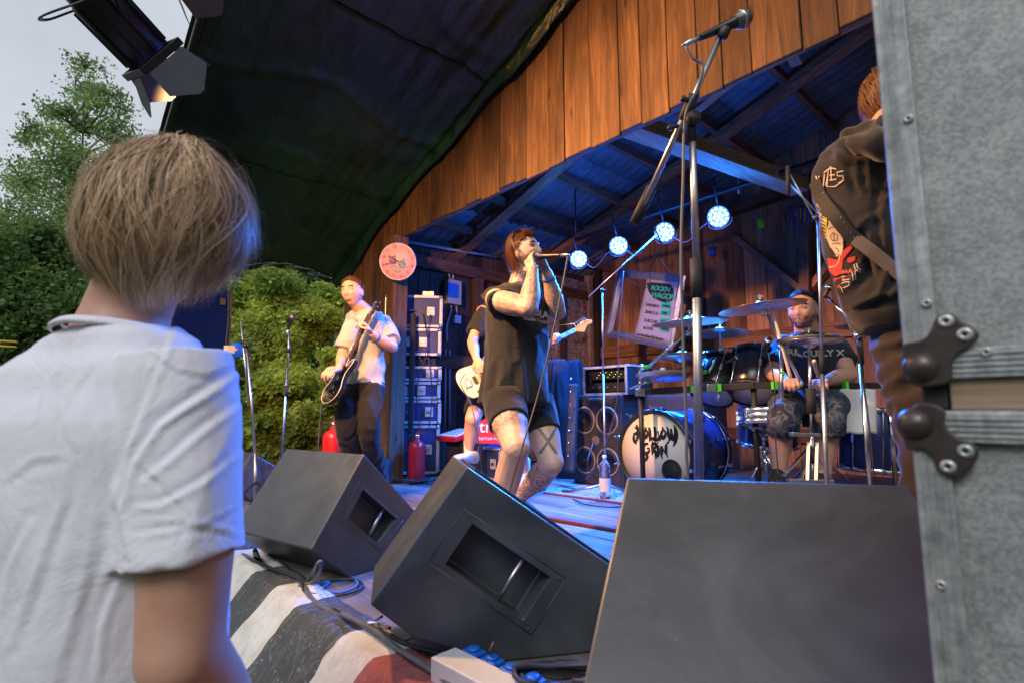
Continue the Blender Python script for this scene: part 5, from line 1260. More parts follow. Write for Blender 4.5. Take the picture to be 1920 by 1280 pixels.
# ================================================================== stage lamps that are lit
def lamp_light(name, loc, d, energy, col, size=100, blend=.6, radius=.06, parent=None):
    l = bpy.data.lights.new(name, 'SPOT'); l.energy = energy; l.color = col; l.spot_size = math.radians(size); l.spot_blend = blend; l.shadow_soft_size = radius
    o = link(bpy.data.objects.new(name, l)); o.location = loc; o.rotation_euler = V(d).to_track_quat('-Z', 'Y').to_euler()
    if parent is not None: world_child(o, parent)
    return o
WARM = (1.0, .46, .16); BLUE = (.012, .19, 1.0)
WARM_E = 500; BLUE_E = 660; SPILL_E = 36
M['warm_lens'] = glow('warm_lens', (1, .42, .08), 5); M['led'] = glow('blue_led', (.20, .48, 1.0), 24)
M['can'] = plain('lamp_black', (.012, .013, .017), .42, .2, .2)
M['flap'] = plain('flap_grey', (.07, .078, .095), .5, .3, .12)
def par_can(label, mouth, target, E, s=1.0, size=120, roll=0.0, beam=None):
    mouth = V(mouth); bm_d = (V(beam)-mouth).normalized(); ax = (V(target)-mouth).normalized(); R = zframe(ax, (1, 0, 0)) @ Matrix.Rotation(roll, 3, 'Z')
    g = thing('par_can', label, 'stage lamp', mouth, R)
    m = MB(); m.lathe([(.03*s, -.52*s), (.075*s, -.50*s), (.092*s, -.44*s), (.092*s, -.30*s), (.104*s, -.27*s), (.104*s, -.02*s), (.100*s, -.02*s), (.085*s, -.25*s), (.02, -.28*s)], n=36)
    for k in range(10): a = k*PI/5; m.box((.105*s*math.cos(a), .105*s*math.sin(a), -.15*s), (.012, .006, .24*s), Matrix.Rotation(a, 3, 'Z'))
    m.build('housing', M['can'], g)
    MB().lathe([(.0, -.21*s), (.088*s, -.21*s), (.088*s, -.205*s), (0, -.205*s)], n=24).build('lens', M['warm_lens'], g)
    m = MB(); 
    for k in range(4):
        a = k*PI/2; m.box((.112*s*math.cos(a), .112*s*math.sin(a), 0), (.012, .236*s, .028), Matrix.Rotation(a, 3, 'Z'))
    m.build('colour_frame', M['black_metal'], g, .002)
    for k, op in enumerate((.35, .55, .3, .5)):
        a = k*PI/2+.0; Rz = Matrix.Rotation(a, 4, 'Z'); T_ = Matrix.Translation((.118*s, 0, .016)); Ro = Matrix.Rotation(op, 4, 'Y')
        big_ = k % 2 == 0; h = .175*s if big_ else .16*s; w0, w1 = (.20*s, .24*s) if big_ else (.09*s, .10*s)
        m = MB(); m.prism([(0, -w0/2), (h*.62, -w1/2), (h, -w1*.06), (h, w1*.06), (h*.62, w1/2), (0, w0/2)], -.001, .001, Rz @ T_ @ Ro @ Matrix.Rotation(-PI/2, 4, 'Y'))
        m.build('barn_door', M['flap'], g)
    m = MB(); m.tube(curve_pts([(-.125*s, 0, -.2*s), (-.135*s, 0, -.26*s), (-.135*s, .16*s, -.30*s), (0, .22*s, -.32*s), (.135*s, .16*s, -.30*s), (.135*s, 0, -.26*s), (.125*s, 0, -.2*s)], 5), .009, 6, flat=.4); m.build('yoke', M['can'], g)
    lamp_light('lamp_bulb', mouth+ax*.10, bm_d, E, WARM, size, 1.0, .07, g)
    return g
par_can('lit black stage lamp with grey barn doors hanging at the corner of the awning', P(286, 112, 1.98), (-.35, 4.0, .85), WARM_E, .88, 96, .55, (-1.15, 5.4, 1.35))
par_can('second lit stage lamp whose glowing orange flap just enters the top of the frame', P(352, -52, 2.25), (.6, 4.0, 1.1), WARM_E*1.7, .9, 122, .9, (.5, 2.95, 1.62))
m = MB(); m.tube([P(330, -40, 2.3), P(-260, -260, 1.7)], .025, 10); m.tube([P(-260, -260, 1.7), V((P(-260, -260, 1.7).x, 1.7, GZ))], .028, 10)
tag(m.build('lamp_bar', M['black_metal']), 'black lamp bar above the top left of the frame that carries the stage lamps', 'bar')
# four LED floods on a bar under the roof
LB = 1.37; led_px = ((1085, 486), (1160, 461), (1246, 436), (1347, 407))
lab = ('leftmost blue LED flood lamp above the collaged door', 'second blue LED flood lamp from the left above the tilted frame', 'third blue LED flood lamp crossed by the tip of a boom arm', 'rightmost and largest blue LED flood lamp under the tie beam')
def make_led():
    g = thing('led_flood', lab[0], 'stage lamp', (0, 0, 0), None, 'blue LED floods on the bar under the roof')
    MB().lathe([(.05, -.12), (.07, -.10), (.086, -.02), (.090, 0), (.087, .003), (.084, -.006), (0, -.006)], n=32).build('housing', M['black_plastic'], g)
    cells = [(0, 0)]+[(.033*math.cos(k*PI/3), .033*math.sin(k*PI/3)) for k in range(6)]+[(.066*math.cos(k*PI/6), .066*math.sin(k*PI/6)) for k in range(12)]
    for x, y in cells: MB().ball((x, y, .001), (.0118, .0118, .006), 8).build('led_lens', M['led'], g)
    m = MB(); m.tube([(0, .05, -.07), (0, .30, -.16)], .008, 6); m.build('yoke', M['black_metal'], g)
    m = MB(); m.tube(curve_pts([(-.095, 0, -.03), (-.085, -.07, .0), (0, -.10, .01), (.085, -.07, .0), (.095, 0, -.03)], 4), .0035, 6); m.build('bracket', M['black_metal'], g)
    return g
led0 = make_led(); leds = []
for i, (x, y) in enumerate(led_px):
    g = led0 if i == 0 else copy_tree(led0); g['label'] = lab[i]; p = PB(x, y, LB); g.location = p; leds.append(p)
    aim = V((-.1, 1.8, .75))-p; R = zframe(aim, V(EX)); g.rotation_mode = 'QUATERNION'; g.rotation_quaternion = R.to_quaternion()
for g_, p in [(o, o.location.copy()) for o in list(bpy.data.objects) if o.name.startswith('led_flood')]:
    aim = (p-EY*1.35-V((0, 0, 2.3)))-p; o = lamp_light('led_light', p+aim.normalized()*.03, aim, BLUE_E, BLUE, 114, .7, .06, g_)
    pl2 = bpy.data.lights.new('led_spill', 'POINT'); pl2.energy = SPILL_E; pl2.color = (.010, .15, 1); pl2.shadow_soft_size = .09; o2 = link(bpy.data.objects.new('led_spill', pl2)); o2.location = p-EY*.10-V((0, 0, .02)); world_child(o2, g_)
m = MB(); a0 = SI(leds[0]); a1 = SI(leds[3]); q0, q1 = S(a0.x-.3, LB+.30, leds[0].z+.34), S(a1.x+1.2, LB+.30, leds[3].z+.34); m.tube([q0, q1], .022, 10)
for p in (q0, q1): m.tube([p, V((p.x, p.y, ROOF(min(3, SI(p).x))-.1))], .008, 6)
tag(m.build('light_bar', M['black_metal']), 'black metal bar under the roof carrying the four blue floods', 'bar')
m = MB()
for i in range(3): m.tube(curve_pts([leds[i]+EY*.06, leds[i].lerp(leds[i+1], .4)-V((0, 0, .14)), leds[i].lerp(leds[i+1], .7)-V((0, 0, .05)), leds[i+1]+EY*.06+V((0, 0, .05))], 8), .004, 6)
m.tube(curve_pts([leds[1]+EY*.05, P(1180, 520, 5.3), P(1195, 535, 5.3), P(1217, 537, 5.3), P(1221, 500, 5.3), leds[2]+EY*.05], 8), .004, 6)
tag(m.build('lamp_cable', M['cable']), 'thin black cable sagging between the blue floods', 'cable')

# ================================================================== worn flight cases at the right
t = NT('galvanised_panel'); v = t.coord((1, 1, 1), False); f1 = t.noise(v, 9, 6, .6, .8); f2 = t.noise(v, 240, 3, .7); f3 = t.noise(v, 36, 5, .7, .5)
c = t.ramp(f1, [(.28, (.26, .275, .28)), (.5, (.33, .345, .35)), (.74, (.40, .415, .415))]); vs_ = t.coord((3, 3, 70), False); f7 = t.noise(vs_, 1.3, 4, .7, 1.2); c = t.mix(c, (.55, .57, .57), t.ramp(f7, [(.66, 0.0), (.74, .45)])); f8 = t.noise(v, 17, 3, .5, 2.5); c = t.mix(c, (.10, .11, .12), t.ramp(f8, [(.68, 0.0), (.76, .5)])); c = t.mix(c, t.ramp(f3, [(.34, (.86, .86, .87)), (.6, (1.08, 1.08, 1.08))]), .9, 'MULTIPLY'); c = t.mix(c, t.ramp(f2, [(.38, (.76, .76, .77)), (.6, (1.20, 1.20, 1.18))]), 1, 'MULTIPLY')
t.set(c, .6, .15); t.bump(f2, .6, .0016); M['panel'] = t.m
t = NT('scuffed_moulding'); v = t.coord((60, 60, 2.0), False); f1 = t.noise(v, 2.0, 4, .6); v2 = t.coord((1, 1, 1), False); f2 = t.noise(v2, 60, 5, .7); f4 = t.noise(v2, 11, 4)
c = t.ramp(f2, [(.3, (.26, .29, .31)), (.5, (.42, .45, .46)), (.75, (.62, .64, .64))]); c = t.mix(c, t.ramp(f1, [(.35, (.72, .72, .72)), (.6, (1.1, 1.1, 1.1))]), .8, 'MULTIPLY'); c = t.mix(c, t.ramp(f4, [(.35, (.8, .8, .8)), (.6, (1, 1, 1))]), 1, 'MULTIPLY'); t.set(c, .5, .35); t.bump(f2, .25, .001); M['moulding'] = t.m
M['corner'] = plain('brown_steel', (.085, .070, .066), .38, .55, .25, 40, .15)
M['ply'] = wood('plywood_edge', (.20, .14, .09), (.34, .25, .17), (.45, .35, .25), axis=0)
k_ = .745; CY = .60; CO = V((k_*CY, CY, 0))
def CF(px, py, out_=0.0):                           # photo ray meets the visible case face
    d = RC @ V(((px-960)/FPX, (640-py)/FPX, -1)); t_ = ((CO-EYE).dot(EY)-out_)/d.dot(EY); return EYE+d*t_
MC = Matrix.Translation(CO) @ RS; MCI = MC.inverted()
def cf(px, py): q_ = MCI @ CF(px, py); return q_.x, q_.z
def big_case(label, z0, z1, plate_px, ball_px, ball_r, rivets, holes, ridge_at):
    g = thing('flight_case', label, 'flight case', CO, -ALPHA)
    W_, D_ = .80, .60; th = .0025
    m = MB(); m.box((W_/2, D_/2, (z0+z1)/2), (W_-.012, D_-.012, z1-z0-.012)); m.build('panel', M['panel'], g, .002)
    mw = .031
    def mould(c_, d_, axis, name='edge_moulding'):
        mm = MB(); mm.box(c_, d_); return mm.build(name, M['moulding'], g, .0012)
    for zz, sg in ((z0+mw/2, 0), (z1-mw/2, 0)): 
        mould((W_/2, .0, zz), (W_, .005, mw), 0)
        m = MB(); [m.box((W_/2, -.0032, zz+o_), (W_-.01, .0022, .0022)) for o_ in (-.009, -.003, .003, .009)]; m.build('ridge', M['moulding'], g, .0006, seg=1)
    for xx in (mw/2-.002, W_-mw/2):
        mould((xx, -.001, (z0+z1)/2), (mw, .005, z1-z0-.001), 2)
        m = MB(); [m.box((xx+o_, -.0042, (z0+z1)/2), (.0020, .0022, z1-z0-.01)) for o_ in (-.009, -.004, .002)]; m.build('ridge', M['moulding'], g, .0006, seg=1)
    mould((-.001, mw/2, (z0+z1)/2), (.005, mw, z1-z0), 2); mould((-.001, D_-mw/2, (z0+z1)/2), (.005, mw, z1-z0), 2); mould((W_/2, mw/2, z1), (W_, mw, .004), 0); mould((mw/2, D_/2, z1), (mw, D_, .0035), 1)
    # corner plate traced on the face, with its ball
    pl_ = [cf(1640+x/3.2, 540+y/3.2) for x, y in plate_px]; pl_ = [(q_.x, q_.y) for q_ in curve_pts([V((x, z, 0)) for x, z in pl_+[pl_[0]]], 4)[:-1]]
    m = MB(); m.prism([(x, z) for x, z in pl_], .004, .0085, Matrix(((1, 0, 0, 0), (0, 0, -1, 0), (0, 1, 0, 0), (0, 0, 0, 1)))); cp_ = m.build('corner_plate', M['corner'], g, .0022, seg=3)
    bx, bz = cf(1640+ball_px[0]/3.2, 540+ball_px[1]/3.2)
    m = MB(); m.ball((bx, -.002, bz), (ball_r, ball_r*.95, ball_r), 24); m.build('ball_corner', M['corner'], g)
    def rivet(px, py, r_, y0, parent):
        x, z = cf(px, py); m = MB(); Rr = Matrix.Rotation(PI/2, 3, 'X'); m.lathe([(r_, 0), (r_*1.0, .0012), (r_*.75, .0030), (r_*.42, .0034), (r_*.36, .0016), (0, .0014)], (x, y0, z), Rr, 18); o_ = m.build('rivet', M['rivet'], parent)
        m = MB(); m.lathe([(r_*.33, .0), (r_*.30, .0022), (0, .0024)], (x, y0, z), Rr, 10); m.build('rivet_core', M['black_metal'], parent)
    for px, py in rivets: rivet(px, py, .0052, -.0038, g)
    for x, y in holes: rivet(1640+x/3.2, 540+y/3.2, .0072, -.0084, cp_)
    return g
M['rivet'] = plain('rivet', (.55, .57, .57), .35, .5, .2, 60)
big_case('worn grey flight case on top, with a three-lobed brown steel corner', .752, 1.42,
    [(182, 335), (290, 312), (340, 262), (372, 190), (430, 157), (490, 168), (525, 202), (590, 237), (632, 275), (622, 318), (560, 365), (505, 400), (475, 450), (466, 555), (380, 585), (250, 585), (186, 500)], (285, 475), .0182,
    [(1706, 226), (1740, 570), (1851, 660)], [(440, 205), (552, 283)], 0)
big_case('worn grey flight case below, its brown steel corner reaching down to the right', .0, .7155,
    [(190, 760), (260, 700), (340, 690), (428, 728), (432, 815), (500, 888), (590, 925), (634, 970), (612, 1040), (545, 1105), (470, 1132), (400, 1100), (352, 1015), (295, 968), (212, 962), (180, 880)], (250, 815), .0180,
    [(1767, 1094), (1712, 1010)][:1], [(555, 972), (452, 1065)], 0)
g = thing('wooden_board', 'plywood strip sandwiched between the two grey flight cases', 'board', CO, -ALPHA)
MB().box((.411, .292, .7345), (.755, .576, .0330)).build('board', M['ply'], g, .002)
MB().box((.020, .02, .7345), (.022, .03, .030)).build('felt_pad', M['rubber'], g, .002)

# ================================================================== wedge monitors
t = NT('black_speckle_paint'); v = t.coord((1, 1, 1), False); f1 = t.noise(v, 5, 6, .6, .6); f2 = t.noise(v, 380, 3, .6); f3 = t.noise(v, 60, 6, .75, .5)
c = t.ramp(f1, [(.3, (.045, .053, .062)), (.7, (.066, .075, .086))]); vs_ = t.coord((90, 90, 6), False); f5 = t.noise(vs_, 1.2, 3, .6, 1.0); c = t.mix(c, (.15, .15, .145), t.ramp(f5, [(.69, 0.0), (.76, .35)])); c = t.mix(c, (.20, .19, .17), t.ramp(f3, [(.66, 0.0), (.72, .9)])); f6 = t.noise(v, 3.2, 6, .65, 1.5); c = t.mix(c, t.ramp(f6, [(.35, (.70, .72, .74)), (.65, (1.2, 1.2, 1.2))]), 1, 'MULTIPLY'); t.set(c, t.ramp(f1, [(.3, .36), (.7, .48)])); t.b.inputs['Specular IOR Level'].default_value = .8; t.bump(f2, .25, .0012); M['wedge'] = t.m
def wedge(label, Bn, d, prof_px, width, far=None, pocket=None, bar=None, plate=None, u_hint=None, mat='wedge'):
    """side profile traced in the near side plane through Bn (normal d), then given its width"""
    Bn = V(Bn); d = V(d).normalized(); u = V((d.y, -d.x, 0)); 
    if u.x < 0: u = -u
    def pd(px, py): dd = RC @ V(((px-960)/FPX, (640-py)/FPX, -1)); t_ = (Bn-EYE).dot(d)/dd.dot(d); q_ = EYE+dd*t_-Bn; return (q_.dot(u), q_.z)
    prof = [pd(*q_) if abs(q_[0]) > 5 else q_ for q_ in prof_px]; prof = [(x, max(.0, z)) for x, z in prof]
    print('wedge', [(round(x, 2), round(z, 2)) for x, z in prof])
    Mx = Matrix.Translation(Bn) @ Matrix((u, V((0, 0, 1)), d)).transposed().to_4x4()
    g = thing('wedge_monitor', label, 'monitor speaker', Bn)
    m = MB(); m.prism(prof, 0, width, Mx); o = m.build('cabinet', M[mat], g, 0, world=True)
    cut_done = False
    if pocket:
        pk_ = [pd(*q_) for q_ in pocket]; cx = sum(p[0] for p in pk_)/4; cz = sum(p[1] for p in pk_)/4
        cm = MB(); cm.prism(pk_, -.02, .085, Mx); bm_ = bmesh.new(); bm_.from_mesh(cm.mesh('c')); bmesh.ops.recalc_face_normals(bm_, faces=bm_.faces[:]); me_ = bpy.data.meshes.new('c'); bm_.to_mesh(me_); bm_.free()
        co = bpy.data.objects.new('cut', me_); COL.objects.link(co)
        bm_ = bmesh.new(); bm_.from_mesh(o.data); bmesh.ops.recalc_face_normals(bm_, faces=bm_.faces[:]); bm_.to_mesh(o.data); bm_.free()
        o.parent = None; bo = o.modifiers.new('b', 'BOOLEAN'); bo.object = co; bo.operation = 'DIFFERENCE'; bo.solver = 'EXACT'
        dg = bpy.context.evaluated_depsgraph_get(); dg.update(); me2 = bpy.data.meshes.new_from_object(o.evaluated_get(dg)); o.modifiers.clear(); o.data = me2; me2.materials.clear(); me2.materials.append(M[mat]); me2.polygons.foreach_set('material_index', [0]*len(me2.polygons))
        bpy.data.objects.remove(co, do_unlink=True); world_child(o, g)
        # metal cup inside the pocket with raised rim
        rim = MB(); 
        for s_, zz in ((1.30, -.0035),):
            ro = [(cx+(x-cx)*s_, cz+(z-cz)*s_) for x, z in pk_]
            for i in range(4):
                a, b = V(ro[i]), V(ro[(i+1) % 4]); a2, b2 = V(pk_[i]), V(pk_[(i+1) % 4])
                rim.add([Mx @ V((*a, -.0002)), Mx @ V((*b, -.0002)), Mx @ V((*b2, -.0035)), Mx @ V((*a2, -.0035))], [(0, 1, 2, 3)])
                rim.tube([Mx @ V((*a, -.0008)), Mx @ V((*b, -.0008))], .0014, 6)
                q_ = a.lerp(a2, .45); rim.ball(Mx @ V((*q_, -.003)), .0035, 8)
        rim.build('handle_rim', M[mat], g, world=True)
        b0, b1 = [pd(*q_) for q_ in bar]; MB().tube([Mx @ V((*b0, .012)), Mx @ V((*b1, .012))], .0075, 12).build('handle_bar', M['steel'], g, world=True)
    b = o.modifiers.new('bevel', 'BEVEL'); b.width = .007; b.segments = 2; b.limit_method = 'ANGLE'; b.angle_limit = math.radians(35)
    # speaker grille towards the players: last profile edge
    T_, G_ = V(prof[0]), V(prof[-1]); e = (G_-T_).normalized(); nrm = V((-e.y, e.x)); nrm = nrm if nrm.y > 0 else -nrm
    p4 = [T_+e*.03, G_-e*.03]; gm_ = MB(); a, b_ = p4; z0_, z1_ = .025, width-.025
    vs = [Mx @ V((*(q_+nrm*h_), z_)) for h_ in (.0, .010) for q_ in (a, b_) for z_ in (z0_, z1_)]
    gm_.add(vs, [(0, 1, 3, 2), (4, 6, 7, 5), (0, 4, 5, 1), (2, 3, 7, 6), (0, 2, 6, 4), (1, 5, 7, 3)]); gm_.build('grille', M['grille'], g, world=True)
    return g
t = NT('speaker_grille'); v = t.coord((1, 1, 1), False); vo = t.n('ShaderNodeTexVoronoi', Scale=160); t.l(v, vo.inputs['Vector']); c = t.ramp(vo.outputs['Distance'], [(.25, (.006, .006, .007)), (.45, (.05, .05, .055))]); t.set(c, .5, .3); t.bump(vo.outputs['Distance'], .5, .002); M['grille'] = t.m
wedge('black wedge monitor in the middle with an open side handle pocket facing the camera', FL(938, 1241), (-.22, .975, 0),
      [(875, 873), (693, 1133), (775, 1196), (0, 0), (.60, 0), (.64, .04)], .36, pocket=[(885, 980), (1033, 1081), (982, 1162), (834, 1057)], bar=[(984, 1046), (932, 1130)])
wedge('black wedge monitor at the left, its broad grey back panel towards the audience', FL(655, 1083), (-.82, .57, 0),
      [(683, 850), (583, 1030), (0, 0), (.50, 0), (.56, .06)], .60, pocket=[(680, 916), (744, 972), (708, 1018), (652, 970)], bar=[(722, 953), (695, 1003)])
TL = P(1175, 893, 1.27); zt = TL.z
dd = RC @ V(((1705-960)/FPX, (640-908)/FPX, -1)); TR = EYE+dd*((zt-EYE.z)/dd.z); 
dw = TR-TL; ww = dw.length; dn = dw.normalized(); un = V((-dn.y, dn.x, 0)); un = un if un.y > 0 else -un
Bn = TL.copy(); Bn.z = 0
def big_wedge():
    g = thing('wedge_monitor', 'large slate black wedge monitor in front right, filling the lower frame', 'monitor speaker', Bn)
    L1 = P(1088, 1300, .93); du = (L1-TL).dot(un); zz = L1.z; sk = (L1-TL).dot(dn)
    prof = [(0, zt), (du, zz), (du+.05, .0), (.40, 0), (.46, .06)]
    skew = lambda x: sk*(x/du)
    vs = []
    for s_ in (0, 1):
        for x, z in prof:
            lat = (0 if s_ == 0 else ww)+(skew(x) if s_ == 0 else -skew(x)*.3) if x <= 0 else (0 if s_ == 0 else ww)+(.06 if s_ == 0 else -.06)*(x/.46)
            vs.append(Bn+un*x+dn*lat+V((0, 0, z)))
    n = 5; m = MB(); m.add(vs, [tuple(range(n)), tuple(reversed(range(n, 2*n)))]+[(i, i+n, (i+1) % n+n, (i+1) % n) for i in range(n)]); m.build('cabinet', M['wedge'], g, .006, world=True)
    a, b_ = vs[0], vs[4]; a2, b2 = vs[5], vs[9]; nn = (b_-a).cross(a2-a).normalized(); nn = nn if nn.z > 0 else -nn
    q_ = [a.lerp(b_, .05).lerp(a2.lerp(b2, .05), .04), a.lerp(b_, .05).lerp(a2.lerp(b2, .05), .96), a.lerp(b_, .95).lerp(a2.lerp(b2, .95), .96), a.lerp(b_, .95).lerp(a2.lerp(b2, .95), .04)]
    MB().add(q_+[p+nn*.01 for p in q_], [(0, 1, 2, 3), (4, 5, 6, 7), (0, 1, 5, 4), (1, 2, 6, 5), (2, 3, 7, 6), (3, 0, 4, 7)]).build('grille', M['grille'], g, world=True)
big_wedge()
wedge('small dark wedge monitor peeking out between the watching man and the left wedge', FL(470, 940), (-.7, .7, 0), [(472, 848), (440, 905), (0, 0), (.45, 0), (.52, .05)], .5)

# ================================================================== striped sheet over the front of the stage
def ea(px):
    lo, hi = -4.5, 3.0
    for _ in range(40):
        mid = (lo+hi)/2; q_ = S(mid, FE); 
        if 960+1000*q_.x/(q_.y*math.cos(PITCH)+(q_.z-.72)*math.sin(PITCH)) < px: lo = mid
        else: hi = mid
    return lo
t = NT('painted_sheet'); tcn = t.n('ShaderNodeTexCoord'); se = t.n('ShaderNodeSeparateXYZ'); v = t.coord((1, 1, 1), False); wob = t.noise(v, 5, 3)
t.l(tcn.outputs['Object'], se.inputs[0]); ad = t.n('ShaderNodeMath', _operation='MULTIPLY_ADD'); t.l(wob, ad.inputs[0]); ad.inputs[1].default_value = .05; t.l(se.outputs[0], ad.inputs[2])
mr = t.n('ShaderNodeMapRange'); A_0, A_1 = -1.9, 2.7; mr.inputs[1].default_value = A_0; mr.inputs[2].default_value = A_1; t.l(ad.outputs[0], mr.inputs[0])
W_c, B_c, R_c = (.74, .74, .71), (.07, .078, .085), (.40, .10, .09)
e_ = [ea(x)+.025 for x in (452, 492, 528, 575, 655, 718)]; nrm_ = lambda a: (a-A_0)/(A_1-A_0)
stops = [(0, W_c), (nrm_(e_[0]-1.15), B_c), (nrm_(e_[0]-.85), W_c), (nrm_(e_[0]-.32), B_c), (nrm_(e_[0]-.08), W_c), (nrm_(e_[1]), B_c), (nrm_(e_[2]+.03), W_c), (nrm_(e_[3]+.01), B_c), (nrm_(e_[4]), W_c), (nrm_(e_[5]), R_c)]
c = t.ramp(mr.outputs[0], stops, 'CONSTANT'); f2 = t.noise(v, 70, 6, .75); f4 = t.noise(v, 8, 4)
vs_ = t.coord((60, 9, 9), False); f5 = t.noise(vs_, 1.6, 5, .7, .6); c = t.mix(c, (.36, .37, .37), t.ramp(f5, [(.54, 0.0), (.70, .5)])); c = t.mix(c, (.42, .42, .40), t.ramp(f2, [(.58, 0.0), (.66, .75)])); c = t.mix(c, t.ramp(f4, [(.3, (.72, .71, .68)), (.6, (1, 1, 1))]), 1, 'MULTIPLY'); t.set(c, .75); t.bump(f2, .2, .002); M['stripes'] = t.m
cm = MB(); na, nv = 190, 40
for i in range(na+1):
    a = A_0+(A_1-A_0)*i/na
    for j in range(nv+1):
        u = j/nv; s_ = u*1.02
        if s_ < .14: b, z = FE+.10-s_, .006
        else:
            q_ = (s_-.14); b = FE-.04-.52*q_/(.88)*1.0; z = .004-.70*(q_/.88)**1.08
        fo = .022*math.sin(a*13+u*2+mn.noise(V((a*2, u, 0)))*4)*min(1, u*2.2)+.020*mn.noise(V((a*7, u*4, 3)))*min(1, u*3)+.010*abs(mn.noise(V((a*19-u*9, u*12, 7))))
        cm.v.append((a+.02*mn.noise(V((a*3, u*5, 9)))*u, b-fo*.8, max(GZ+.01, z+fo*.7+(.012 if s_ < .14 else 0)*mn.noise(V((a*9, s_*12, 1)))+.004)))
for i in range(na):
    for j in range(nv): cm.f.append((i*(nv+1)+j, (i+1)*(nv+1)+j, (i+1)*(nv+1)+j+1, i*(nv+1)+j+1)); cm.sm.append(True)
sh = thing('striped_sheet', 'black, white and faded red striped painted sheet draped over the front stage edge', 'sheet', ORG, -ALPHA)
o = cm.build('sheet', M['stripes'], sh); so = o.modifiers.new('s', 'SOLIDIFY'); so.thickness = .003

# ================================================================== cables and small things on the apron
def cable(label, pts, r, mat='cable', name='cable', n=8): return tag(MB().tube(curve_pts(pts, n), r, 7).build(name, M[mat]), label, 'cable')
def fl(px, py, z=.012): return FL(px, py, z)
cable('thick grey cable running along the stage edge beside the left wedge', [fl(455, 1040), fl(520, 1072), fl(565, 1095), fl(590, 1128), fl(660, 1162), fl(730, 1180)], .011, 'cable_grey')
cable('black cable snaking beside the thick grey one below the left wedge', [fl(462, 1045), fl(500, 1062, .03), fl(560, 1085, .03), fl(575, 1110), fl(640, 1115), fl(680, 1098), fl(660, 1085), fl(600, 1088)], .0055)
cable('light grey cable looping upward below the corner of the left wedge', [fl(572, 1095), fl(590, 1088, .03), P(601, 1066, 2.15), P(602, 1052, 2.14), P(594, 1058, 2.1), fl(580, 1085, .02), fl(560, 1100)], .007, 'cable_grey')
cable('blue cable curling on the floor between the left and middle wedges', [fl(590, 1095), fl(617, 1090), fl(605, 1104), fl(640, 1110), fl(670, 1095), fl(660, 1080)], .0045, 'blue_band')
cable('thick dark cable running along the sheet towards the white box', [fl(640, 1150, .03), fl(700, 1180, .035), fl(745, 1215, .03), fl(800, 1250, .03), fl(850, 1285, .03)], .009, 'cable_grey')
cable('black cable lying close to the sheet under the middle wedge', [fl(625, 1142, .02), fl(690, 1172, .02), fl(730, 1190, .02), fl(770, 1210, .02), fl(830, 1225, .02)], .007)
cable('thin black cable dropping from the underside of the middle wedge', [P(716, 1155, 1.62), fl(705, 1162)], .004, n=4)
cable('short black cable on the far edge behind the left wedge', [fl(478, 1045), P(478, 1030, 2.3), fl(486, 1046)], .008)
m = MB()
for k in range(7):
    c0 = fl(1060, 1262, .015+.012*k); pts = [c0+V(((.12+.01*random.random())*math.cos(a), (.045+.01*random.random())*math.sin(a), .006*math.sin(a*3+k))) for a in np.linspace(k*.8, k*.8+5.6, 14)]; m.tube(pts, .0065, 7)
tag(m.build('cable_coil', M['cable']), 'bundle of black cables coiled below the large wedge monitor', 'cable')
q0, q1 = fl(842, 1225, .06), fl(1010, 1310, .06); ax = V((q1.x-q0.x, q1.y-q0.y, 0)).normalized(); sd_ = V((-ax.y, ax.x, 0)); R = Matrix((ax, sd_, V((0, 0, 1)))).transposed()
g = thing('distribution_box', 'white power distribution box with blue socket covers at the bottom edge', 'power box', V((q0.x, q0.y, 0)), R)
MB().box((.20, -.02, .036), (.40, .085, .072)).build('box', M['white_plastic'], g, .004)
M['blue_plastic'] = plain('blue_plastic', (.01, .13, .62), .35, 0, .08)
for k in range(5):
    x = .05+.072*k; m = MB(); m.box((x, .045, .052), (.058, .045, .040)); m.build('socket_cover', M['blue_plastic'], g, .006)
    m = MB(); m.lathe([(.018, 0), (.018, .006), (.012, .008), (0, .008)], (x, .045, .072), None, 16); m.build('socket_lid', M['blue_plastic'], g)
m = MB(); m.ball((-.012, -.01, .04), (.022, .026, .024), 14); m.build('blue_knob', M['blue_band'], g)
m = MB(); m.tube(curve_pts([fl(912, 1232), P(920, 1215, 1.45), P(926, 1202, 1.44)], 4), [.003]*8+[.0015], 6); tag(m.build('twig', M['bark']), 'small dry twig standing against the middle wedge behind the white box', 'twig')
for px, py, s_ in ((712, 1170, .05), (722, 1188, .04), (768, 1196, .035)):
    m = MB(); c0 = fl(px, py, .012); pts = [c0+V((random.uniform(-1, 1)*s_, random.uniform(-1, 1)*s_, random.uniform(0, .4)*s_)) for _ in range(5)]; m.add(pts, [(0, 1, 2), (1, 2, 3), (2, 3, 4), (0, 2, 4)])
    tag(m.build('paper_scrap', M['white_plastic']), {712: 'crumpled white paper scrap on the floor next to the middle wedge', 722: 'larger torn white scrap caught under the cables', 768: 'small white scrap lying closest to the middle wedge'}[px], 'scrap')
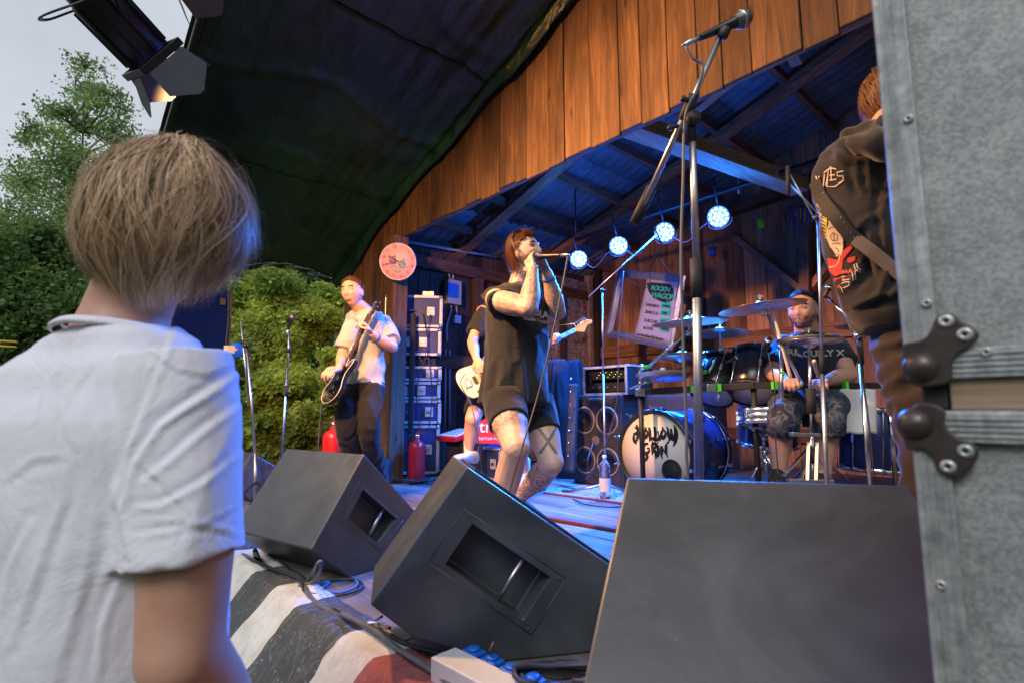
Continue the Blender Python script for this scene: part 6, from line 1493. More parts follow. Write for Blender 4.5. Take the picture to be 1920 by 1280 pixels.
# ================================================================== drum kit on its riser
r0 = SI(P(1180, 915, 3.5)); rz = .16
g = thing('drum_riser', 'low platform under the drum kit hidden behind the large wedge', 'platform', S(r0.x-.1, .42, 0), -ALPHA)
MB().box((.95, 1.15, rz/2), (2.1, 2.1, rz-.002)).build('platform', M['inner_dark'], g, .004)
M['shell_blue'] = plain('drum_shell_blue', (.035, .05, .17), .32, .35, .12, 8); M['shell_black'] = plain('drum_shell_black', (.02, .02, .026), .25, 0, .1)
M['head_cream'] = plain('drum_head_cream', (.72, .66, .60), .5, 0, .04, 4); M['head_white'] = plain('drum_head_white', (.70, .72, .74), .45, 0, .04)
t = NT('bronze_cymbal'); v = t.coord((1, 1, 1), False); ln = t.n('ShaderNodeVectorMath', _operation='LENGTH'); t.l(v, ln.inputs[0]); f1 = t.n('ShaderNodeTexNoise', Scale=260, Detail=3); f1.noise_dimensions = '1D'; t.l(ln.outputs['Value'], f1.inputs['W'])
c = t.ramp(f1.outputs['Fac'], [(.3, (.55, .48, .36)), (.7, (.78, .70, .55))]); t.set(c, .3, 1); t.bump(f1.outputs['Fac'], .25, .001); M['cymbal'] = t.m
bd_c = P(1226, 848, 3.62); ax = -EY
R = zframe(ax, EX); g = thing('bass_drum', 'large navy bass drum with cream front head and spiky black band lettering', 'drum', bd_c, R)
rr = .283; dp = .47
MB().lathe([(rr-.012, -.02), (rr-.008, -.02), (rr-.008, -dp), (rr-.012, -dp)], n=56, ring=True).build('shell', M['shell_blue'], g)
MB().lathe([(0, -.012), (rr-.014, -.012), (rr-.012, -.008), (0, -.006)], n=56).build('front_head', M['head_cream'], g)
MB().lathe([(0, -dp-.0), (rr-.014, -dp), (rr-.012, -dp-.006), (0, -dp-.006)], n=48).build('rear_head', M['head_white'], g)
for z_ in (0.0, -dp-.03): MB().lathe([(rr-.016, z_-.016), (rr+.004, z_-.016), (rr+.006, z_+.0), (rr+.002, z_+.012), (rr-.012, z_+.012), (rr-.016, z_)], n=56, ring=True).build('hoop', M['shell_black'], g)
MB().lathe([(rr-.006, -dp+.012), (rr+.004, -dp+.012), (rr+.004, -dp+.0), (rr-.006, -dp)], n=56, ring=True).build('rear_rim', M['chrome'], g)
for k in range(10):
    a = k*PI/5+.3; m = MB(); x, y = math.cos(a), math.sin(a); Rz = Matrix.Rotation(a, 3, 'Z')
    m.box(((rr+.006)*x, (rr+.006)*y, 0), (.016, .022, .036), Rz); m.tube([((rr+.012)*x, (rr+.012)*y, -.01), ((rr+.012)*x, (rr+.012)*y, -.10)], .0035, 6); m.tube([((rr+.012)*x, (rr+.012)*y, .02), ((rr+.03)*x, (rr+.03)*y, .045)], .004, 6)
    m.box(((rr+.004)*x, (rr+.004)*y, -.12), (.024, .018, .045), Rz); m.build('lug', M['chrome'], g, .002)
    m = MB(); m.box(((rr+.006)*x, (rr+.006)*y, -dp-.03), (.016, .022, .036), Rz); m.tube([((rr+.012)*x, (rr+.012)*y, -dp), ((rr+.012)*x, (rr+.012)*y, -dp+.10)], .0035, 6); m.box(((rr+.004)*x, (rr+.004)*y, -dp+.12), (.024, .018, .045), Rz); m.build('lug', M['chrome'], g, .002)
# port hole
Ri = R.inverted()
def on_head(px, py):
    d = RC @ V(((px-960)/FPX, (640-py)/FPX, -1)); t_ = (bd_c-EYE).dot(ax)/d.dot(ax); q_ = Ri @ (EYE+d*t_-bd_c); return q_.x, q_.y
hx, hy = on_head(1259, 882)
MB().lathe([(0, -.004), (.062, -.004), (.062, .0)], (hx, hy, 0), None, 28).build('port_hole', M['black_print'], g)
MB().lathe([(.060, .0), (.072, -.002), (.074, .003), (.068, .006), (.060, .004)], (hx, hy, -.002), None, 28, ring=True).build('port_ring', M['rubber'], g)
# band lettering: hand drawn strokes traced on the head
def strokes(L, w_):
    m = MB()
    for pts in L:
        p = [V(on_head(1040+x/4, 640+y/4)) for x, y in pts]; p3 = curve_pts([V((q_.x, q_.y, 0)) for q_ in p], 4) if len(p) > 2 else [V((q_.x, q_.y, 0)) for q_ in p]
        n_ = len(p3); vs = []
        for i, q_ in enumerate(p3):
            dvec = p3[min(i+1, n_-1)]-p3[max(i-1, 0)]; dvec.normalize(); nn = V((-dvec.y, dvec.x, 0)); u = i/(n_-1); wd = w_*(.25+.9*math.sin(PI*min(1, .12+u*.88))**.7)/2
            vs += [q_-nn*wd+V((0, 0, -.0045)), q_+nn*wd+V((0, 0, -.0045))]
        m.add(vs, [(2*i, 2*i+1, 2*i+3, 2*i+2) for i in range(n_-1)])
    return m
HOLLOW = [[(610, 620), (622, 670), (618, 720), (600, 760)], [(640, 640), (648, 690), (655, 750)], [(585, 695), (620, 685), (660, 690)], [(598, 640), (612, 660)], [(590, 700), (592, 740), (612, 770)], [(650, 640), (660, 612)],
 [(680, 655), (668, 685), (678, 718), (694, 690), (684, 655)], [(672, 640), (690, 655)], [(705, 640), (712, 690), (708, 750)], [(708, 735), (735, 725), (742, 745)], [(745, 635), (752, 690), (750, 750)], [(750, 740), (778, 728), (790, 700), (786, 748)], [(770, 668), (778, 700)],
 [(812, 655), (796, 690), (808, 725), (830, 690), (815, 655)], [(802, 640), (816, 655)], [(845, 650), (852, 700), (866, 730), (872, 690)], [(868, 650), (876, 700), (890, 738), (900, 690), (894, 640)], [(900, 640), (912, 690), (905, 745), (885, 785)], [(836, 640), (850, 652)], [(890, 625), (904, 648)], [(855, 735), (850, 765)], [(730, 745), (728, 778)], [(672, 715), (668, 745)],
 [(700, 765), (672, 770), (660, 810), (680, 838), (706, 820), (704, 795)], [(688, 800), (712, 795)], [(650, 770), (662, 790)], [(684, 835), (690, 865), (672, 900)], [(725, 765), (732, 810), (728, 850)], [(725, 770), (752, 765), (758, 785), (735, 805)], [(738, 808), (756, 835), (755, 880)], [(772, 775), (776, 830), (770, 870)], [(770, 755), (776, 762)], [(795, 780), (800, 825), (795, 865)], [(798, 785), (830, 845)], [(834, 768), (832, 810), (838, 850)], [(845, 750), (835, 775)], [(838, 840), (845, 870)], [(800, 860), (805, 882)]]
strokes(HOLLOW, .021).build('lettering', M['black_print'], g)
m = MB(); 
for s_, py in ((-1, 0), (1, 0)): x = s_*.20; m.tube([(x, .12 if False else -.20, -.12), (x*1.5, -.31, -.02)], .008, 8)
m.build('spur', M['chrome'], g)
# toms, snare: shell with two hoops and lugs
def drum(name, label, top, bottom, r_, mat='shell_black', nl=6, head_b='head_white', head_t='head_white'):
    top, bottom = V(top), V(bottom); ax_ = (top-bottom); L = ax_.length; R_ = zframe(ax_, (1, 0, 0)); g = thing(name, label, 'drum', bottom, R_)
    MB().lathe([(r_-.01, .0), (r_-.004, .008), (r_-.004, L-.008), (r_-.01, L)], n=40, ring=True).build('shell', M[mat], g)
    MB().lathe([(0, -.002), (r_-.006, -.002), (r_-.002, .004), (0, .004)], n=40).build('bottom_head', M[head_b], g); MB().lathe([(0, L-.004), (r_-.002, L-.004), (r_-.006, L+.002), (0, L+.002)], n=40).build('top_head', M[head_t], g)
    for z_ in (0, L): MB().lathe([(r_-.001, z_-.016), (r_+.007, z_-.014), (r_+.004, z_), (r_+.007, z_+.014), (r_-.001, z_+.016)], n=40, ring=True).build('hoop', M['chrome'] if mat != 'shell_black' else M['black_metal'], g)
    for k in range(nl):
        a = k*2*PI/nl+.4; x, y = math.cos(a), math.sin(a); m = MB(); m.tube([((r_+.007)*x, (r_+.007)*y, -.008), ((r_+.007)*x, (r_+.007)*y, L+.008)], .0032, 6); m.box(((r_+.004)*x, (r_+.004)*y, L*.5), (.022, .016, .05 if L > .12 else .03), Matrix.Rotation(a, 3, 'Z'))
        for z_ in (0, L): m.box(((r_+.009)*x, (r_+.009)*y, z_), (.014, .014, .022), Matrix.Rotation(a, 3, 'Z'))
        m.build('lug', M['chrome'], g, .001, seg=1)
    return g
drum('rack_tom', 'smaller rack tom on the left, its white lower head showing', P(1352, 683, 3.62), P(1334, 738, 3.52), .135)
drum('rack_tom', 'larger black rack tom on the right with a blue-white lower head', P(1417, 671, 3.50), P(1408, 736, 3.40), .150)
drum('snare_drum', 'shallow steel-rimmed snare drum low between the bass drum and the drummer', P(1440, 775, 3.28), P(1441, 795, 3.27), .165, 'chrome', 8)
drum('floor_tom', 'dark floor tom partly hidden in the shade right of the bass drum', P(1440, 742, 3.75), P(1440, 830, 3.8), .19, 'shell_blue', 8)
drum('floor_tom', 'dark floor tom at the far right behind the hanging white paper', P(1640, 770, 3.5), P(1640, 880, 3.5), .20, 'shell_blue', 8)
# cymbals
def cymbal(name, label, c, r_, tilt=(0, 0, 1), china=False, pair=False):
    c = V(c); R_ = zframe(tilt, (1, 0, 0)); g = thing(name, label, 'cymbal', c, R_)
    if china: prof = [(.006, .020), (.018, .019), (.03, .006), (.05, 0), (r_*.78, -.018), (r_*.84, -.016), (r_, .006), (r_, .0045), (r_*.84, -.018), (r_*.78, -.020), (.05, -.002), (.03, .004), (.018, .017), (.006, .018)]
    else: prof = [(.006, .024), (.016, .022), (.030, .014), (.042, .004), (.06, 0), (r_*.6, -.010), (r_, -.024), (r_, -.0255), (r_*.6, -.0118), (.06, -.002), (.042, .002), (.030, .012), (.016, .020), (.006, .022)]
    m = MB(); vs0 = len(m.v); m.lathe(prof, n=56); m.f = m.f[:-2]; m.sm = m.sm[:-2]; m.build('plate', M['cymbal'], g)
    if pair:
        m = MB(); m.lathe([(a, -b-.035) for a, b in prof][::-1], n=56); m.f = m.f[:-2]; m.sm = m.sm[:-2]; m.build('lower_plate', M['cymbal'], g)
    MB().lathe([(.005, .016), (.017, .016), (.017, .026), (.005, .026)], n=14).build('felt', M['rubber'], g)
    m = MB(); m.tube([(0, 0, -.08), (0, 0, .055)], .004, 8); m.box((0, 0, .046), (.034, .007, .012)); m.build('wing_nut', M['chrome'], g, .001)
    return g
cymbal('crash_cymbal', 'wide bronze crash cymbal in front of the poster, seen from below', P(1294, 598, 3.30), .235, (-.05, -.02, 1))
cymbal('crash_cymbal', 'smaller bronze cymbal between the centre stand and the right crash', P(1350, 619, 3.55), .19, (.03, .05, 1))
cymbal('crash_cymbal', 'large bronze crash cymbal highest of all, beside the drummer\'s face', P(1427, 570, 3.15), .245, (-.10, .02, 1))
cymbal('hi_hat', 'pair of hi-hat cymbals left of the centre stand below the poster', P(1279, 663, 3.50), .155, (0, .04, 1), pair=True)
cymbal('china_cymbal', 'china cymbal with turned up rim at the left end of the rack', P(1243, 704, 3.45), .175, (.02, .12, 1), china=True)
cymbal('hi_hat', 'pair of dark hi-hat cymbals in front of the drummer\'s chest', P(1517, 633, 2.95), .165, (.02, .02, 1), pair=True)
cymbal('crash_cymbal', 'dark cymbal half hidden right of the drummer\'s shoulder', P(1600, 607, 3.75), .12, (.1, 0, 1))
# rack: black tubes with clamps and lime tape
g = thing('drum_rack', 'black drum rack bar with lime green tape marks in front of the kit', 'rack', P(1416, 900, 3.2)); g.location.z = rz
ra, rb, rc_, rd = P(1192, 735, 3.55), P(1415, 722, 3.25), P(1478, 722, 3.2), P(1668, 722, 3.2)
M['rack_black'] = plain('rack_black', (.03, .026, .022), .5, .2, .3)
MB().bar(ra, rb, .04, .04).build('bar', M['rack_black'], g, .004, world=True); MB().bar(rb, rc_, .038, .038).build('bar', M['rack_black'], g, .004, world=True); MB().bar(rc_, rd, .036, .036).build('bar', M['rack_black'], g, .004, world=True)
for p in (ra.lerp(rb, .05), rb, rd):
    MB().tube([p-V((0, 0, .0))+V((0, .02, 0)), V((p.x, p.y+.02, rz))], .017 if p is not rd else .014, 14).build('leg', M['rack_black'] if p is not rd else M['chrome'], g, world=True)
for px, py, Y in ((1297, 729, 3.38), (1347, 726, 3.30), (1451, 722, 3.19), (1584, 722, 3.17)): MB().box(P(px, py, Y), (.016, .05, .046)).build('tape_mark', M['lime'], g, world=True)
for px, py, Y in ((1200, 735, 3.52), (1331, 727, 3.32), (1466, 722, 3.16), (1666, 722, 3.16)): MB().box(P(px, py, Y), (.055, .06, .05)).build('clamp', M['steel'], g, .006, world=True)
def stand(name, label, segs, base=None, mat='chrome', cat='stand', joints=(), tape=(), rubber=()):
    """segs: list of (p0, p1, radius)"""
    o0 = V(base) if base is not None else V(segs[0][0]); g = thing(name, label, cat, o0)
    for a, b, r_ in segs: MB().tube([a, b], r_, 12).build('tube', M[mat], g, world=True)
    for p in joints:
        m = MB(); m.ball(p, (.018, .018, .02), 10); m.tube([V(p)+V((.0, 0, 0)), V(p)+V((.035, -.01, .0))], .006, 8); m.box(V(p)+V((.038, -.01, 0)), (.008, .006, .03)); m.build('clamp', M[mat] if mat == 'chrome' else M['black_metal'], g, world=True)
    for p, q_, r_ in rubber: MB().tube([p, q_], r_, 12).build('grip', M['rubber'], g, world=True)
    for p in tape: MB().tube([V(p)-V((0, 0, .014)), V(p)+V((0, 0, .014))], .0145, 12).build('tape_mark', M['lime'], g, world=True)
    return g
def tripod(g, c, h, spread, r_=.009, mat='black_metal', rot=0):
    c = V(c)
    for k in range(3):
        a = rot+k*2*PI/3; e = c+V((math.cos(a)*spread, math.sin(a)*spread, .012)); MB().tube([c+V((0, 0, h)), e], r_, 8).build('leg', M[mat], g, world=True)
        MB().ball(e, .015, 8).build('rubber_foot', M['rubber'], g, world=True)
stand('cymbal_stand', 'chrome boom holding the crash in front of the poster', [(P(1292, 622, 3.30), P(1213, 688, 3.44), .008), (P(1294, 604, 3.30), P(1292, 622, 3.30), .006), (P(1200, 690, 3.50), P(1200, 735, 3.52), .012)], joints=[P(1291, 624, 3.30), P(1204, 688, 3.47)], tape=[P(1213, 688, 3.44)])
stand('cymbal_stand', 'slim chrome boom rod left of the bass drum above the rack bar', [(P(1180, 728, 3.45), P(1287, 686, 3.45), .007), (P(1243, 712, 3.45), P(1246, 722, 3.45), .007)], joints=[P(1201, 718, 3.5)], tape=[P(1215, 714, 3.45)])
stand('cymbal_stand', 'chrome post with slanting arm under the highest crash beside the drummer', [(P(1427, 580, 3.15), P(1438, 590, 3.14), .007), (P(1436, 585, 3.14), P(1500, 714, 3.0), .009), (P(1465, 652, 3.1), P(1466, 790, 3.1), .013)], joints=[P(1435, 586, 3.14), P(1464, 650, 3.08)], tape=[P(1466, 700, 3.1)])
stand('cymbal_stand', 'short angled chrome arm under the cymbal by the centre stand', [(P(1350, 625, 3.55), P(1351, 655, 3.55), .006), (P(1351, 655, 3.55), P(1328, 700, 3.45), .009), (P(1347, 712, 3.4), P(1347, 755, 3.4), .010)], joints=[P(1351, 655, 3.52), P(1368, 676, 3.5)], tape=[P(1322, 697, 3.45)])
stand('cymbal_stand', 'chrome post rising from the right end of the drum rack', [(P(1655, 690, 3.2), P(1668, 722, 3.2), .010)], joints=[P(1655, 686, 3.2)], tape=[P(1668, 706, 3.2)])
g = stand('hi_hat_stand', 'hi-hat stand with slanted silver legs in front of the drummer', [(P(1517, 640, 2.95), P(1521, 805, 2.95), .009), (P(1521, 800, 2.95), P(1524, 895, 2.95), .012)], joints=[P(1520, 740, 2.93)], rubber=[(P(1520, 728, 2.93), P(1521, 775, 2.93), .026), (P(1523, 838, 2.94), P(1524, 868, 2.94), .022)])
c0 = P(1524, 905, 2.95)
for e in ((1468, 892), (1565, 905), (1500, 905)): MB().bar(P(1520, 835, 2.94), P(*e, 2.9), .022, .006).build('leg', M['chrome'], g, .001, world=True)
for a, b in (((1482, 813), (1535, 815)), ((1478, 900), (1560, 902))): MB().bar(P(*a, 2.9), P(*b, 2.9), .04, .02).build('foot_plate', M['steel'], g, .003, world=True)
m = MB()
for px in (1516, 1532): m.bar(P(px, 828, 2.9), P(px-2, 900, 2.85), .018, .006)
m.build('pedal', M['steel'], g, .002, world=True)
g = stand('snare_stand', 'chrome snare stand with wing screws under the small drum', [(P(1432, 795, 3.3), P(1432, 850, 3.3), .009), (P(1432, 850, 3.3), P(1440, 895, 3.3), .013)], joints=[P(1432, 822, 3.28), P(1434, 848, 3.28), P(1437, 868, 3.28)])
for e in ((1405, 800), (1460, 802), (1470, 795)): MB().tube([P(1432, 818, 3.28), P(*e, 3.25)], .007, 8).build('arm', M['chrome'], g, world=True)
for e in ((1410, 895), (1465, 898)): MB().tube([P(1434, 850, 3.28), P(*e, 3.25)], .008, 8).build('leg', M['chrome'], g, world=True)
MB().bar(P(1405, 802, 3.2), P(1478, 797, 3.2), .03, .012).build('basket', M['chrome'], g, .002, world=True)
g = thing('drum_stool', 'black round drum stool under the drummer', 'stool', V((P(1528, 760, 3.62).x, 3.62, rz)))
sz = P(1528, 768, 3.62).z-rz-.02
MB().lathe([(.02, sz-.09), (.16, sz-.09), (.175, sz-.07), (.175, sz-.02), (.14, sz), (0, sz)], n=28).build('seat', M['rubber'], g, .004); MB().tube([(0, 0, .06), (0, 0, sz-.08)], .014, 10).build('post', M['chrome'], g)
for k in range(3): a = k*2.1; MB().tube([(0, 0, .25), (.26*math.cos(a), .26*math.sin(a), .012)], .01, 8).build('leg', M['chrome'], g)
# white sheet of paper hanging from the rack
t = NT('white_cloth'); v = t.coord((1, 1, 1), False); f1 = t.noise(v, 6, 3); t.set(t.ramp(f1, [(.3, (.62, .62, .62)), (.7, (.74, .74, .74))]), .7); t.b.inputs['Alpha'].default_value = 1; t.bump(f1, .2, .02); M['towel'] = t.m
m = MB(); nx, nz = 12, 16; c4 = [P(1574, 729, 3.14), P(1642, 729, 3.14), P(1645, 812, 3.12), P(1580, 812, 3.12)]
for i in range(nx+1):
    for j in range(nz+1):
        u, w_ = i/nx, j/nz; p = c4[0].lerp(c4[1], u).lerp(c4[3].lerp(c4[2], u), w_); m.v.append(p+V((0, -.012*math.sin(u*9+w_*2)*w_-.01*w_, .004*math.sin(u*11))))
for i in range(nx):
    for j in range(nz): m.f.append((i*(nz+1)+j, (i+1)*(nz+1)+j, (i+1)*(nz+1)+j+1, i*(nz+1)+j+1)); m.sm.append(True)
o = m.build('hanging_cloth', M['towel']); so = o.modifiers.new('s', 'SOLIDIFY'); so.thickness = .002; tag(o, 'white cloth hanging from the drum rack beside the drummer\'s knee', 'cloth')
# kit microphones
def small_mic(label, a, b): 
    a, b = V(a), V(b); d = (b-a).normalized(); g = thing('drum_microphone', label, 'microphone', a, zframe(d)); L = (b-a).length
    MB().lathe([(.008, 0), (.011, .01), (.011, L*.55), (.017, L*.62), (.018, L*.9), (.010, L)], n=14).build('body', M['black_metal'], g); MB().lathe([(.0185, L*.70), (.0195, L*.72), (.0195, L*.8), (.0185, L*.82)], n=14, ring=True).build('ring', M['chrome'], g)
small_mic('small microphone clipped to the rim of the larger rack tom', P(1432, 668, 3.2), P(1443, 632, 3.2)); small_mic('side-address microphone on the boom arm right of the drummer\'s head', P(1546, 558, 3.0), P(1556, 535, 3.0))
small_mic('dark microphone on a short clamp among the rims between the toms', P(1362, 680, 3.35), P(1385, 668, 3.35))

# ================================================================== microphone stands
g = stand('microphone_stand', 'tall microphone stand in the centre right with a steep black boom arm', [(P(1297, 222, 1.52), P(1306, 500, 1.52), .0105), (P(1306, 498, 1.52), P(1311, 930, 1.50), .0130)],
    base=V((P(1311, 930, 1.5).x, 1.5, 0)), mat='steel', rubber=[(P(1304, 486, 1.52), P(1307, 560, 1.52), .0165), (P(1295, 205, 1.52), P(1297, 266, 1.52), .0135)])
b0, b1 = P(1352, 66, 1.44), P(1200, 400, 1.60)
MB().tube([b0, b1], .0088, 12).build('boom_arm', M['dark_steel'] if 'dark_steel' in M else M['steel'], g, world=True)
MB().tube([P(1222, 352, 1.59), P(1189, 420, 1.61)], .0165, 14).build('counter_grip', M['rubber'], g, world=True)
MB().tube([P(1301, 178, 1.49), P(1279, 228, 1.52)], .0155, 14).build('boom_clamp', M['rubber'], g, world=True)
m = MB(); m.tube([P(1281, 186, 1.47), P(1292, 190, 1.5)], .007, 10); m.ball(P(1281, 186, 1.46), .010, 10); m.tube([P(1256, 240, 1.50), P(1275, 236, 1.52)], .006, 8); m.ball(P(1256, 240, 1.5), .009, 8); m.lathe([(.02, -.012), (.024, 0), (.02, .012)], P(1300, 222, 1.5), Matrix.Rotation(PI/2, 3, 'X'), 16); m.build('knob', M['black_plastic'], g, world=True)
m = MB(); m.lathe([(.014, 0), (.016, .01), (.016, .028), (.012, .034)], b0-V((0, 0, .012)), zframe((b0-b1).normalized()), 14); m.box(P(1357, 60, 1.44), (.02, .02, .02)); m.build('mic_clip', M['black_plastic'], g, .003, world=True)
MB().tube([V((g.location.x, 1.5, .0)), P(1311, 900, 1.5)], .013, 12).build('tube', M['steel'], g, world=True)
tripod(g, (g.location.x, 1.5, 0), .30, .30)
mic('microphone', 'black microphone with silver grille held high on the boom stand at the top', P(1311, 72, 1.45), P(1404, 31, 1.44), 1.0)
cable('pale cable hanging from the high microphone along the centre stand', [P(1305, 74, 1.45), P(1290, 82, 1.45), P(1288, 92, 1.45), P(1300, 110, 1.45), P(1318, 126, 1.45), P(1306, 170, 1.46), P(1290, 200, 1.46), P(1283, 240, 1.48), P(1281, 330, 1.49), P(1277, 470, 1.49), P(1280, 620, 1.49), P(1287, 800, 1.48), P(1290, 900, 1.48), V((P(1300, 900, 1.48).x, 1.45, .01))], .0042, 'cable_warm' if 'cable_warm' in M else 'cable_grey')
f0 = FL(1136, 920)
g = stand('microphone_stand', 'slim stand with a boom arm reaching up to the blue floods', [(P(1129, 548, 4.5), P(1131, 700, 4.5), .007), (P(1131, 700, 4.5), V((P(1136, 900, 4.5).x, 4.5, .02)), .010), (P(1103, 557, 4.5), P(1236, 436, 4.5), .006)], mat='steel', joints=[P(1129, 545, 4.48)], base=f0)
m = MB(); m.tube([P(1227, 426, 4.48), P(1242, 460, 4.48)], .010, 8); m.build('mic_clip', M['black_plastic'], g, world=True)
g2c = V((P(1136, 900, 4.5).x, 4.5, .0))
for e in (FL(1065, 925), FL(1176, 925), FL(1150, 895)): MB().tube([g2c+V((0, 0, .10)), V((e.x, e.y, .018))], .012, 8).build('leg', M['steel'], g, world=True); MB().tube([V((e.x, e.y, .018)), V((e.x, e.y, .018))+(V((e.x, e.y, 0))-g2c).normalized()*.05], .017, 8).build('rubber_foot', M['rubber'], g, world=True)
cable('cable winding down the slim stand by the speaker cabinet', [P(1169, 508, 4.45), P(1160, 640, 4.4), P(1155, 760, 4.35), P(1120, 870, 4.3), FL(1090, 905), FL(1110, 935), FL(1150, 940)], .004)
g = stand('microphone_stand', 'tall thin stand right of the drummer with its arm folded to the upper left', [(P(1534, 395, 2.6), P(1541, 690, 2.6), .0075), (P(1541, 690, 2.6), V((P(1546, 900, 2.6).x, 2.6, .02)), .0105), (P(1479, 345, 2.6), P(1536, 402, 2.6), .005), (P(1478, 322, 2.6), P(1533, 420, 2.6), .004)], mat='steel', joints=[P(1532, 408, 2.58)], rubber=[(P(1540, 655, 2.6), P(1542, 700, 2.6), .013), (P(1477, 312, 2.6), P(1478, 366, 2.6), .010)])
tripod(g, (P(1546, 900, 2.6).x, 2.6, 0), .25, .3)
g = stand('microphone_stand', 'chrome and black stand with a short arm to the drummer\'s left side', [(P(1550, 557, 3.0), P(1606, 612, 2.9), .0085), (P(1609, 625, 2.85), P(1614, 680, 2.85), .011), (P(1614, 680, 2.85), V((P(1630, 905, 2.85).x, 2.85, .02)), .0115)], mat='chrome', joints=[P(1605, 612, 2.85), P(1606, 630, 2.83)], rubber=[(P(1611, 630, 2.85), P(1615, 682, 2.85), .015)])
tripod(g, (P(1630, 905, 2.85).x, 2.85, 0), .22, .3)
cable('black cable drooping beside the chrome stand near the drummer', [P(1555, 562, 2.95), P(1600, 630, 2.82), P(1625, 760, 2.8), P(1640, 905, 2.78)], .004)
cable('black cable hanging in front of the larger rack tom', [P(1440, 660, 3.1), P(1452, 720, 3.05), P(1453, 800, 3.05), P(1460, 900, 3.0)], .004)
f0 = V((P(535, 700, 4.7).x, 4.7, 0))
g = stand('microphone_stand', 'straight microphone stand before the green shrubs with a black microphone on top', [(P(542, 622, 4.7), P(539, 700, 4.7), .009), (P(539, 690, 4.7), f0+V((0, 0, .05)), .012)], base=f0, mat='steel', joints=[P(540, 657, 4.68)], rubber=[(P(538, 722, 4.7), P(537, 742, 4.7), .016)]); tripod(g, f0, .2, .28)
mic('microphone', 'black microphone on the straight stand in front of the shrubs', P(540, 618, 4.7), P(549, 590, 4.68), 1.15)
f0 = V((P(475, 700, 4.0).x, 4.0, 0)); a_ = P(452, 603, 4.0)
g = stand('microphone_stand', 'pair of folded dark stand tubes behind the shoulder of the watching man', [(P(452, 603, 4.0), P(466, 760, 4.0), .007), (P(463, 648, 3.98), P(479, 860, 3.9), .010), (P(479, 850, 3.9), V((P(482, 870, 3.9).x, 3.9, 0)), .012)], base=f0, mat='steel', joints=[P(459, 648, 3.95)], rubber=[(P(467, 712, 3.97), P(469, 734, 3.96), .016), (P(452, 640, 3.98), P(467, 646, 3.96), .016)])
tripod(g, V((P(482, 870, 3.9).x, 3.9, 0)), .2, .25)

# ================================================================== speaker cabinets, rack, bags at the back
c0 = FL(1076, 906); R = -ALPHA
def cab(label, loc, W_, D_, H_, spk=True):
    g = thing('speaker_cabinet', label, 'speaker cabinet', loc, R)
    MB().box((W_/2, D_/2, H_/2), (W_, D_, H_)).build('cabinet', M['rubber'], g, .012)
    MB().box((W_/2, -.004, H_/2), (W_-.05, .010, H_-.05)).build('baffle', M['grille'], g, .003)
    if spk:
        for x in (.27, .73):
            for z in (.28, .72):
                Rr = Matrix.Rotation(PI/2, 3, 'X'); c_ = (W_*x, -.008, H_*z); rr_ = W_*.215
                m = MB(); m.lathe([(rr_*.86, .0), (rr_*.9, .010), (rr_, .012), (rr_*1.03, .002)], c_, Rr, 36, ring=True); m.build('speaker_ring', M['copper_ring'], g)
                m = MB(); m.lathe([(rr_*.88, .003), (rr_*.75, .008), (rr_*.62, .003), (rr_*.3, -.006), (0, .004)], c_, Rr, 30); m.build('cone', M['black_plastic'], g)
        m = MB(); m.lathe([(.045, 0), (.042, .01), (.02, .004), (0, .012)], (W_*.5, -.008, H_*.5), Matrix.Rotation(PI/2, 3, 'X'), 20); m.build('horn', M['copper_ring'], g)
        m = MB(); m.box((W_*.5, -.012, H_*.955), (W_*.26, .008, .018)); m.build('badge', M['steel'], g, .002)
    return g
M['copper_ring'] = plain('dusty_ring', (.28, .22, .17), .5, .3, .2)
cab('black speaker cabinet with four ringed cones left of the bass drum', V((c0.x, c0.y, 0)), .585, .42, .845)
q_ = MS @ (SI(c0)+V((.62, .30, 0))); cab('second black cabinet in the shade behind the bass drum', V((q_.x, q_.y, 0)), .6, .4, .84, False)
# open rack on the cabinet
q_ = MS @ (SI(c0)+V((.10, .05, .845))); g = thing('amp_rack', 'open silver-edged rack with glowing amplifier on the speaker cabinet', 'rack', q_, R); W_, D_, H_ = .52, .40, .27
m = MB(); m.box((W_/2, D_/2, .006), (W_, D_, .012)); m.box((W_/2, D_/2, H_-.006), (W_, D_, .012)); m.box((.006, D_/2, H_/2), (.012, D_, H_-.026)); m.box((W_-.006, D_/2, H_/2), (.012, D_, H_-.026)); m.box((W_/2, D_-.006, H_/2), (W_-.03, .01, H_-.03)); m.build('shell', M['case_panel'] if 'case_panel' in M else M['rubber'], g)
for c_, d_ in (((W_/2, 0, .010), (W_, .02, .02)), ((W_/2, 0, H_-.010), (W_, .02, .02)), ((.01, 0, H_/2), (.02, .02, H_-.042)), ((W_-.01, 0, H_/2), (.02, .02, H_-.042)), ((W_-.004, D_/2, H_-.004), (.02, D_-.03, .02)), ((.004, D_/2, H_-.004), (.02, D_-.03, .02))): MB().box(c_, d_).build('edge_moulding', M['galv'], g, .002)
MB().box((W_/2, .05, .19), (W_-.06, .02, .085)).build('amplifier', M['black_metal'], g, .002); MB().box((W_/2, .05, .075), (W_-.06, .02, .085)).build('drawer', M['black_plastic'], g, .002)
M['green_led'] = glow('green_led', (.5, .9, .1), 4); M['amber_led'] = glow('amber_led', (1, .5, .1), 4)
for k in range(14): MB().ball((.14+.022*k, .037, .19+.022*(k % 3)-.02), .0032, 6).build('indicator', M['green_led'] if k % 3 else M['amber_led'], g)
for k in range(4): MB().lathe([(.010, 0), (.009, .014), (0, .014)], (.09+.09*k, .038, .075), Matrix.Rotation(PI/2, 3, 'X'), 12).build('knob', M['steel'], g)
MB().tube(curve_pts([(.06, .03, .20), (.10, -.01, .12), (.07, .0, .06), (.14, .03, .05)], 5), .005, 6).build('lead', M['cable'], g)
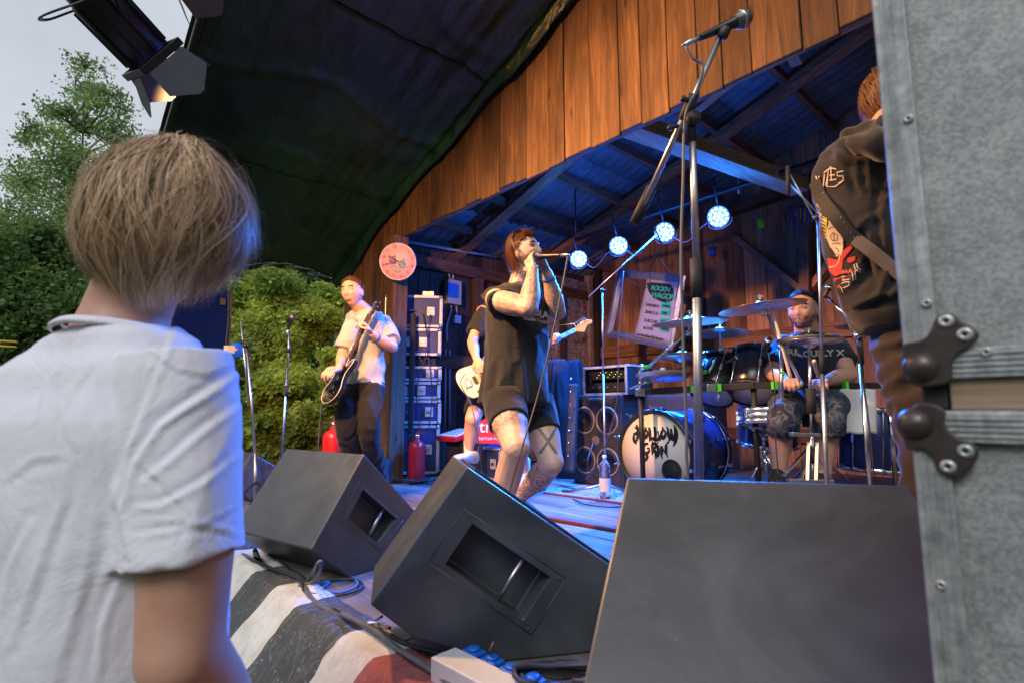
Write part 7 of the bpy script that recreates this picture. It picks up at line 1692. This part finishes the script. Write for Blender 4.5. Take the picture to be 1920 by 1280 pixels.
# black draped case
mb = MB(); b0_, b1_ = P(1040, 670, 5.4), P(1092, 668, 5.3); zt_ = b0_.z
cc = FL(1062, 895); loft(mb, [((cc.x, cc.y, zt_-.01), .13, .10, (.9, -.4, 0), (.4, .9, 0)), ((cc.x, cc.y, zt_-.06), .17, .13, (.9, -.4, 0), (.4, .9, 0)), ((cc.x, cc.y, zt_*.5), .18, .15, (.9, -.4, 0), (.4, .9, 0)), ((cc.x, cc.y, .0), .20, .17, (.9, -.4, 0), (.4, .9, 0))], 24)
me = remeshed(mb, 'cloth_cover', .014, 3, fold_noise((9, 9, 1.2), .03, 3.0)); me.materials.append(M['tee_navy']); o = link(bpy.data.objects.new('cloth_cover', me)); tag(o, 'black cloth thrown over a tall stack left of the speaker cabinet', 'cloth')
m = MB(); p0 = P(1075, 760, 5.05)
for k in range(7): m.ball(P(1071-k, 700+k*24+10, 5.0), .012, 8)
g = thing('gig_bag', 'slim black gig bag with silver buckles leaning by the draped stack', 'bag', FL(1078, 885)); MB().bar(P(1068, 885, 5.0), P(1076, 720, 5.15), .10, .08).build('bag', M['rubber'], g, .02, world=True); m.build('buckles', M['chrome'], g, world=True)

# ================================================================== flight cases stacked behind the post
M['case_panel'] = plain('navy_case_panel', (.025, .045, .16), .45, 0, .15, 10)
def road_case(label, loc, W_, D_, H_, latches=2, handle=True, group='road cases stacked behind the post', R=-ALPHA):
    g = thing('road_case', label, 'flight case', loc, R, group); e = .028
    MB().box((W_/2, D_/2, H_/2), (W_-.01, D_-.01, H_-.01)).build('panel', M['case_panel'], g, .002)
    for c_, d_ in (((W_/2, 0, e/2), (W_, .012, e)), ((W_/2, 0, H_-e/2), (W_, .012, e)), ((e/2, -.001, H_/2), (e, .012, H_)), ((W_-e/2, -.001, H_/2), (e, .012, H_)), ((W_, D_/2, e/2), (.012, D_-.01, e)), ((W_, D_/2, H_-e/2), (.012, D_-.01, e)), ((W_+.001, e/2, H_/2), (.012, e, H_)), ((W_+.001, D_-e/2, H_/2), (.012, e, H_))): MB().box(c_, d_).build('edge_moulding', M['galv'], g, .002, seg=1)
    for x in (0.015, W_-.015):
        for z in (.015, H_-.015): MB().ball((x, 0, z), .022, 10).build('ball_corner', M['steel'], g)
    for k in range(latches):
        x = W_*(k+1)/(latches+1) if latches > 1 else W_*.80; m = MB(); m.box((x, -.008, H_/2), (.085, .008, min(.10, H_*.55))); m.build('latch', M['galv'], g, .006); MB().box((x, -.014, H_/2), (.05, .006, .03)).build('twist_key', M['steel'], g, .003)
    if handle: m = MB(); x = W_*.45; m.tube(curve_pts([(x-.05, -.01, H_*.5), (x-.04, -.035, H_*.5), (x+.04, -.035, H_*.5), (x+.05, -.01, H_*.5)], 4), .007, 6); m.build('handle', M['chrome'], g)
    return g
cR = P(824, 880, 5.65); cX = V((math.cos(.14), math.sin(.14), 0)); cY = V((-cX.y, cX.x, 0)); Yc = 5.65
def CS(x, y, z): q_ = V((cR.x, cR.y, 0))+cX*x+cY*y; return V((q_.x, q_.y, z))
def zy(py): return .72+(765-py)*Yc/1000
rows = [(553, 614, .60, 1, 'topmost blue road case of the stack behind the post'), (616, 667, .555, 2, 'second road case from the top with two butterfly latches'), (687, 714, .58, 1, 'flat road case in the middle of the stack'), (716, 748, .575, 2, 'flat road case just under the middle of the stack'), (750, 793, .59, 1, 'road case resting on the big bottom case'), (796, 884, .57, 1, 'big road case at the bottom of the stack behind the extinguisher')]
for (y0, y1, W_, l_, lb) in rows:
    z1_, z0_ = zy(y0), max(0, zy(y1)); road_case(lb, CS(-W_-.01*(W_ < .58), 0, z0_), W_, .36, z1_-z0_, l_, l_ == 1, R=.14)
g = thing('loose_gear', 'dark jumble of gear lying in the gap between the stacked road cases', 'gear', CS(-.5, .02, zy(687)), .14)
MB().box((.22, .16, .045), (.44, .3, .085)).build('mixer_body', M['rubber'], g, .006)
for k in range(5): MB().tube(curve_pts([(.08*k, -.005, .05), (.08*k+.03, -.03, .09), (.08*k+.06, -.01, .04)], 4), .006, 6).build('lead', M['cable_grey'], g)
p = CS(-.15, .02, zy(553)); m = MB(); m.box(p+V((0, 0, .025)), (.12, .01, .05)); tag(m.build('name_card', M['galv']), 'small pale name card standing on the topmost road case', 'card')
m = MB(); p = CS(-.30, -.10, 0); m.box(p+V((0, 0, .85)), (.055, .03, 1.7)); 
tag(m.build('upright_bar', M['rubber'], bevel=.004), 'dark upright bar standing in front of the stacked road cases', 'bar')
for x0, dx in ((-.30, .02), (-.12, -.03), (-.20, .05)):
    cable({-.30: 'dark cable dangling left over the stacked road cases', -.12: 'dark cable dangling right over the stacked road cases', -.20: 'dark cable dangling in the middle over the stacked road cases'}[x0], [CS(x0, -.03, zy(590)), CS(x0+dx, -.06, zy(650)), CS(x0-dx, -.05, zy(740)), CS(x0+dx, -.05, zy(850))], .005)
small = road_case('small blue-lit road case under the red banner behind the bass player', V((FL(876, 893).x, FL(876, 893).y, 0))+V((0, 0, .0)), .55, .35, .33, 1, False, None)
q_ = P(830, 826, 5.6); g = thing('mixing_desk', 'small red and white mixing desk tilted on cases beside the extinguisher', 'mixer', V((q_.x, q_.y, 0)), R)
MB().box((.14, .2, .20), (.30, .3, .40)).build('stand_box', M['rubber'], g, .01)
m = MB(); Rt = Matrix.Rotation(.22, 3, 'X'); m.box((.12, .1, .445), (.34, .30, .05), Rt); m.build('body', M['red_paint'], g, .006); MB().box((.12, .095, .474), (.31, .27, .008), Rt).build('face_plate', M['white_plastic'], g, .002)
for i in range(6):
    for j in range(4): q2 = V((.12, .095, .474))+Rt @ V((-.12+.048*i, -.09+.055*j, .008)); MB().ball(q2, (.008, .008, .009), 6).build('knob', M['blue_plastic'], g)
# extinguishers
def extinguisher(label, loc, H_=.52, r_=.078, lab=False):
    g = thing('fire_extinguisher', label, 'extinguisher', loc); h = H_-.12
    MB().lathe([(r_*.8, 0), (r_, .02), (r_, h-.06), (r_*.82, h-.02), (r_*.35, h), (r_*.3, h+.03)], n=28).build('cylinder', M['red_paint'], g)
    MB().lathe([(.02, h+.02), (.026, h+.035), (.026, h+.055), (.015, h+.06)], n=16).build('valve', M['chrome'], g)
    m = MB(); m.bar((-.02, 0, h+.06), (.075, 0, h+.075), .022, .008); m.bar((-.01, 0, h+.075), (.07, 0, h+.115), .022, .008); m.build('lever', M['red_paint'], g, .002)
    m = MB(); m.tube(curve_pts([(-.02, 0, h+.045), (-.09, 0, h+.03), (-r_-.045, 0, h*.6), (-r_-.03, 0, .12)], 6), .009, 8); m.build('hose', M['rubber'], g)
    if lab:
        for k, (tx, sz_) in enumerate((('4 PULVER', .026), ('MIT ZUBEHÖR', .014), ('A B C', .016))):
            me = text_mesh('lettering', tx, sz_, M['white_print'], bold=.0008); o = link(bpy.data.objects.new('lettering', me)); 
            for vv in me.vertices: a = vv.co.x/r_; vv.co = V((math.sin(a)*(r_+.0015), -math.cos(a)*(r_+.0015), h*.42-k*.03+vv.co.y))
            o.parent = g
    m = MB(); m.box((0, 0, h-.05), (r_*1.2, .002, .05)); 
    return g
extinguisher('red fire extinguisher standing before the stacked road cases', V((P(781, 880, 5.3).x, 5.3, 0)), .53, .080)
p = V((P(626, 800, 4.35).x, 4.35, .0)); extinguisher('red fire extinguisher with white lettering at the left behind the guitarist', p, .67, .085, True)
# boxes, pipes and clock on the walls
def on_side(px, py, off=.03): return PA(px, py, HL+off)
g = thing('fuse_box', 'grey fuse box with pipes on the dark side wall', 'fuse box', on_side(849, 549))
Rw = RS.to_3x3() @ Matrix.Rotation(PI/2, 3, 'Z')
MB().box(on_side(849, 549, .10), (.20, .10, .30), Rw).build('box', M['grey_plastic'], g, .008, world=True); MB().box(on_side(849, 545, .16), (.15, .02, .17), Rw).build('window', M['blue_plastic'], g, .004, world=True)
MB().box(on_side(857, 599, .06), (.09, .05, .10), Rw).build('socket', M['white_plastic'], g, .004, world=True)
for pts in ([(846, 566), (845, 585), (838, 610), (838, 640)], [(852, 566), (856, 578), (857, 592)], [(836, 655), (834, 800)], [(843, 655), (843, 800)], [(845, 535), (842, 515), (835, 495)], [(849, 535), (850, 510), (853, 495)]):
    MB().tube(curve_pts([on_side(x, y, .06) for x, y in pts], 4) if len(pts) > 2 else [on_side(x, y, .06) for x, y in pts], .012, 8).build('pipe', M['grey_plastic'], g, world=True)
m = MB(); m.tube([on_side(757, 453, .14), on_side(930, 482, .14)], .018, 8); tag(m.build('conduit', M['grey_plastic']), 'long blue-lit conduit running under the roof along the side wall', 'conduit')
cable('dark cable sagging from the conduit along the side wall', [on_side(830, 470, .2), on_side(800, 500, .2), on_side(775, 520, .2), on_side(758, 524, .2)], .007)
c0 = PB(746, 491, -.14); Rr = zframe(-EY*.35+(EYE-c0).normalized()*.9, EX); g = thing('wall_clock', 'round pink wall clock with two cartoon owls on a twig', 'clock', c0, Rr)
M['clock_face'] = plain('clock_face', (.82, .50, .58), .5, 0, .04); M['magenta'] = plain('magenta_print', (.65, .02, .16), .6); M['purple'] = plain('purple_print', (.16, .05, .32), .6); M['lilac'] = plain('lilac_print', (.45, .12, .50), .6); M['teal'] = plain('teal_print', (.03, .28, .36), .6); M['clock_rim'] = plain('clock_rim', (.80, .66, .74), .4)
r_ = .182
MB().lathe([(r_-.006, -.02), (r_, -.01), (r_, .010), (r_-.008, .014), (r_-.012, .006)], n=48, ring=True).build('rim', M['clock_rim'], g); MB().lathe([(0, -.002), (r_-.008, -.002), (r_-.008, .003), (0, .003)], n=48).build('face', M['clock_face'], g)
for k in range(1, 13):
    a = PI/2-k*PI/6; me = text_mesh('numeral', str(k), .038 if k != 12 else .045, M['magenta'], bold=.001); me.transform(Matrix.Translation((r_*.80*math.cos(a), r_*.80*math.sin(a), .0045))); o = link(bpy.data.objects.new('numeral', me)); o.parent = g
def disc(x, y, rx, ry, z, mat, name, par=None): m = MB(); m.prism([(x+rx*math.cos(a), y+ry*math.sin(a)) for a in np.linspace(0, 2*PI, 21)[:-1]], z, z+.0008); o = m.build(name, mat, par or g); return o
for ox, oy, c1, c2 in ((-.045, .022, M['purple'], M['lilac']), (.035, -.035, M['teal'], M['grey_plastic'])):
    ow = disc(ox, oy, .036, .040, .004, c1, 'owl'); disc(ox, oy-.012, .022, .022, .005, c2, 'belly', ow)
    for s_ in (-1, 1): disc(ox+s_*.015, oy+.022, .013, .013, .006, M['eye_white'], 'eye', ow); disc(ox+s_*.014, oy+.022, .005, .005, .007, M['iris'], 'pupil', ow); m = MB(); m.prism([(ox+s_*.034, oy+.052), (ox+s_*.010, oy+.036), (ox+s_*.036, oy+.022)], .004, .0048); m.build('ear', c1, ow)
for pts in ([(-.17, .002), (-.08, -.012), (-.01, -.016)], [(-.02, -.062), (.06, -.075), (.15, -.078)]): m = MB(); m.tube([V((x, y, .005)) for x, y in pts], .0013, 5); m.build('twig', M['purple'], g)
for x, y in ((-.07, -.04), (-.05, -.035), (-.03, -.05), (-.04, -.09), (-.02, -.10), (.0, -.095), (-.055, -.075), (-.12, .0)): disc(x, y, .005, .010, .005, M['teal'], 'leaf')
m = MB(); m.bar((0, 0, .009), (-.075, .085, .009), .006, .002); m.bar((0, 0, .011), (-.125, .005, .011), .005, .002); m.ball((0, 0, .011), .006, 8); m.build('hands', M['iris'], g)
# old door covered with scraps at the back of the side wall
g = thing('old_door', 'old door covered in printed scraps between the side wall and the back wall', 'door', PA(1040, 870, HL+.03))
def dq(px, py, off=.06): return PA(px, py, HL+off)
t = NT('collage_paper'); v = t.coord((1, 1, 1), False); vo = t.n('ShaderNodeTexVoronoi', Scale=26, _distance='MANHATTAN'); t.l(v, vo.inputs['Vector']); f2 = t.noise(v, 90, 5, .7)
c = t.ramp(vo.outputs['Color'], [(0, (.14, .08, .05)), (.35, (.34, .26, .18)), (.7, (.52, .44, .34)), (1, (.22, .16, .12))]); c = t.mix(c, t.ramp(f2, [(.42, (.18, .15, .12)), (.52, (1, 1, 1))]), .85, 'MULTIPLY'); t.set(c, .85); t.bump(f2, .3, .003); M['collage'] = t.m
pb0, pb1 = SI(dq(985, 700)), SI(dq(1098, 700)); z0_, z1_ = 0.02, dq(1098, 530).z; bm_, bw = (pb0.y+pb1.y)/2, abs(pb1.y-pb0.y)
Rd = RS.to_3x3()
MB().box(S(HL+.06, bm_, (z0_+z1_)/2), (.05, bw, z1_-z0_), Rd).build('door_leaf', M['collage'], g, .004, world=True)
for fz in (.02, .38, .66, .97): MB().box(S(HL+.095, bm_, z0_+(z1_-z0_)*fz), (.02, bw, .10), Rd).build('cross_rail', M['collage'], g, .004, world=True)
for fb in (-.46, .0, .46): MB().box(S(HL+.094, bm_+bw*fb, (z0_+z1_)/2), (.022, .10, z1_-z0_-.01), Rd).build('stile', M['collage'], g, .004, world=True)
MB().box(S(HL+.10, bm_+bw/2+.06, (z0_+z1_)/2+.04), (.10, .09, z1_-z0_+.12), Rd).build('door_frame', M['beam'], g, .004, world=True)
MB().tube([S(HL+.12, bm_+bw*.42, 1.02), S(HL+.16, bm_+bw*.42, 1.02), S(HL+.16, bm_+bw*.28, 1.02)], .012, 8).build('handle', M['steel'], g, world=True)
# tilted picture frame with the set list
fb_ = 2.55; C4 = [PB(1160, 505, fb_), PB(1287, 517, fb_), PB(1261, 656, fb_), PB(1135, 631, fb_)]
g = thing('picture_frame', 'silver picture frame hanging askew around the running order poster', 'picture frame', (C4[0]+C4[2])/2)
cen = (C4[0]+C4[2])/2; M['silver_frame'] = plain('silver_frame', (.20, .25, .36), .35, .4, .15)
for i in range(4):
    a, b = C4[i], C4[(i+1) % 4]; nn = -EY; ia_, ib_ = a.lerp(cen, .10), b.lerp(cen, .10); ja, jb = a.lerp(cen, .22), b.lerp(cen, .22)
    m = MB(); off = EY*-.03; m.add([a, b, ib_, ia_, a+off*.4, b+off*.4, ib_+off, ia_+off], [(0, 1, 2, 3), (4, 7, 6, 5), (0, 4, 5, 1), (2, 6, 7, 3), (1, 5, 6, 2), (0, 3, 7, 4)]); m.add([ia_, ib_, jb, ja, ia_+off, ib_+off, jb+off*.3, ja+off*.3], [(0, 1, 2, 3), (4, 7, 6, 5), (0, 4, 5, 1), (2, 6, 7, 3), (1, 5, 6, 2), (0, 3, 7, 4)]); m.build('frame_side', M['silver_frame'], g, world=True)
m = MB(); m.tube([C4[0].lerp(C4[1], .3), PB(1205, 440, fb_), C4[0].lerp(C4[1], .8)], .003, 5); m.build('hanging_wire', M['steel'], g, world=True)
pb_ = fb_-.035; Q = [PB(1213, 524, pb_), PB(1272, 530, pb_), PB(1256, 645, pb_), PB(1189, 631, pb_)]
po = thing('poster', 'running order poster with a black and green headline in the tilted frame', 'poster', Q[0])
M['paper'] = plain('poster_paper', (.40, .39, .44), .7, 0, .05, 6); M['green_print'] = plain('green_print', (.02, .55, .30), .6); 
m = MB(); nx = 10
for i in range(nx+1):
    for j in range(nx+1): u, w_ = i/nx, j/nx; q2 = Q[0].lerp(Q[1], u).lerp(Q[3].lerp(Q[2], u), w_); m.v.append(q2+EY*(.006*math.sin(u*5+w_*4)))
for i in range(nx):
    for j in range(nx): m.f.append((i*(nx+1)+j, (i+1)*(nx+1)+j, (i+1)*(nx+1)+j+1, i*(nx+1)+j+1)); m.sm.append(True)
o = m.build('sheet', M['paper'], po, world=True); so = o.modifiers.new('s', 'SOLIDIFY'); so.thickness = .001
def pz(l, off=.012): return [PB(1040+x/4, 380+y/4, pb_-off) for x, y in l]
m = MB(); m.add(pz([(690, 605), (720, 598), (800, 605), (870, 615), (892, 650), (893, 700), (878, 740), (840, 755), (790, 740), (740, 715), (705, 670)], .010), [tuple(range(11))]); m.build('black_patch', M['black_print'], po, world=True)
ri = (Q[1]-Q[0]).normalized(); upv = (Q[0]-Q[3]).normalized(); upv = (V((0, 0, 1))*.96+ri*.22).normalized()
def pt(s_, x, y, size, mat, **kw):
    q2 = pz([(x, y)], .014)[0]; return place_text('lettering', s_, size, mat, q2, ri, upv, po, align='LEFT', **kw)
pt("ROCK'N", 720, 640, .075, M['green_print'], bold=.002, shear=.2, spacing=.85); pt('WAGON', 722, 692, .085, M['green_print'], bold=.002, shear=.2, spacing=.85); pt('30.6', 835, 740, .035, M['green_print'])
for y, a, b in ((765, '19.30-20.15', 'CHASE'), (818, '20.40-21.15', 'GRIN'), (880, '21.45-22.40', 'HOLLOW'), (935, 'ab 23.00', 'SHEBLE')):
    dx = (765-y)*.11; pt(a, 682+dx, y, .048, M['black_print'], spacing=.82, bold=.0004); m = MB(); x0 = 800+dx*.6
    m.add(pz([(x0, y-16), (x0+72, y-10), (x0+66, y+34), (x0-6, y+26)], .011), [(0, 1, 2, 3)]); m.build('green_patch', M['green_print'], po, world=True); pt(b, x0+4, y+8, .040, M['black_print'], spacing=.8, bold=.0012)
pt('im Anschluss DJ Uncore', 618, 985, .046, M['black_print'], spacing=.8, bold=.0004)
# red banner behind the players
Yb = 5.35; B4 = [P(893, 742, Yb), P(975, 748, Yb), P(975, 834, Yb), P(893, 830, Yb)]
g = thing('red_banner', 'red banner with white lettering standing behind the bass player\'s legs', 'banner', B4[3]); g.location.z = 0
m = MB(); m.add(B4+[p+V((0, .03, 0)) for p in B4], [(0, 1, 2, 3), (7, 6, 5, 4), (0, 4, 5, 1), (1, 5, 6, 2), (2, 6, 7, 3), (3, 7, 4, 0)]); M['banner'] = plain('banner_red', (.60, .02, .04), .6, 0, .05); m.build('panel', M['banner'], g, world=True)
for x in (896, 972): MB().tube([P(x, 832, Yb+.02), V((P(x, 832, Yb+.02).x, Yb+.02, 0))], .012, 6).build('leg', M['black_metal'], g, world=True)
place_text('lettering', 'trä', .17, M['white_print'], P(917, 800, Yb-.004), (1, 0, 0), (0, 0, 1), g, bold=.001); place_text('lettering', 'terrae-nuck', .055, M['white_print'], P(922, 821, Yb-.004), (1, 0, 0), (0, 0, 1), g)
place_text('lettering', 'O', .22, M['white_print'], P(918, 768, Yb-.004), (1, 0, 0), (0, 0, 1), g, bold=.004)
# rug, bottle, tape on the deck
t = NT('rug'); v = t.coord((1, 1, 1), False); f1 = t.noise(v, 26, 4, .6, 1.5); f2 = t.noise(v, 300, 2); t.set(t.ramp(f1, [(.40, (.10, .07, .09)), (.5, (.42, .38, .36)), (.62, (.22, .14, .16))]), .95); t.bump(f2, .7, .004); M['rug'] = t.m
RG = [FL(1020, 925), FL(1176, 946), FL(1235, 915), FL(1040, 896)]; m = MB(); m.add([V((p.x, p.y, .002)) for p in RG]+[V((p.x, p.y, .011)) for p in RG], [(3, 2, 1, 0), (4, 5, 6, 7), (0, 1, 5, 4), (1, 2, 6, 5), (2, 3, 7, 6), (3, 0, 4, 7)])
g = thing('rug', 'worn patterned rug with red edge under the water bottle', 'rug', RG[0]); m.build('pile', M['rug'], g, world=True)
e0, e1 = V((RG[0].x, RG[0].y, .008)), V((RG[1].x, RG[1].y, .008)); MB().bar(e0, e1, .03, .016).build('border', M['dull_red'], g, .003, world=True)
MB().bar(V((FL(985, 967).x, FL(985, 967).y, .012)), V((FL(1175, 1000).x, FL(1175, 1000).y, .012)), .03, .02).build('floor_strip', M['dull_red'], None, .004); tag(bpy.data.objects['floor_strip'], 'thin dark red strip crossing the floor in front of the rug', 'strip')
bt_ = FL(1135, 936); g = thing('water_bottle', 'clear plastic water bottle with white label and cap on the rug', 'bottle', V((bt_.x, bt_.y, .011)))
t = NT('clear_plastic'); t.set((.92, .96, 1), .04); t.b.inputs['Transmission Weight'].default_value = .95; t.b.inputs['IOR'].default_value = 1.3; M['clear'] = t.m
H_ = .335; m = MB(); m.lathe([(.030, 0), (.042, .006), (.044, .02), (.043, .09), (.044, .10), (.043, .19), (.045, .20), (.040, .215), (.044, .235), (.040, .265), (.025, .29), (.014, .305), (.014, .318)], n=28); m.build('bottle', M['clear'], g)
m = MB(); m.lathe([(.0455, .055), (.0455, .16)], n=28); m.f = m.f[:-2]; m.sm = m.sm[:-2]; m.build('label', M['white_plastic'], g); m = MB(); m.lathe([(.017, .312), (.0175, .315), (.0175, .332), (.016, .336), (0, .336)], n=18); m.build('cap', M['white_plastic'], g)
cable('black cable across the rug behind the bottle', [FL(1075, 935, .018), FL(1100, 945, .018), FL(1150, 950, .02), FL(1185, 945, .02)], .006)
cable('dark blue cable crossing the floor from the singer to the cabinet', [FL(1000, 925, .008), FL(1040, 912, .008), FL(1090, 916, .016), FL(1120, 905, .016), P(1102, 870, 4.8), P(1112, 830, 4.95)], .006)
# cable heap by the post
m = MB(); rnd = random.Random(5)
for k in range(34):
    c0 = FL(rnd.uniform(760, 880), rnd.uniform(888, 908), .012); r0_, r1_ = rnd.uniform(.05, .22), rnd.uniform(.04, .12); a0_ = rnd.uniform(0, 6); ln = rnd.uniform(2.5, 6)
    m.tube([c0+V((r0_*math.cos(a), r1_*math.sin(a), .01+.03*abs(math.sin(a*1.7+k)))) for a in np.linspace(a0_, a0_+ln, 10)], .006, 5, cap=False)
tag(m.build('cable_heap', M['cable']), kind='stuff'); 
# cup garland, hanging leads and batten on the back wall
g = thing('cup_garland', 'thin line with green and blue cups strung across the back wall', 'garland', PB(1330, 460, 3.4))
L = [PB(1240, 460, 3.3), PB(1330, 462, 3.3), PB(1345, 450, 3.3), PB(1425, 410, 3.3), PB(1478, 395, 3.3), PB(1560, 385, 3.3)]; MB().tube(curve_pts(L, 5), .003, 5).build('line', M['cable_grey'], g, world=True)
for (x, y), mt in zip(((1336, 464), (1427, 412)), (M['blue_plastic'], M['lime'])): MB().lathe([(.045, 0), (.035, -.11), (0, -.11)], PB(x, y, 3.3), None, 14).build('cup', mt, g, world=True)
g = thing('hanging_leads', 'bundle of coloured leads hung up on the post right of the LED floods', 'leads', PB(1500, 395, 3.2))
for k in range(16):
    x = 1482+k*2.6; y1 = 395+random.uniform(15, 36); MB().tube(curve_pts([PB(x, 388, 3.2), PB(x+random.uniform(-2, 2), (388+y1)/2, 3.18), PB(x+random.uniform(-2, 2), y1, 3.2)], 3), .006, 5).build('lead', (M['cable'], M['blue_plastic'], M['red_paint'], M['yellow_paint'])[k % 4], g, world=True)
MB().bar(PB(1480, 388, 3.22), PB(1526, 388, 3.22), .03, .03).build('hook_rail', M['board_x'], g, world=True)
m = MB(); m.tube([PB(1384, 300, 2.5), PB(1384, 345, 2.5)], .003, 5); m.lathe([(.010, 0), (.014, -.10), (0, -.11)], PB(1384, 345, 2.5), None, 8); tag(m.build('pull_cord', M['white_plastic']), 'thin pull cord with white toggle hanging under the tie beam', 'cord')
# navy cabinet with castor behind the watching man, and things at the post foot

g = thing('blue_cabinet', 'dark blue flight cabinet with a blue castor behind the watching man\'s neck', 'cabinet', V((P(426, 700, 4.9).x, 4.9, 0)), .62)
zc_ = P(400, 548, 4.9).z; M['navy'] = plain('navy_paint', (.003, .012, .075), .9, 0, .12); M['navy'].node_tree.nodes['Principled BSDF'].inputs['Specular IOR Level'].default_value = .08
xr = 0
MB().box((xr-.22, .25, zc_/2), (.44, .5, zc_)).build('cabinet', M['navy'], g, .01); MB().box((xr-.01, -.004, zc_/2), (.03, .012, zc_-.02)).build('edge_moulding', M['black_metal'], g, .003); MB().box((xr-.075, -.006, zc_-.10), (.05, .012, .07)).build('latch', M['black_metal'], g, .004)
p = P(443, 656, 4.80)-g.location; p = Matrix.Rotation(-.62, 3, 'Z') @ p; m = MB(); m.lathe([(.062, -.018), (.068, -.010), (.068, .010), (.062, .018)], p, Matrix.Rotation(PI/2, 3, 'X'), 22); m.build('castor_wheel', M['blue_plastic'], g); m = MB(); m.box(p+V((-.06, 0, .0)), (.09, .06, .07)); m.lathe([(.018, -.018), (.018, .018)], p, Matrix.Rotation(PI/2, 3, 'X'), 12); m.build('castor_fork', M['steel'], g, .003)
p = P(705, 850, 4.9); g = thing('toolbox', 'small blue box and black drum-shaped tub at the foot of the timber post', 'box', V((FL(690, 902).x, FL(690, 902).y, 0)), R); MB().box((.06, .1, .16), (.12, .2, .32)).build('box', M['blue_plastic'], g, .01); MB().lathe([(.08, 0), (.10, .02), (.10, .22), (.08, .24), (0, .24)], (.24, .0, 0), None, 24).build('tub', M['rubber'], g)
cable('dark speaker cable hanging down beside the blue cabinet', [P(428, 545, 4.85), P(428, 600, 4.8), P(424, 640, 4.78), P(426, 660, 4.75)], .007)
